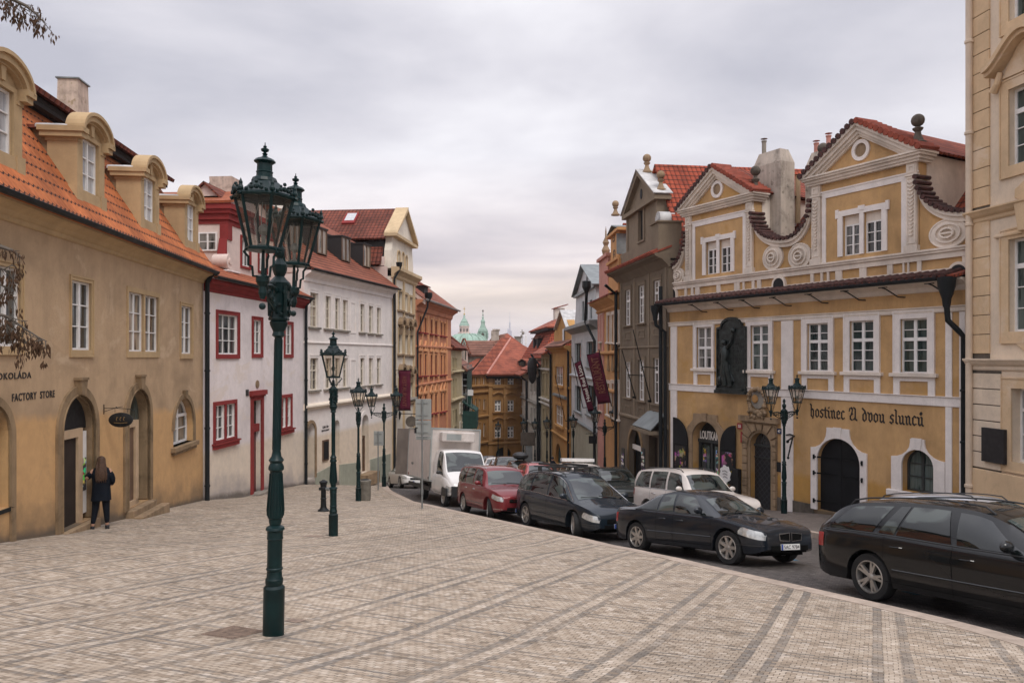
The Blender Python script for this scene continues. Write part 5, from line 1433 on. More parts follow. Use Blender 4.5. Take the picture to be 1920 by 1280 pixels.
# ---- the two gables
zL2=zL+.17
def gable(x0,x1,wx,xo,yo,spx,husk):
 u0,u1=a.U(x0,yA),a.U(x1,yA);c=(u0+u1)/2
 return u0,u1,c
zG=a.Z(1345,397,yA);zTop=a.Z(1345,316,yA)
zG=(zG+a.Z(1630,322,yA))/2;zTop=(zTop+a.Z(1613,226,yA))/2
gab=[]
for(x0,x1,w_,xo)in((1287,1414,((1331,1349),(1361,1382)),1354),(1524,1723,((1585,1616),(1633,1667)),1622)):
 u0,u1=a.U(x0,yA),a.U(x1,yA);c=(u0+u1)/2;gab.append((u0,u1,c))
 m=(x0+x1)/2
 if x0<1400:zw0,zw1,zs1=a.Z(1355,522,yA),a.Z(1355,474,yA),a.Z(1355,455,yA)
 else:zw0,zw1,zs1=a.Z(1626,479.5,yA),a.Z(1626,420.5,yA),a.Z(1626,396,yA)
 zw0,zs1=(3.62-0),0
 zw0=zL2+.16;zs1=zw0+1.42;zw1=zw0+1.10
 hs=[];ws=[]
 half=(u1-u0)/2
 for s_ in(-1,1):
  wu0,wu1=c+s_*half*.205-half*.165,c+s_*half*.205+half*.165
  hs.append(rect(wu0,wu1,zw0,zs1));ws.append((wu0,wu1))
 Bld.wall(a,[(u0,zL2),(u1,zL2),(u1,zG),(u0,zG)],M['yellow'],'gable',y=yA,thick=.45,rev=.16,holes=hs)
 for(wu0,wu1)in ws:
  fr=a.window(wu0,wu1,zw0,zw1,cols=2,rows=3,rev=.10,y=yA,hole=False,fw=.05)
  q=MB();q.box(wu0,wu1,yA+.10,yA+.15,zw1,zs1);q.build('blind_head',M['ywhite'],fr)
 q=MB();w0,w1=ws[0][0],ws[1][1]
 q.ring([(w0-.2,zw0-.0),(w1+.2,zw0-.0),(w1+.2,zs1+.20),(w0-.2,zs1+.20)][1:]+[(w0-.2,zw0)],[(w1,zw0),(w1,zs1),(w0,zs1),(w0,zw0)],yA-.055,yA+.02,closed=False)
 q.box(ws[0][1],ws[1][0],yA-.05,yA+.02,zw0,zs1);q.box(w0-.26,w0+.12,yA-.065,yA+.02,zs1+.1,zs1+.20)if False else None
 for xx in(w0-.22,w1+.22):q.box(xx-.06,xx+.06,yA-.07,yA+.02,zs1-.05,zs1+.26)
 q.box(c-.12,c+.12,yA-.07,yA+.02,zs1+.1,zs1+.26)
 a.part('window_surround',q,'ywhite2')
 q=MB();f0,f1=u0+.42,u1-.42;ft=zG-.32
 q.ring([(f1+.0,zL2),(f1,ft),(f0,ft),(f0,zL2)],[(f1-.17,zL2),(f1-.17,ft-.2),(f0+.17,ft-.2),(f0+.17,zL2)],yA-.035,yA+.02,closed=False)
 q.box(u0,u1,yA-.06,yA+.02,ft,ft+.05)
 a.part('field_frame',q,'ywhite2')
 for s_ in(-1,1):
  pu=u0+.02 if s_<0 else u1-.38;pw=.36
  q=MB();q.box(pu,pu+pw,yA-.10,yA+.02,zL2,zG);q.box(pu-.05,pu+pw+.05,yA-.15,yA+.02,zL2,zL2+.2);q.box(pu-.04,pu+pw+.04,yA-.14,yA+.02,zG-.42,zG-.36)
  q.ring(rect(pu+.05,pu+pw-.05,zG-.32,zG-.06),rect(pu+.11,pu+pw-.11,zG-.26,zG-.12),yA-.125,yA-.09)
  q.ring(rect(pu+.03,pu+pw-.03,zL2+.26,zG-.46),rect(pu+.07,pu+pw-.07,zL2+.30,zG-.50),yA-.125,yA-.09)
  pm=a.part('pilaster',q,'ywhite')
  q=MB();n=15;zz=zG-.56
  for i in range(n):
   w2=(.115-.0035*i);zi=zz-i*(zG-zL2-1.0)/n
   q.ring([(pu+pw/2+w2*math.cos(PI+PI*k/6),zi+w2*.9*math.sin(PI+PI*k/6))for k in range(7)],[(pu+pw/2+w2*.55*math.cos(PI+PI*k/6),zi+w2*.45*math.sin(PI+PI*k/6))for k in range(7)],yA-.15,yA-.098,closed=False)
  q.build('husk_drop',M['ywhite'],pm)
 q=MB()
 for(e,z0,z1)in((.06,0,.08),(.12,.08,.18),(.20,.18,.26),(.26,.26,.32)):
  q.box(u0-e-.05,u1+e+.05,yA-.12-e,yA+.5+e*.3,zG+z0+.002,zG+z1)
 zc=zG+.32;ex=.33
 T0=(u0-ex,zc);T1=(u1+ex,zc);Tp=(c,zTop)
 for(A0,A1,sgn)in((T0,Tp,1),(Tp,T1,-1)):
  d_=Vector((A1[0]-A0[0],A1[1]-A0[1])).normalized();nn=Vector((d_.y,-d_.x))
  for(t0,t1,pr)in((0,.14,.40),(.14,.27,.32),(.27,.36,.24),(.36,.44,.16)):
   def off(P_,t):return(P_[0]+nn.x*t,P_[1]+nn.y*t)
   B0,B1,C1,C0=off(A0,t0),off(A1,t0),off(A1,t1),off(A0,t1)
   sl=d_.y/d_.x
   def fixv(P_,x):
    return(x,P_[1]+(x-P_[0])*sl)
   if sgn>0:B1,C1=fixv(B1,c),fixv(C1,c)
   else:B0,C0=fixv(B0,c),fixv(C0,c)
   def low(P_):
    return(P_[0]+(zc-P_[1])/sl,zc)
   if sgn>0:B0,C0=low(B0),low(C0)
   else:B1,C1=low(B1),low(C1)
   q.prism([B0,B1,C1,C0],yA-pr,yA+.42)
 a.part('pediment_moulding',q,'ywhite')
 q=MB();hgt=zTop-zc
 q.prism([(u0+.1,zc-.0),(u1-.1,zc-.0),(c,zTop-.35)],yA-.04,yA+.40);ty=a.part('pediment_field',q,'yellow')
 zo=zc+hgt*.36;ro=.23
 q=MB();nn_=24;q.ring([(c+(ro+.12)*math.cos(2*PI*i/nn_),zo+(ro+.14)*math.sin(2*PI*i/nn_))for i in range(nn_)],[(c+ro*math.cos(2*PI*i/nn_),zo+(ro+.01)*math.sin(2*PI*i/nn_))for i in range(nn_)],yA-.11,yA-.02);q.build('oculus_ring',M['ywhite2'],ty)
 q=MB();q.prism([(c+ro*math.cos(2*PI*i/nn_),zo+ro*math.sin(2*PI*i/nn_))for i in range(nn_)],yA-.05,yA-.045);q.build('oculus',M['stone'],ty)
 for(A0,A1,mt)in((T0,Tp,'t_coping_dark'),(Tp,T1,'t_coping')):  # left slope takes the darker tile colour, right slope the redder one
  q=MB();n=13
  d_=Vector((A1[0]-A0[0],A1[1]-A0[1]));an=math.atan2(d_.y,d_.x)
  for i in range(n):
   t_=(i+.5)/n;px_,pz_=A0[0]+d_.x*t_,A0[1]+d_.y*t_+.05+random.uniform(-.008,.008)
   q.tube([(px_,yA-.46,pz_-.02),(px_,yA+.15,pz_+.015),(px_,yA+.6,pz_+.05)],[.105,.095,.085],8)
  q.slab([(A0[0],yA-.40,A0[1]+.01),(A1[0],yA-.40,A1[1]+.01),(A1[0],yA+.6,A1[1]+.04),(A0[0],yA+.6,A0[1]+.04)],.05)
  a.part('coping_tiles',q,mt,smooth=True)
 for s_ in(-1,1):
  A0=T0 if s_<0 else T1
  pts=[(A0[0]-s_*.15,yA+.45,A0[1]),(c,yA+.45,zTop-.05),(c,6.5,zTop-.05),(A0[0]-s_*.15,6.5,A0[1])]
  a.roof('roof',pts if s_>0 else pts[::-1],'t_dark',.08)
  q=MB()
 q=MB();q.add([(u0,yA+.4,zL),(u0,6.4,zL),(u0,6.4,zc),(u0,yA+.4,zc)],[(0,3,2,1)]);q.add([(u1,yA+.4,zL),(u1,6.4,zL),(u1,6.4,zc),(u1,yA+.4,zc)],[(0,1,2,3)]);a.part('gable_side',q,'ywhite')
# ---- volutes: swooping shoulders with scrolls
def spiral(cx_,cz_,rx,rz,flip):
 q=MB()
 for(k,pr)in((1.0,.08),(.68,.13),(.38,.18)):
  n=26
  O=[(cx_+rx*k*math.cos(2*PI*i/n),cz_+rz*k*math.sin(2*PI*i/n))for i in range(n)]
  I=[(cx_+(rx*k-.055)*math.cos(2*PI*i/n),cz_+(rz*k-.055)*math.sin(2*PI*i/n))for i in range(n)]
  q.ring(O,I,yA-pr,yA+.02)
 n=26
 q.prism([(cx_+rx*.97*math.cos(2*PI*i/n),cz_+rz*.97*math.sin(2*PI*i/n))for i in range(n)],yA-.06,yA+.02)
 q.box(cx_-rx*.3,cx_+rx*.3,yA-.16,yA-.05,cz_-.03,cz_+.03)
 s_=a.part('scroll',q,'ywhite',bevel=.012)
 return s_
def swoop(P,mt_tile='t_coping_dark',xin=None):
 """curved parapet from list of (u,z) along its top; filled down to the ledge"""
 n=len(P)
 fill=P+[(P[-1][0],zL2-.02),(P[0][0],zL2-.02)]
 q=MB();q.prism(fill,yA+.02,yA+.42);a.part('shoulder_wall',q,'yellow')
 lo=[(p[0],max(zL2,p[1]-.28))for p in P]
 q=MB();q.ring(P[::-1]if P[0][0]<P[-1][0]else P,lo[::-1]if P[0][0]<P[-1][0]else lo,yA-.10,yA+.44,closed=False)
 lo2=[(p[0],max(zL2,p[1]-.13))for p in P]
 q.ring(P[::-1]if P[0][0]<P[-1][0]else P,lo2[::-1]if P[0][0]<P[-1][0]else lo2,yA-.18,yA+.46,closed=False)
 a.part('shoulder_moulding',q,'ywhite')
 q=MB()
 L_=0;pts=[Vector((p[0],p[1]))for p in P];rs=[pts[0]];acc=0
 for i in range(1,len(pts)):
  A0,A1=pts[i-1],pts[i];l=(A1-A0).length
  while acc+l>.19:
   t_=(.19-acc)/l;A0=A0+(A1-A0)*t_;rs.append(A0 .copy());l=(A1-A0).length;acc=0
  acc+=l
 for p in rs:q.tube([(p.x,yA-.26,p.y+.05),(p.x,yA+.15,p.y+.07),(p.x,yA+.55,p.y+.09)],[.082,.074,.07],7)
 a.part('coping_tiles',q,mt_tile,smooth=True)
def qarc(p0,p1,n=14,conc=True,k=1.0):
 """quarter curve from p0 (high, by the gable) down to p1 (low, flat end)"""
 out=[]
 for i in range(n+1):
  t_=PI/2*i/n
  out.append((p0[0]+(p1[0]-p0[0])*(1-math.cos(t_)),p1[1]+(p0[1]-p1[1])*(1-math.sin(t_))))
 return out
(g0u0,g0u1,g0c),(g1u0,g1u1,g1c)=gab
zhi=zG-.55
mid=(a.U(1480,yA));zlo=a.Z(1480,449,yA)
S1=qarc((g0u1+.01,zhi),(mid,zlo));S2=qarc((g1u0-.01,zhi),(mid,zlo))[::-1]
swoop(S1+S2[1:])
endl=a.U(1262,yA);swoop(qarc((g0u0-.01,zhi-.2),(max(.02,endl),zL2+.75))[::-1])
swoop(qarc((g1u1+.01,zhi),(a.len-.02,a.Z(1805,400,yA))))
for(x,yy,rx,rz)in((1270,517,.40,.36),(1447,483,.50,.50),(1497,480,.52,.50),(1776,437,.62,.46)):
 u_,z_=a.px(x,yy,yA-.1);spiral(u_,z_,rx,rz,0)
# ---- stone balls on their pedestals
def finial(b,name,x,ytop,ybot,rpx,mt,n=0.0,sq=True,par=None):
 u_,zb_=b.px(x,ybot,n);zt_=b.Z(x,ytop,n);h=zt_-zb_
 r_=rpx*(b.U(x+1,n)-b.U(x,n))if False else rpx*(zt_-zb_)/(ybot-ytop)
 q=MB()
 q.lathe([(r_*1.25,0),(r_*1.25,h*.08),(r_*.9,h*.12),(r_*.55,h*.30),(r_*.42,h*.42),(r_*.75,h*.50),(r_*.8,h*.54),(r_*.4,h*.58),(r_*.35,h-2*r_+.02)],(u_,n,zb_),14,cap=True)
 q.ball((u_,n,zt_-r_),r_,16)
 return b.part(name,q,mt,smooth=True)
finial(a,'ball_finial',1416.5,311,366,9.5,'stoned',yA+.15);finial(a,'ball_finial',1303,349,380,9,'stoned',yA+.5)
finial(a,'ball_finial',1543,268,312,10,'stoned',yA+.5);finial(a,'ball_finial',1721,214,272,12,'stoned',yA+.2)
yR=3.2
zr0,zr1=zL+.0,a.Z(1510,352,yR+1.2)
a.roof('roof',[(0,.75,zL+.3),(a.len,.75,zL+.3),(a.len,yR+1.6,zr1+.1),(0,yR+1.6,zr1+.1)],'t_dark',.1)
a.roof('roof',[(0,8.2,zL+.3),(0,yR+1.6,zr1+.1),(a.len,yR+1.6,zr1+.1),(a.len,8.2,zL+.3)],'t_dark',.1)
def chim2(x0,x1,yt,yb,n,cap,potx=()):
 u0,u1=a.U(x0,n),a.U(x1,n);zt=a.Z((x0+x1)/2,yt,n);zb=zL
 q=MB();zc_=zt-.55;uc=(u0+u1)/2
 q.box(u0,u1,n,n+.8,zb,zc_)
 q.add([(u0,n,zc_),(u1,n,zc_),(u1,n+.8,zc_),(u0,n+.8,zc_),(u0+.18,n+.15,zt),(u1-.18,n+.15,zt),(u1-.18,n+.65,zt),(u0+.18,n+.65,zt)],[(4,5,6,7),(0,1,5,4),(1,2,6,5),(2,3,7,6),(3,0,4,7)])
 c_=a.part('chimney',q,'chimg')
 for(px_,py_,mt)in potx:
  u_=a.U(px_,n+.3);z_=a.Z(px_,py_,n+.3);q=MB();q.lathe([(.09,-.1),(.09,z_-zt-.06),(.11,z_-zt-.05),(.11,z_-zt)],(u_,n+.35,zt),10);q.lathe([(.15,z_-zt+.08),(.02,z_-zt+.12)],(u_,n+.35,zt),8);q.build('chimney_pot',M[mt],c_)
 return c_
chim2(1412,1464,283,450,1.2,None,((1431,264,'stoneg'),))
chim2(1510,1546,283,380,2.2,None,((1529,268,'peachred'),(1552,254,'peachred')))
q=MB();u_,z_=a.px(1496,329,2.6);q.lathe([(.10,-2),(.10,0)],(u_,2.6,z_),10);q.lathe([(.16,.03),(.02,.06)],(u_,2.6,z_),8);a.part('flue',q,'cream')
u0,u1,z0,z1=a.r(1342,594,1396,737,-.2)
pl=empty('memorial_plaque',a.W((u0+u1)/2,0,z0),math.atan2(a.D.y,a.D.x),'large dark bronze relief plaque with an arched top, on the yellow inn between two windows','plaque')
W_,H_=u1-u0,z1-z0
q=MB();hw=W_/2;top=H_-.42
O=[(-hw,0),(hw,0),(hw,top),(hw*.72,top+.05)]+[(hw*.72*math.cos(PI*i/10),top+.05+.37*math.sin(PI*i/10))for i in range(11)]+[(-hw*.72,top+.05),(-hw,top)]
q.prism(O,-.12,-.02)
def sc_(P,k,m=None):cz=H_/2;return[(p[0]*k,(p[1]-cz)*k+cz)for p in P]
q.ring(O,sc_(O,.93),-.18,-.11);q.box(-hw-.05,hw+.05,-.26,-.02,-.02,.12);q.box(-hw*.9,hw*.9,-.30,-.1,.12,.2)
q.build('slab',M['bronze'],pl,bevel=.01)
q=MB();x=-hw*.35
q.tube([(x-.02,-.16,.32),(x-.05,-.20,.85),(x-.02,-.22,1.35),(x+.02,-.2,1.75),(x+.02,-.2,1.95)],[.13,.15,.13,.17,.06],10)
q.tube([(x+.25,-.15,.28),(x+.16,-.18,.75),(x+.03,-.2,1.3)],[.09,.11,.11],8);q.ball((x-.03,-.22,2.10),.125,10)
q.tube([(x+.12,-.2,1.85),(x+.32,-.2,2.1),(x+.42,-.18,2.45)],[.07,.055,.04],8);q.tube([(x-.14,-.2,1.8),(x-.3,-.2,1.5),(x-.26,-.2,1.15)],[.06,.055,.04],8)
q.ball((x+.44,-.17,2.58),.12,10);q.ball((x-.32,-.14,.5),.16,8,sz=1.4)
for k in range(7):q.tube([(x-.3+.1*k,-.13,.3),(x-.26+.12*k,-.15,.5),(x-.3+.1*k,-.13,.8+.2*(k%3))],.03,5)
q.build('relief_figure',M['bronze'],pl,smooth=True)
q=MB()
for k in range(9):
 zz=H_*.70-k*.155;wv=.28 if k%3 else.2
 n_=random.randint(5,7)
 for j in range(n_):x0=hw*.08+(hw*.78)*j/n_;q.box(x0,x0+hw*.78/n_*.7,-.135,-.115,zz-.045,zz+.045)
q.build('inscription',M['bronze'],pl)
u0,u1,z0,z1=a.r(1402,727,1437,788,-.15)
ct=empty('carved_cartouche',a.W((u0+u1)/2,0,z0),math.atan2(a.D.y,a.D.x),'carved stone cartouche with scrolls above the stone portal of the yellow inn','carving')
q=MB();W_,H_=(u1-u0),(z1-z0)
n=20;q.prism([(W_*.36*math.cos(2*PI*i/n),H_*.62+H_*.27*math.sin(2*PI*i/n))for i in range(n)],-.12,-.02);q.build('shield',M['stoneg'],ct,bevel=.03)
q=MB();q.lathe([(.001,-.04),(.14,-.03),(.17,0),(.001,0.02)],(0,0,0),12);q.xf(Matrix.Translation((-W_*.12,-.14,H_*.66))@Matrix.Rotation(R(-90),4,'X'));q.build('sun_boss',M['ochre2'],ct)
q=MB();rnd=random.Random(3)
for i in range(26):
 an=2*PI*i/26;rr=1+.12*rnd.random();x,z=W_*.43*rr*math.cos(an),H_*.62+H_*.34*rr*math.sin(an)
 q.ball((x,-.12-.06*rnd.random(),z),.06+.045*rnd.random(),7)
for s_ in(-1,1):
 q.tube([(s_*W_*.3,-.12,H_*.36),(s_*W_*.46,-.16,H_*.24),(s_*W_*.36,-.16,H_*.08),(s_*W_*.24,-.14,H_*.13)],[.08,.07,.06,.05],8)
for i in range(9):q.ball(((rnd.random()-.5)*W_*.5,-.14,H_*(.08+.28*rnd.random())),.07+.05*rnd.random(),7)
q.build('scrollwork',M['stone'],ct,smooth=True)
for(x0,y0,x1,y1,mt,nm,tx)in((1384,793,1392.5,804,'redplate','number_plate','233'),(1458.5,803,1467,813,'blueplate','number_plate','47'),(1390,809,1393.5,829,'redplate','small_sign',None),(1458,866,1465,884,'black','info_plate',None)):
 M.setdefault('redplate',flat('red_enamel',(0.28,0.025,0.03),0.4));M.setdefault('blueplate',flat('blue_enamel',(0.012,0.025,0.07),0.4))
 u0,u1,z0,z1=a.r(x0,y0,x1,y1);q=MB();q.box(u0,u1,-.05,-.0,z0,z1);pp=a.part(nm,q,mt)
 if tx:w2=u1-u0;h2=z1-z0;q=text_mesh(tx,u0+w2*.2,u1-w2*.2,z0+h2*.25,z1-h2*.25,-.058,.006,bold=.02);q.build('lettering',M['wtext'],pp)
u_,z_=a.px(1476,816);p=a.W(u_,0,z_)
hb=empty('iron_sign_bracket',p,math.atan2(a.D.y,a.D.x),'empty black iron sign bracket on the yellow wall left of the black garage doors','bracket')
q=MB();q.tube([(.0,-.05,.02),(.18,-.06,.06),(.55,-.25,.04),(.95,-1.05,-.05)],.03,6);q.tube([(.35,-.10,.0),(.6,-.5,-.3),(.88,-.95,-.62)],.028,6);q.tube([(.65,-.45,.02),(.64,-.6,-.38)],.022,6);q.ball((.95,-1.06,-.08),.06,8);q.ball((.9,-.98,-.68),.05,8)
q.build('bar',M['iron'],hb)
def blackletter(b,txt,x0,x1,ybase0,xh_px,mt='btext'):
 nib=Vector((.115,.085));q=MB()
 def st(*pts):
  out=[]
  for A0,A1 in zip(pts,pts[1:]):out.append((Vector(A0),Vector(A1)))
  return out
 G={'m_':st((.06,.92),(.16,.82),(.16,.16),(.26,.06)),'i':(.36,st((.04,.88),(.16,.80),(.16,.18),(.30,.06))+st((.16,1.22),(.20,1.26))),'n':(.66,st((.04,.88),(.16,.80),(.16,.18),(.24,.06))+st((.16,.78),(.34,.95),(.46,.80),(.46,.18),(.60,.06))),'u':(.66,st((.04,.88),(.16,.80),(.16,.18),(.28,.06),(.44,.22))+st((.40,.92),(.48,.82),(.48,.16),(.60,.05))),'o':(.58,st((.26,.95),(.10,.78),(.10,.22),(.26,.04))+st((.26,.95),(.46,.78),(.46,.22),(.26,.04))),'s':(.50,st((.42,.88),(.28,.97),(.12,.80),(.12,.62),(.38,.42),(.38,.20),(.22,.04),(.06,.16))),'t':(.40,st((.16,1.2),(.16,.18),(.32,.05))+st((.02,.92),(.34,.92))),'e':(.52,st((.26,.95),(.10,.78),(.10,.22),(.26,.04),(.42,.14))+st((.26,.95),(.42,.78),(.36,.58),(.12,.50))),'c':(.50,st((.40,.86),(.26,.97),(.10,.78),(.10,.22),(.26,.04),(.42,.16))),'h':(.64,st((.06,1.5),(.16,1.4),(.16,.18),(.26,.06))+st((.16,.78),(.34,.95),(.47,.78),(.47,.25),(.38,-.12))),'l':(.36,st((.06,1.5),(.16,1.4),(.16,.18),(.30,.06))),'d':(.60,st((.26,.90),(.10,.74),(.10,.22),(.26,.04),(.46,.22),(.46,.74),(.30,1.15),(.04,1.42))),'v':(.60,st((.02,1.0),(.16,.85),(.16,.22),(.30,.04))+st((.20,.82),(.38,.98),(.48,.78),(.48,.26),(.30,.04))),'U':(1.05,st((.04,1.05),(.10,1.32),(.28,1.42),(.40,1.22),(.34,.85),(.14,.45),(.16,.14),(.34,.03),(.58,.14),(.72,.34))+st((.56,1.44),(.74,1.30),(.74,.20),(.92,.04))+st((.30,.62),(.42,.72))),' ':(.42,[]),}
 seq=txt.replace('ů','u*')
 adv=0;segs=[]
 for ch in seq:
  if ch=='*':
   segs+=[(Vector((A0 .x+adv-.40,A0 .y)),Vector((A1 .x+adv-.40,A1 .y)))for A0,A1 in st((0,1.28),(.08,1.40),(.16,1.28),(.08,1.16),(0,1.28))];continue
  w_,S=G[ch]
  segs+=[(Vector((A0 .x+adv,A0 .y)),Vector((A1 .x+adv,A1 .y)))for A0,A1 in S];adv+=w_+.05
 u0,u1=b.U(x0),b.U(x1);kx_=(u1-u0)/adv;m=(x0+x1)/2
 zb_=b.Z(m,ybase0);kz=b.Z(m,ybase0-xh_px)-zb_
 for i,(A0,A1)in enumerate(segs):
  n2=nib*.62
  P_=[A0-n2,A0+n2,A1+n2,A1-n2]
  d_=(A1-A0);cr_=d_.x*nib.y-d_.y*nib.x
  if abs(cr_)<.012:
   nn=Vector((-d_.y,d_.x)).normalized()*.035;P_=[A0-nn,A0+nn,A1+nn,A1-nn]
  P_=[(u0+p.x*kx_,zb_+p.y*kz)for p in P_]
  q.prism(P_,-.012-.0004*(i%7),.004)
  for E in(A0,A1):
   D_=[E+Vector((-.10,-.02)),E+Vector((0,-.09)),E+Vector((.10,.02)),E+Vector((0,.09))]
   q.prism([(u0+p.x*kx_,zb_+p.y*kz)for p in D_],-.016-.0003*(i%5),.004)
 return q.build('lettering',M[mt],b.root)
blackletter(a,'hostinec U dvou slunců',1519,1733,790,17)
#  T: tall corner house at the right edge
T=Bld('tall_corner_house','tall sand-coloured house with banded corner stones and scrolled window hoods at the right edge','house',(13.62,22.2),(15.6,9.6),10)
a=T
a.holes=[]
ledge1,ledge2=a.Z(1822,400),a.Z(1822,672)
u0,u1=a.U(1893),a.U(1893)+1.45
def tw(y0,y1,**k):
 z1,z0=a.Z(1900,y0),a.Z(1900,y1)
 for kk in range(3):
  a.window(u0+kk*2.9,u1+kk*2.9,z0,z1,cols=2,rows=(3,1),trans=.72,rev=.16,fw=.07,glass='glassgreen',sur=(.30,.05,'corner',.3,.32),mid=.12)
tw(-160,38);tw(166,310);tw(448,622)
z1,z0=a.Z(1905,728),a.Z(1905,866)
uw=a.U(1898)
for kk in range(3):a.window(uw+kk*2.9,uw+1.45+kk*2.9,z0,z1,cols=2,rows=(2,1),trans=.72,rev=.25,fw=.07,glass='glassgreen',sur=(.34,.05,'corner',.3,.3))
a.wall([(0,-2.5),(a.len,-2.5),(a.len,18),(0,18)],M['cornerpale'],rev=.3)
q=MB()
zq=ledge2+.15;hq=(a.Z(1840,80)-a.Z(1840,116))*1.0
while zq<17.5:
 if abs(zq-ledge1)<.5:zq=ledge1+.12
 top=min(zq+hq-.02,18)
 if zq<ledge1 and zq+hq>ledge1-.35:top=ledge1-.34
 q.box(-.03,a.U(1857),-.05,.02,zq,top);zq+=hq
a.part('corner_stones',q,'corner',bevel=.012)
q=MB();q.box(-.02,a.U(1857)-.01,-.022,.02,ledge2,18);q.box(-.02,uw-.37,-.022,.02,a.Z(1822,875),ledge2-.34);a.part('joints',q,'stoned')
q=MB();zq=a.Z(1822,875)+.05;
while zq<ledge2-.5:
 q.box(-.03,a.len,-.05,.02,zq,min(zq+.43,ledge2-.34))if False else q.box(-.03,uw-.36,-.05,.02,zq,min(zq+.43,ledge2-.34));zq+=.46
a.part('banded_storey',q,'cornerpale',bevel=.012)
q=MB();q.box(-.02,a.len,-.09,.02,-2,a.Z(1822,875));a.part('plinth',q,'corner',bevel=.02)
for z in(ledge1,ledge2):
 a.cornice('belt_course',z-.34,[(.03,0),(.06,.04),(.06,.12),(.14,.18),(.2,.26),(.24,.30),(.24,.34)],'corner' if z==ledge1 else 'cornerpale',-.03,a.len)
def hood(u0,u1,zt):
 q=MB();c=(u0+u1)/2;n=10;hw=(u1-u0)/2+.55
 P_=[(c-hw+hw*(i/n),zt+.05+.75*(.5-.5*math.cos(PI*min(1,i/n))))for i in range(n+1)]
 P_=P_+[(2*c-p[0],p[1])for p in P_[::-1][1:]]
 lo=[(p[0],p[1]-.24)for p in P_]
 q.ring(P_[::-1],lo[::-1],-.34,.02,closed=False);lo2=[(p[0],p[1]-.12)for p in P_];P2=[(p[0],p[1]+.05)for p in P_];q.ring(P2[::-1],lo2[::-1],-.44,.02,closed=False)
 for s_ in(-1,1):
  q.tube([(c+s_*(hw-.35),-.12,zt-.15),(c+s_*(hw-.28),-.16,zt-.45),(c+s_*(hw-.12),-.14,zt-.62)],[.07,.09,.12],8)
 q.prism([(c-hw+.35,zt-.35),(c+hw-.35,zt-.35),(c+.2,zt+.65),(c-.2,zt+.65)],-.07,.02)
 a.part('window_hood',q,'corner')
for kk in range(3):
 hood(u0+kk*2.9,u1+kk*2.9,a.Z(1893,122));
 uc=(u0+u1)/2+kk*2.9
 q=MB();n=16;zz=a.Z(1910,362)
 q.prism([(uc+(.5+.05*(i%2))*math.cos(2*PI*i/n),zz+(.28+.03*(i%2))*math.sin(2*PI*i/n))for i in range(n)],-.06,.02);a.part('shell_ornament',q,'corner',bevel=.02)
 q=MB();zz=a.Z(1918,640);q.prism([(uc+(.42+.04*(i%2))*math.cos(2*PI*i/n),zz+(.26+.03*(i%2))*math.sin(2*PI*i/n))for i in range(n)],-.06,.02);a.part('shell_ornament',q,'corner',bevel=.02)
 q=MB();zz=a.Z(1905,430);q.prism([(uc-.25,zz-.1),(uc+.25,zz-.1),(uc+.4,zz+.75),(uc-.4,zz+.75)],-.2,.02);q.box(uc-1.2,uc+1.2,-.1,.02,ledge1-.9,ledge1-.8);a.part('keystone',q,'corner',bevel=.03)
q=MB();q.tube([(.10,-.12,-2),(.10,-.12,18)],.095,12)
for z in(1.3,ledge2-.1,ledge1-.4,ledge1+2.3,ledge1+5):q.lathe([(.10,0),(.125,.02),(.125,.09),(.10,.11)],(.10,-.12,z),12)
a.part('downpipe',q,'pcream',smooth=True)
q=MB();u0_,u1_,z0,z1=a.r(1842,803,1884,867,-.12);q.box(u0_,u1_,-.16,-.03,z0,z1);q.box(u0_+.02,u1_-.02,-.165,-.155,z0+.02,z1-.02);bx_=a.part('meter_box',q,'soffit',bevel=.01)
#  RIGHT ROW, going down the street
def simple_windows(a,cl,rw,**k):
 """rows: ((y_at_first_col, ...)) pixel tops/bottoms interpolated between first and last column"""
 xa=sum(cl[0])/2;xb=sum(cl[-1])/2
 for(ya,yb,yc,yd)in rw:
  for(x0,x1)in cl:
   t_=0 if xa==xb else((x0+x1)/2-xa)/(xb-xa)
   a.wpx(x0,ya+(yb-ya)*t_,x1,yc+(yd-yc)*t_,**k)
#  G: grey-brown gabled house
PG0,PG1=(6.13,42.8),(7.22,34.4)
G_=Bld('grey_brown_house','grey-brown house with a pointed gable, ball finials and white windows beside the yellow inn','house',PG0,PG1,8)
a=G_
cols=[(1172.5,1183),(1197.5,1209),(1225.5,1239.5)]
simple_windows(a,cols,[(543,525,610,600),(678,671,745,757)],cols=2,rows=(3,2),trans=.7,rev=.06,fw=.07,mid=.1,glass='glasswarm',sur=(.16,.04,'greytrim',.2,.1),sill=(.25,.12,.08,'greytrim'))
for(x0,x1)in cols:
 for(ya,yb)in((622,637),(760,778)):
  t_=(x0-1172)/55.0
  u0,u1,z0,z1=a.r(x0,ya+(-8*t_ if ya<700 else 8*t_),x1,yb+(-8*t_ if ya<700 else 8*t_));q=MB();q.ring(rect(u0,u1,z0,z1),rect(u0+.06,u1-.06,z0+.06,z1-.06),-.03,.02);a.part('apron',q,'greytrim')
u0,u1=a.U(1179),a.U(1204);zt=a.Z(1191,803);zb=a.Z(1191,905);r=(u1-u0)/2
P=arc_poly(u0,u1,zb,zt-r,r);a.holes.append(P);dd=panel(a,'shop_door',P,.4,'black')
q=MB();q.ring(arc_poly(u0-.2,u1+.2,zb,zt-r,r+.2)[1:]+[(u0-.2,zb)],P[1:]+P[:1],-.05,.02,closed=False);a.part('door_surround',q,'greylow')
q=MB();zz=a.Z(1195,838);q.box(u0,u1,.2,.3,zz-.25,zz);q.build('shop_sign',M['wtext'],dd)
P=rect(a.U(1217),a.U(1233),a.Z(1225,905),a.Z(1225,818));a.holes.append(P);panel(a,'shop_window',P,.3,'darkin')
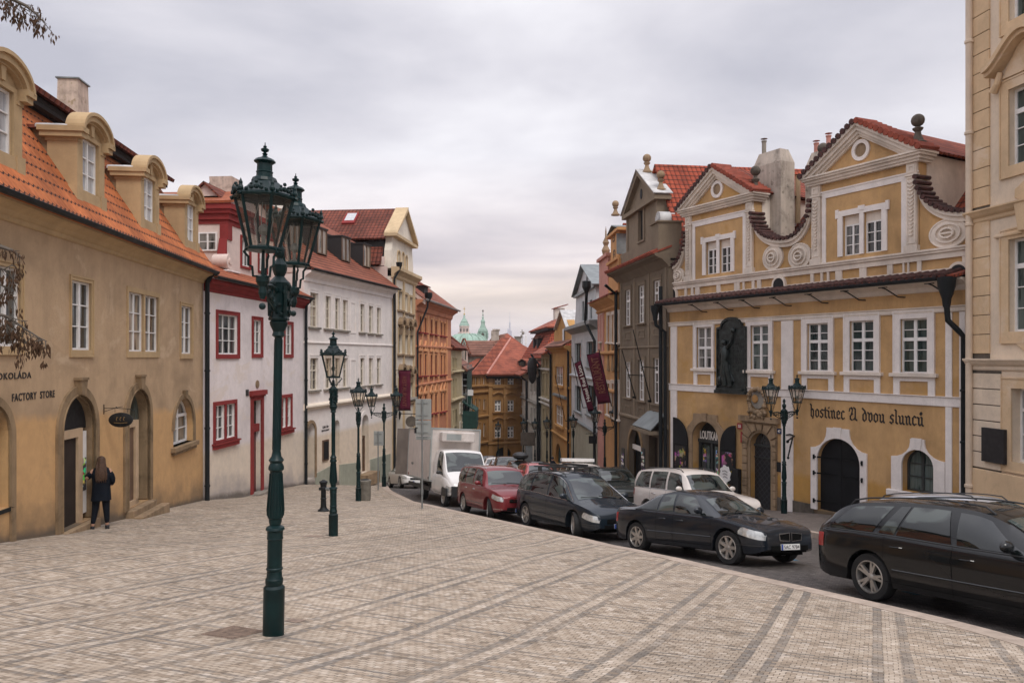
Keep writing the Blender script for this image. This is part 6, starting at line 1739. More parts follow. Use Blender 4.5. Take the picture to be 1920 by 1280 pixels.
for x in(1169,1207):
 u_=a.U(x,-.3);q=MB();q.box(u_-.25,u_+.25,-.34,-.30,a.Z(x,900),a.Z(x,835));bb=a.part('display_rack',q,'dfr')
 for k in range(9):
  q=MB();zz=a.Z(x,845)-k*.18;q.box(u_-.2,u_+.2,-.37,-.345,zz-.06,zz+.06);q.build('postcard',M['wtext' if k%2 else 'poster'],bb)
u0,u1=a.U(1212),a.U(1248);zz=a.Z(1228,800)
q=MB();q.slab([(u0,-.75,zz),(u1,-.75,zz),(u1,0,zz+.75),(u0+.4,0,zz+.75)],.05);a.part('canopy',q,'slate')
q=MB();q.box(u0-.1,u1+.05,-.8,0,zz-.22,zz-.06);q.box(u0+.1,u1-.05,-.25,0,zz-3.4,zz-.22)if False else None;a.part('canopy_frame',q,'greytrim')
zE=a.Z(1200,508)
a.wall([(0,-3),(a.len,-3),(a.len,zE),(0,zE)],M['grey'],rev=.3)
q=MB()
for x in(1165,1190,1217,1249):u_=max(.12,min(a.len-.12,a.U(x)));q.box(u_-.12,u_+.12,-.04,.02,a.Z(1200,790),zE)
a.part('pilaster',q,'greytrim')
a.cornice('belt_course',a.Z(1200,790),[(.03,0),(.1,.08),(.1,.16),(.03,.22)],'greytrim',0,a.len)
a.cornice('belt_course',a.Z(1200,653),[(.03,0),(.06,.03),(.06,.1),(.03,.12)],'greytrim',0,a.len)
q=MB();q.box(0,a.len,-.02,.02,-3,a.Z(1200,792));
a.cornice('cornice',zE-.3,[(.03,0),(.1,.1),(.35,.35),(.7,.5),(.7,.62)],'grey',-.1,a.len+.1)
q=MB();zz=zE+.34;q.slab([(-.1,-.8,zz),(a.len+.1,-.8,zz),(a.len+.1,.1,zz+.35),(-.1,.1,zz+.35)],.08)
for i in range(34):u_=i*(a.len+.1)/34;q.tube([(u_,-.84,zz+.02),(u_,.1,zz+.38)],.075,6)
a.part('pent_roof',q,'t_coping')
zb=zz+.25
q=MB();q.box(.0,a.len,.05,.6,zb,zb+.75);q.box(a.len-1.0,a.len+.05,-.5,.6,zb-.5,zb+1.15);q.box(a.len-1.08,a.len+.12,-.58,.65,zb+1.15,zb+1.22);a.part('parapet',q,'greytrim')
g0,g1=a.U(1176,.1),a.U(1233,.1)+.05;zg0=zb+.75;zgt=a.Z(1205,393,.1);zap=a.Z(1203,326,.1);um=(g0+g1)/2
hw_=a.r(1200,405,1211,470,.1);h_=rect(um-.42,um+.42,zg0+.25,zg0+1.9)
Bld.wall(a,rect(g0,g1,zg0,zgt),M['greytrim'],'gable',y=.1,thick=.6,rev=.15,holes=[h_])
panel(a,'attic_opening',h_,.2,'black');q=MB();q.ring(rect(um-.62,um+.62,zg0+.15,zg0+2.1),h_,.03,.12);q.box(g0,g0+.25,.04,.12,zg0,zgt);q.box(g1-.25,g1,.04,.12,zg0,zgt);a.part('gable_trim',q,'greytrim')
q=MB();q.prism([(g0-.0,zgt+.2),(g1+.0,zgt+.2),(um,zap-.1)],.1,.6);pf=a.part('pediment',q,'greytrim');q=MB();n=16;q.prism([(um+.16*math.cos(2*PI*i/n),(zgt+zap)/2-.1+.26*math.sin(2*PI*i/n))for i in range(n)],.06,.099);q.build('oculus',M['black'],pf)
q=MB();q.box(g0-.25,g1+.25,-.15,.7,zgt,zgt+.22)
for s_ in(-1,1):
 e0=g0-.25 if s_<0 else g1+.25
 q.prism([(e0,zgt+.22),(um,zap+.15),(um,zap-.1),(e0-s_*.35,zgt+.22)],-.15,.62)
a.part('pediment_moulding',q,'greytrim')
q=MB()
for s_ in(-1,1):
 e0=g0-.32 if s_<0 else g1+.32;pts=[(e0,-.22,zgt+.24),(um,-.22,zap+.2),(um,.75,zap+.2),(e0,.75,zgt+.24)];q.slab(pts[::-1]if s_<0 else pts,.05)
a.part('metal_cap',q,'zinc')
q=MB();q.tube([(g1+.42,-.05,zg0+.75),(g1+.42,.7,zg0+.75)],.42,16);q.tube([(g1+.42,-.12,zg0+.75),(g1+.42,.0,zg0+.75)],.2,12);a.part('scroll',q,'zinc',smooth=True)
finial(a,'ball_finial',1213,289,325,8,'stone',.3);finial(a,'ball_finial',1239,320,358,8,'stone',.3)
zr=a.Z(1250,343,2.5)
a.roof('roof',[(a.len+.2,.5,zb+.2),(a.len+.2,8.5,zb+.2),(a.len-3.6,8.5,zr),(a.len-3.6,.5,zr)],'t_bright',.12)
a.roof('roof',[(-.2,8.5,zb+.2),(-.2,.5,zb+.2),(a.len-3.6,.5,zr),(a.len-3.6,8.5,zr)],'t_bright',.12)
for(xa,ya,xb,yb)in((1166,656,1190,745),(1187,618,1219,752)):
 u1_,z1_=a.px(xb,yb,-.05);u0_,z0_=a.px(xa,ya,-1.6)
 p=a.W(u1_,-.05,z1_);fp=empty('flag_pole',p,math.atan2(a.D.y,a.D.x),('shorter' if xa<1180 else 'longer')+' bare black flag pole slanting from the grey-brown house','flag pole')
 q=MB();q.tube([(0,.03,0),(u0_-u1_,-1.55,z0_-z1_)],[.035,.022],6);q.build('pole',M['iron'],fp)
 q=MB();q.tube([(0,.05,0),(0,-.12,.02)],.06,6);q.tube([((u0_-u1_)*.45,.05,(z0_-z1_)*.48),((u0_-u1_)*.5,-.75,(z0_-z1_)*.5)],.02,5);q.build('bracket',M['iron'],fp)
#  generic narrow fronts further down
def pt_on(P,q,t):return(P[0]+(q[0]-P[0])*t,P[1]+(q[1]-P[1])*t)
O_=Bld('peach_baroque_house','narrow peach and rose baroque house with a ball-topped gable beyond the grey-brown one','house',(5.75,49.7),(6.10,42.85),8)
a=O_
cols=[(1126.5,1130),(1139.5,1144),(1147.5,1152),(1156,1160.5)]
simple_windows(a,cols,[(594,588,640,642),(719,718,770,785)],cols=2,rows=3,rev=.08,fw=.06,glass='glasswarm',sur=(.14,.05,'ywhite',.2),sill=(.2,.15,.1,'ywhite'))
zE=a.Z(1142,574)
a.wall([(0,-3),(a.len,-3),(a.len,zE),(0,zE)],M['peach'],rev=.2)
for(x0,x1)in cols:
 q=MB();uc,z_=a.px((x0+x1)/2,681);q.prism([(uc-.35,z_-.45),(uc+.35,z_-.45),(uc,z_+.5)],-.08,.01);uc,z_=a.px((x0+x1)/2,655);q.prism([(uc-.32,z_+.4),(uc+.32,z_+.4),(uc,z_-.4)],-.08,.01);a.part('stucco_ornament',q,'greylow')
u_=a.U(1133);q=MB();q.box(0,u_,-.06,.02,-3,zE);a.part('side_bay',q,'peachred')
for y in(735,665,583):a.cornice('belt_course',a.Z(1142,y),[(.05,0),(.18,.08),(.18,.18),(.05,.24)],'peach',0,a.len)
a.cornice('cornice',zE-.1,[(.05,0),(.25,.2),(.6,.4),(.6,.55)],'peach',-.1,a.len)
q=MB();q.slab([(-.1,-.75,zE+.46),(a.len,-.75,zE+.46),(a.len,.1,zE+.8),(-.1,.1,zE+.8)],.08);a.part('pent_roof',q,'t_coping')
zg=zE+.6;u0,u1=a.U(1141,.1),a.U(1165,.1)-.05
zt=a.Z(1155,425,.1);um=(u0+u1)/2;zm=a.Z(1152,492,.1)
O=[(u0-.5,zg),(u1+.1,zg),(u1,zg+1.0),(u1-.35,zm-.8),(u1-.35,zm),(u1-.7,zm+.25),(u1-.75,zt-.4),(um,zt),(u0+.75,zt-.4),(u0+.7,zm+.25),(u0+.3,zm),(u0+.3,zm-.8),(u0,zg+1.2)]
Bld.wall(a,O,M['peach'],'gable',y=.1,thick=.6,rev=.1,holes=[])
for(x,y0,y1)in((1152,468,486),(1158,497,508),(1151,427+12,427+26)):
 uc,z1=a.px(x,y0,.1);z0=a.Z(x,y1,.1);a.window(uc-.28,uc+.28,z0,z1,cols=1,rows=2,rise=.2,y=.1,rev=-.03,hole=False,mat_='stoned')
q=MB()
for z in(zm,zt-.4):q.box(u0+.1,u1-.2,-.08,.75,z,z+.16)
q.box(u1-.25,u1-.0,-.05,.7,zg,zm);a.part('gable_moulding',q,'peach')
q=MB();q.slab([(u0+.5,-.1,zt-.22),(um,-.1,zt+.12),(um,.8,zt+.12),(u0+.5,.8,zt-.22)][::-1],.05);q.slab([(um,-.1,zt+.12),(u1-.5,-.1,zt-.22),(u1-.5,.8,zt-.22),(um,.8,zt+.12)][::-1],.05);q.slab([(u1-.65,-.05,zt-.55),(u1-.65,.7,zt-.55),(u1-.6,.7,zm+.3),(u1-.6,-.05,zm+.3)],.05);a.part('metal_cap',q,'slate')
finial(a,'ball_finial',1154,376,404,6.5,'stone',.3)
q=MB();q.lathe([(.001,0),(.2,.0),(.28,.3),(.13,.6),(.22,.8),(.06,1.15),(.05,1.5),(.001,1.9)],(a.U(1136,.3),.3,a.Z(1136,478,.3)),8);a.part('obelisk',q,'stone',smooth=True)
q=MB();q.box(0,a.U(1141,.1),.05,.6,zg-.2,a.Z(1136,482,.1));q.box(-.2,a.U(1142,.1),-.1,.7,a.Z(1136,484,.1),a.Z(1136,478,.1));a.part('side_gable',q,'peachred')
zr=a.Z(1170,412,2);
a.roof('roof',[(a.len+.1,.6,zg+.5),(a.len+.1,8,zg+.5),(um,8,zt+.3),(um,.6,zt+.3)],'t_bright',.1)
a.roof('roof',[(-.1,8,zg+.5),(-.1,.6,zg+.5),(um,.6,zt+.3),(um,8,zt+.3)],'t_bright',.1)
q=MB();q.tube([(a.len+.05,-.15,-3),(a.len+.05,-.15,zE+.5),(a.len+.2,-.8,zE+1.0)],.09,8);a.part('downpipe',q,'gutter')
L_=Bld('pale_blue_house','pale blue-grey house with a grey metal-capped pointed gable and arched shop openings','house',(5.05,63.4),(5.73,49.8),8)
a=L_
simple_windows(a,[(1079,1090.5),(1101,1115)],[(643,640,682,688),(723,722,772,779)],cols=3,rows=2,rev=.12,fw=.08,mat_='dfr',glass='glassgreen',sur=(.2,.05,'blue'),sill=(.3,.15,.12,'slate'))
for(x0,x1,y0,y1)in((1082.5,1091,823,868),(1100,1108.5,829,872)):
 u0,u1=a.U(x0),a.U(x1);zt,zb=a.Z((x0+x1)/2,y0),a.Z((x0+x1)/2,y1);r=(u1-u0)/2;P=arc_poly(u0,u1,zb,zt-r,r);a.holes.append(P);panel(a,'shop_door',P,.3,'glassgreen')
zE=a.Z(1095,617)
a.wall([(0,-4),(a.len,-4),(a.len,zE),(0,zE)],M['blue'],rev=.2)
q=MB();q.prism([(0,-4),(a.len,-4),(a.len,a.Z(1118,812)),(0,a.Z(1074,790))],-.04,.02);a.part('plinth',q,'bluelow')
a.cornice('belt_course',a.Z(1095,710),[(.05,0),(.2,.1),(.2,.2),(.05,.24)],'blue',0,a.len);a.cornice('belt_course',a.Z(1095,800),[(.05,0),(.2,.1),(.2,.2),(.05,.24)],'slate',0,a.len)
a.cornice('cornice',zE-.2,[(.05,0),(.3,.2),(.6,.35),(.6,.6)],'slate',-.1,a.len)
u0,u1=a.U(1079,.1),a.U(1118,.1);um=(u0+u1)/2;zq=a.Z(1098,545,.1);zt=a.Z(1096,499,.1)
h_=[rect(*a.r(x0,y0,x1,y1,.1))for(x0,x1,y0,y1)in((1091,1095.5,565,601),(1098.5,1102.5,563,600),(1105.5,1110,562,598))]
Bld.wall(a,[(u0-.6,zE+.4),(u1+.2,zE+.4),(u1,zE+1.2),(u1-.2,zq),(u0+.4,zq),(u0+.2,zE+1.8)],M['blue'],'gable',y=.1,thick=.7,rev=.12,holes=h_)
for h in h_:panel(a,'pane',h,.2,'glassgreen')
q=MB();q.prism([(u0+.3,zq),(u1-.0,zq),(um,zt)],.1,.7);a.part('pediment',q,'blue');uc,z_=a.px(1101,527,.1)
q=MB();q.prism([(uc+.25*math.cos(2*PI*i/14),z_+.4*math.sin(2*PI*i/14))for i in range(14)],.06,.098);a.part('oculus',q,'black')
q=MB();q.box(u0+.1,u1+.1,-.1,.75,zq-.15,zq+.05);q.slab([(u1+.3,-.25,zq+.02),(u1+.3,4,zq+.02),(um,4,zt+.12),(um,-.25,zt+.12)],.08);q.slab([(u0,4,zq+.02),(u0,-.25,zq+.02),(um,-.25,zt+.12),(um,4,zt+.12)],.08);a.part('metal_cap',q,'slate')
a.roof('roof',[(a.len,.8,zE+.5),(a.len,8,zE+.5),(um,8,zq+1.2),(um,.8,zq+1.2)],'t_bright',.1)
a.roof('roof',[(0,8,zE+.5),(0,.8,zE+.5),(um,.8,zq+1.2),(um,8,zq+1.2)],'t_white',.1)
q=MB();q.tube([(a.len-.2,-.2,-3),(a.len-.2,-.2,zE-1),(a.len-1.6,-.6,zE+.3),(a.len-.4,-.7,zE+2.2)],.1,8);q.lathe([(.1,0),(.3,.4),(.3,.8),(.001,.85)],(a.len-.4,-.7,zE+2.2),8);a.part('downpipe',q,'gutter')
K_=Bld('mustard_house','mustard yellow house with a small stepped gable and round-headed green door','house',(4.0,74.2),(5.0,63.6),8)
a=K_
simple_windows(a,[(1042.5,1056.5),(1063.5,1069)],[(687,688,722,724),(760,761,797,803)],cols=4,rows=2,rev=.08,fw=.08,glass='glasswarm',sur=(.2,.06,'mustard'),sill=(.35,.2,.2,'mustard'))
u0,u1=a.U(1041),a.U(1053);zt,zb=a.Z(1047,831),a.Z(1047,872);r=(u1-u0)/2;P=arc_poly(u0,u1,zb,zt-r,r);a.holes.append(P);panel(a,'door',P,.3,'netgreen')
zE=a.Z(1052,655)
a.wall([(0,-5),(a.len,-5),(a.len,zE),(0,zE)],M['mustard'],rev=.3)
a.cornice('belt_course',a.Z(1052,746),[(.05,0),(.25,.1),(.25,.25),(.05,.3)],'slate',1.5,a.len-2)
a.cornice('belt_course',a.Z(1052,820),[(.05,0),(.2,.1),(.2,.2),(.05,.24)],'mustard',0,a.len)
a.cornice('cornice',zE-.3,[(.05,0),(.3,.25),(.6,.4),(.6,.6)],'mustard',-.1,a.len)
q=MB();q.slab([(-.2,-.8,zE+.3),(a.len,-.8,zE+.3),(a.len,.3,zE+.9),(-.2,.3,zE+.9)],.1);a.part('pent_roof',q,'t_brown')
u0,u1=a.U(1043,.2),a.U(1070,.2);um=(u0+u1)/2;zq=a.Z(1056,612,.2);zt=a.Z(1052,585,.2)
q=MB();q.prism([(u0-1.6,zE+.6),(u1+.2,zE+.6),(u1+.2,zE+1.6),(u1-.8,zE+2.0),(u1-.9,zq),(um,zt),(u0+.6,zq),(u0+.3,zE+2.2),(u0-1.4,zE+1.7)],.2,.9);ga=a.part('gable',q,'mustard')
q=MB();uc,z_=a.px(1058,635,.2);q.box(uc-.45,uc+.45,.1,.19,z_-.9,z_+.9);q.build('attic_window',M['glasswarm'],ga)
q=MB();q.slab([(u1-.5,-.1,zq-.3),(u1-.5,3.5,zq-.3),(um,3.5,zt+.15),(um,-.1,zt+.15)],.1);q.slab([(u0+.2,3.5,zq-.1),(u0+.2,-.1,zq-.1),(um,-.1,zt+.15),(um,3.5,zt+.15)],.1);a.part('metal_cap',q,'zinc')
q=MB();q.tube([(a.len-.1,-.2,-4),(a.len-.1,-.2,zE)],.1,8);a.part('downpipe',q,'gutter');q=MB();q.tube([(.1,-.2,-4),(.1,-.2,zE-.5),(-.4,-.6,zE)],.1,8);a.part('downpipe',q,'gutter')
J_=Bld('beige_house','narrow beige house with pilasters and an orange tiled roof, left of the mustard house','house',(3.2,82.0),(3.97,74.4),8)
a=J_
simple_windows(a,[(1018.5,1022),(1025,1028.5),(1031.5,1034.5)],[(672,672,690,690),(700,699,742,744),(766,766,808,812)],cols=1,rows=3,rev=.12,fw=.08,mat_='wfrold',sur=(.15,.08,'beige'))
zE=a.Z(1025,663)
a.wall([(0,-5),(a.len,-5),(a.len,zE),(0,zE)],M['beige'],rev=.2)
for y in(695,752,760):a.cornice('belt_course',a.Z(1025,y),[(.05,0),(.3,.12),(.3,.25),(.05,.3)],'pale',0,a.len)
a.roof('roof',[(-.6,-1.0,zE),(a.len+.3,-1.0,zE),(a.len+.3,4.5,zE+3.4),(-.6,4.5,zE+3.4)],'t_far',.15)
q=MB();q.tube([(.0,-.2,-4),(.0,-.2,zE-1.2),(-.8,-.8,zE-.4),(-.8,-1.0,zE)],.12,8);a.part('downpipe',q,'gutter')
N1=Bld('pale_grey_house','long pale grey house with faded stucco fronts and a steep red mansard tower','house',(0.75,107.0),(3.15,82.2),9)
a=N1
simple_windows(a,[(969.5,973),(976.5,980.5),(985,989),(996,999),(1002,1005),(1008,1011)],[(711,705,736,733),(763,765,790,800),(800,812,812,830)],cols=1,rows=2,rev=.2,fw=.12,mat_='wfrold',sur=(.25,.08,'pale'))
zE=a.Z(990,702)
uS=a.U(992)
a.wall([(0,-6),(a.len,-6),(a.len,zE+.8),(uS,zE+.8),(uS,zE),(0,zE)],M['pale'],rev=.25)
for y in(752,790):a.cornice('belt_course',a.Z(990,y),[(.05,0),(.3,.15),(.3,.3),(.05,.4)],'stoneg',0,a.len)
u0,u1=a.U(970),a.U(973.5);P=arc_poly(u0,u1,a.Z(971,858),a.Z(971,825),.5);panel(a,'doorway',P,-.03,'black',t=.02)
a.roof('roof',[(-.8,-1.2,zE),(uS,-1.2,zE),(uS,4.0,zE+2.8),(-.8,4.0,zE+2.8)],'t_far',.2)
a.roof('roof',[(uS+1,-1.2,zE+.8),(a.len+.3,-1.2,zE+.8),(a.len+.3,4.0,zE+3.4),(uS+1,4.0,zE+3.4)],'t_far',.2)
q=MB();q.tube([(uS,-.3,-4),(uS,-.3,zE-.8),(uS-2.4,-1.0,zE-.2)],.16,8);a.part('downpipe',q,'gutter');q=MB();q.tube([(a.len,-.3,-4),(a.len,-.3,zE)],.16,8);a.part('downpipe',q,'gutter')
tb=MB();u0,u1=a.U(991,1.0),a.len-1;z1=a.Z(1005,670,1.0)
hs=[rect(*a.r(x0,675,x1,690,1.0))for(x0,x1)in((995,997),(1000,1002),(1006,1008))]
Bld.wall(a,rect(u0,u1,zE,z1),M['pale'],'attic_wall',y=1.0,thick=6,rev=.1,holes=hs)
for h in hs:panel(a,'pane',h,1.1,'glass')
z2=a.Z(1012,622,1.6);e_=.8
q=MB()
ins=1.7
B0=[(u0-e_,.2),(u1+e_,.2),(u1+e_,7.5),(u0-e_,7.5)];B1=[(u0+ins,1.0+ins*.5),(u1-ins,1.0+ins*.5),(u1-ins,6),(u0+ins,6)]
for i in range(4):
 j=(i+1)%4
 q.slab([(*B0[i],z1),(*B0[j],z1),(*B1[j],z2),(*B1[i],z2)],.15)
a.part('mansard_roof',q,'t_bright')
q=MB();z3=a.Z(1035,598,3.0);um2=(u0+u1)/2
C0=[(u0+ins-.8,.9),(u1-ins+.8,.9),(u1-ins+.8,6.5),(u0+ins-.8,6.5)];C1=[(u0+ins+3,3.5),(u1-ins-2,3.5),(u1-ins-2,4),(u0+ins+3,4)]
for i in range(4):
 j=(i+1)%4
 q.slab([(*C0[i],z2+.25),(*C0[j],z2+.25),(*C1[j],z3),(*C1[i],z3)],.15)
a.part('upper_roof',q,'t_far')
q=MB();q.box(u0+ins-.6,u1-ins+.6,1.1,6.3,z2-.1,z2+.2);a.part('eaves',q,'soffit')
for x in(1003,1010):
 u_,z_=a.px(x,643,.9);q=MB();q.box(u_-.5,u_+.5,.7,2.2,z_-.6,z_+.6);dm=a.part('dormer',q,'soffit');q=MB();q.slab([(u_-.7,.5,z_+.6),(u_+.7,.5,z_+.6),(u_+.7,2.6,z_+1.2),(u_-.7,2.6,z_+1.2)],.1);q.build('dormer_roof',M['t_brown'],dm)
u_,z_=a.px(1048,578,4.0);q=MB();q.box(u_-.8,u_+.8,3.4,4.6,z3-2,z_);ck_=a.part('chimney',q,'pale');q=MB();q.slab([(u_-1.1,3.2,z_),(u_+1.1,3.2,z_),(u_+1.1,5,z_+.5),(u_-1.1,5,z_+.5)],.1);q.build('cap',M['t_coping'],ck_)
#  H: ochre house closing the street
HA,HB,HC=(-5.3,95.0),(-3.25,99.0),(1.2,101.2)
H_=Bld('ochre_house','dark ochre house with a huge red hipped roof closing the end of the street','house',HB,(HC[0]+1.0,HC[1]+.3),10)
a=H_
pl_=[(927.5,939.5),(951.5,963.5)]
for(x0,x1)in pl_:
 for(ya,yb)in((708.5,724.5),(750,771),(799,820.5)):
  a.wpx(x0,ya,x1,yb,cols=2,rows=(2,1),trans=.62,rev=.12,fw=.12,mid=.22,bar=.07,glass='glass',sur=(.22,.08,'ochre2'),sill=(.4,.25,.18,'ochre2'))
u0,u1=a.U(930),a.U(958);zt,zb=a.Z(944,838),a.Z(944,872);P=arc_poly(u0,u1,zb,zt-.9,.9);a.holes.append(P);dd=panel(a,'gateway',P,.5,'black')
zE=a.Z(940,703)
a.wall([(0,-5),(a.len,-5),(a.len,zE),(0,zE)],M['ochre'],rev=.4)
q=MB()
for x in(917,945):u_=max(.1,a.U(x));q.box(u_-.1,u_+.45,-.12,.02,-4,zE)
a.part('pilaster',q,'ochre2')
for y in(725.5,833):a.cornice('belt_course',a.Z(940,y),[(.05,0),(.25,.1),(.25,.28),(.05,.34)],'ochre2',0,a.len)
for yy in(738,785):
 for(x0,x1)in pl_:
  u0,u1,z0,z1=a.r(x0-4,yy,x1+4,yy+2);q=MB();n=10;q.ring([(u0+(u1-u0)*i/n,z1+.3*math.sin(PI*i/n))for i in range(n+1)][::-1],[(u0+(u1-u0)*i/n,z0+.3*math.sin(PI*i/n))for i in range(n+1)][::-1],-.3,.01,closed=False);a.part('window_hood',q,'ochre2')
a.cornice('cornice',zE-.5,[(.05,0),(.2,.15),(.4,.4),(.6,.5)],'soffit',-.3,a.len)
H2=Bld('x','','',HA,HB,10);a2=H2
h2root=H2 .root;h2root.name='left_front'
H2 .holes=[]
for(x0,x1)in((884,886.5),(890.5,893.5),(897.5,900.5),(906,909.5)):
 t_=(x0-884)/25
 for(ya,yb,yc,yd)in((707,707.5,722,724),(747,749,765,768),(790,794,808,820)):a2 .wpx(x0,ya+(yb-ya)*t_,x1,yc+(yd-yc)*t_,cols=1,rows=2,rev=.15,fw=.1,sur=(.12,.06,'ochre2'))
zE2=zE+a.z0-a2 .z0
a2 .wall([(0,-6),(a2 .len,-6),(a2 .len,zE2),(0,zE2)],M['ochre'],rev=.2)
for y in(725.5,737,783,833):a2 .cornice('belt_course',a2 .Z(900,y),[(.05,0),(.25,.1),(.25,.28),(.05,.34)],'ochre2',0,a2 .len)
bpy.context.view_layer.update()
for o in list(h2root.children):
 mw=h2root.matrix_world.copy()
 o.parent=H_.root;o.matrix_parent_inverse=H_.root.matrix_world.inverted()@mw
bpy.data.objects.remove(h2root)
inv=(Matrix.Translation((HB[0],HB[1],a.z0))@Matrix.Rotation(math.atan2(a.D.y,a.D.x),4,'Z')).inverted()
def wq(pts,t,mt,nm='roof'):
 q=MB();q.slab(pts,t);q.xf(inv);return q.build(nm,M[mt],H_.root)
ez=PW(940,701,98.5).z
Lc=PW(881,699,94.0);Mc=PW(913,701,98.0);Rc=PW(985,702,100.5)
Lc.z=Mc.z=Rc.z=ez
Rb=PW(957.5,633.5,110);Ra=Rb+(Lc-Mc)*.62;Re=PW(995,656,112)
wq([Lc,Mc,Rb,Ra],.3,'t_far')
Rc2=Vector((8.5,101.5,ez))
wq([Mc,Rc2,Rb],.3,'t_far')
q=MB();q.tube([Mc,Rb],.14,6);q.xf(inv);q.build('hip_ridge',M['peachred'],H_.root)
for(x,y_,Y)in((944.5+34,0,0),):pass
p=PW(978.5,681,101.8);q=MB();q.box(p.x-.42,p.x+.42,p.y-.2,p.y+3,p.z-.4,p.z+.25);q.xf(inv);dm=q.build('dormer',M['soffit'],H_.root);q=MB();q.box(p.x-.28,p.x+.28,p.y-.23,p.y-.2,p.z-.3,p.z+.12);q.xf(inv);q.build('pane',M['glasswarm'],dm)
q=MB();q.slab([(p.x-.55,p.y-.4,p.z+.2),(p.x,p.y-.4,p.z+.55),(p.x,p.y+3,p.z+.55),(p.x-.55,p.y+3,p.z+.2)][::-1],.08);q.slab([(p.x,p.y-.4,p.z+.55),(p.x+.55,p.y-.4,p.z+.2),(p.x+.55,p.y+3,p.z+.2),(p.x,p.y+3,p.z+.55)][::-1],.08);q.xf(inv);q.build('dormer_roof',M['t_brown'],dm)
p=PW(915,677,101.5);q=MB();q.add([(p.x-.3,p.y-.3,p.z-.5),(p.x+.6,p.y-.3,p.z-.4),(p.x-.25,p.y-.3,p.z+.4),(p.x-.1,p.y+2,p.z+.1)],[(0,1,2),(0,2,3),(1,3,2)]);q.xf(inv);q.build('dormer',M['soffit'],H_.root)
#  roofs and houses behind
def hbox(name,label,cat,x0,x1,ytop,ybase,Y,depth,wallm,group=None):
 """free-standing block seen frontally: returns root and local dims; local x right, y away"""
 pa,pb=PW(x0,ytop,Y),PW(x1,ytop,Y);z0=gz(pa.x,Y)-1
 rt=empty(name,(pa.x,Y,z0),0,label,cat,group);w_=pb.x-pa.x;h=pa.z-z0
 q=MB();q.box(0,w_,0,depth,-3,h);q.build('wall',M[wallm],rt);return rt,w_,h,z0
rt,w_,h,z0=hbox('brown_roofed_house','brown-roofed house with a thick plastered chimney behind the ochre house','house',893,990,668,0,118,8,'pinkwarm')
r0=PW(948,625,122);rl=PW(900,664,117.5)
loc=lambda v:(v.x-rt.location.x,v.y-rt.location.y,v.z-z0)
q=MB();q.slab([loc(PW(893,669,117)),loc(PW(975,669,117)),loc(PW(950,624.5,122)),loc(PW(923,631,122))],.3);q.build('roof',M['t_brown'],rt)
q=MB();q.slab([loc(PW(962,660,116.8)),loc(PW(992,655,118)),loc(PW(951,624.2,121.8)),loc(PW(940,640,119))],.2);q.build('roof',M['t_far'],rt)
p0=loc(PW(921,632,121));p1=loc(PW(935.5,620,121));q=MB();q.box(p0[0],p1[0],p0[1]-.5,p0[1]+1,p0[2]-3,p1[2]);q.box(p0[0]+.2,p1[0]+.15,p0[1]-.6,p0[1]+1.1,p1[2],p1[2]+.25);q.build('chimney',M['chimg'],rt)
rt,w_,h,z0=hbox('small_pink_house','small pale pink house with a pointed red gable roof in front of the green dome','house',863,877,660,0,104,14,'pinkwarm')
loc=lambda v:(v.x-rt.location.x,v.y-rt.location.y,v.z-z0)
q=MB();q.prism([(0,h),(w_,h),(w_/2,h+1.6)],0,.3);q.build('gable',M['pinkwarm'],rt)
for x in(868,872.5):
 p=loc(PW(x,665,103.9));q=MB();q.box(p[0]-.12,p[0]+.12,p[1]-.02,p[1]+.05,p[2]-.8,p[2]+.8);f=q.build('window',M['wfrold'],rt);q=MB();q.box(p[0]-.08,p[0]+.08,p[1]-.03,p[1]-.015,p[2]-.7,p[2]+.7);q.build('pane',M['glass'],f)
q=MB();q.slab([(-.3,-.5,h-.2),(w_/2,-.5,h+1.9),(w_/2,1.2,h+1.9),(-.3,1.2,h-.2)][::-1],.15);q.slab([(w_/2,-.5,h+1.9),(w_+.3,-.5,h-.2),(w_+.3,1.2,h-.2),(w_/2,1.2,h+1.9)][::-1],.15);q.build('gable_roof',M['t_white'],rt)
q=MB();q.slab([(w_*.5,.6,h-.4),(w_+3.2,.6,h-.4),(w_+3.6,5,h+1.7),(w_*.5,5,h+1.7)],.2);q.build('roof',M['t_brown'],rt)
q=MB();q.slab([loc(PW(862,693,102)),loc(PW(884,693,102)),loc(PW(908,664,106)),loc(PW(880,680,104))],.15);q.build('roof',M['t_far'],rt)
q=MB();q.box(w_,w_+4,1,8,-3,h-.4);q.build('wall',M['stoneg'],rt)
F1=Bld('narrow_beige_house','narrow dark beige house with a steep red roof right of the orange house','house',(-5.72,70.0),(-5.15,76.5),7)
a=F1;cols=[(848,850.5),(853,855.5)]
simple_windows(a,cols,[(672,672,690,690),(711,710,745,744),(770,768,800,796)],cols=1,rows=3,rev=.1,fw=.08,mat_='wfrold',sur=(.12,.06,'beige'))
zE=a.Z(852,652);a.wall([(0,-4),(a.len,-4),(a.len,zE),(0,zE)],M['beige'],rev=.15)
q=MB();q.slab([(-.2,-.5,zE),(a.len+.2,-.5,zE),(a.len+.2,2.2,zE+2.2),(-.2,2.2,zE+2.2)],.15);q.slab([(a.len+.3,-.6,zE-.1),(a.len+.3,5,zE-.1),(1.8,5,zE+2.3),(1.8,1.8,zE+2.3)],.15);a.part('roof',q,'t_old')
for y in(657,700,752):a.cornice('belt_course',a.Z(852,y),[(.05,0),(.3,.12),(.3,.22),(.05,.3)],'t_coping' if y<660 else 'beige',0,a.len+.1)
F2=Bld('scaffolded_house','dark narrow house wrapped in scaffolding with green netting','house',(-5.1,76.7),(-5.35,94.5),7)
a=F2;zE=a.Z(866,694);a.wall([(0,-4),(a.len,-4),(a.len,zE),(0,zE)],M['pale'],rev=.15,holes=[])
q=MB()
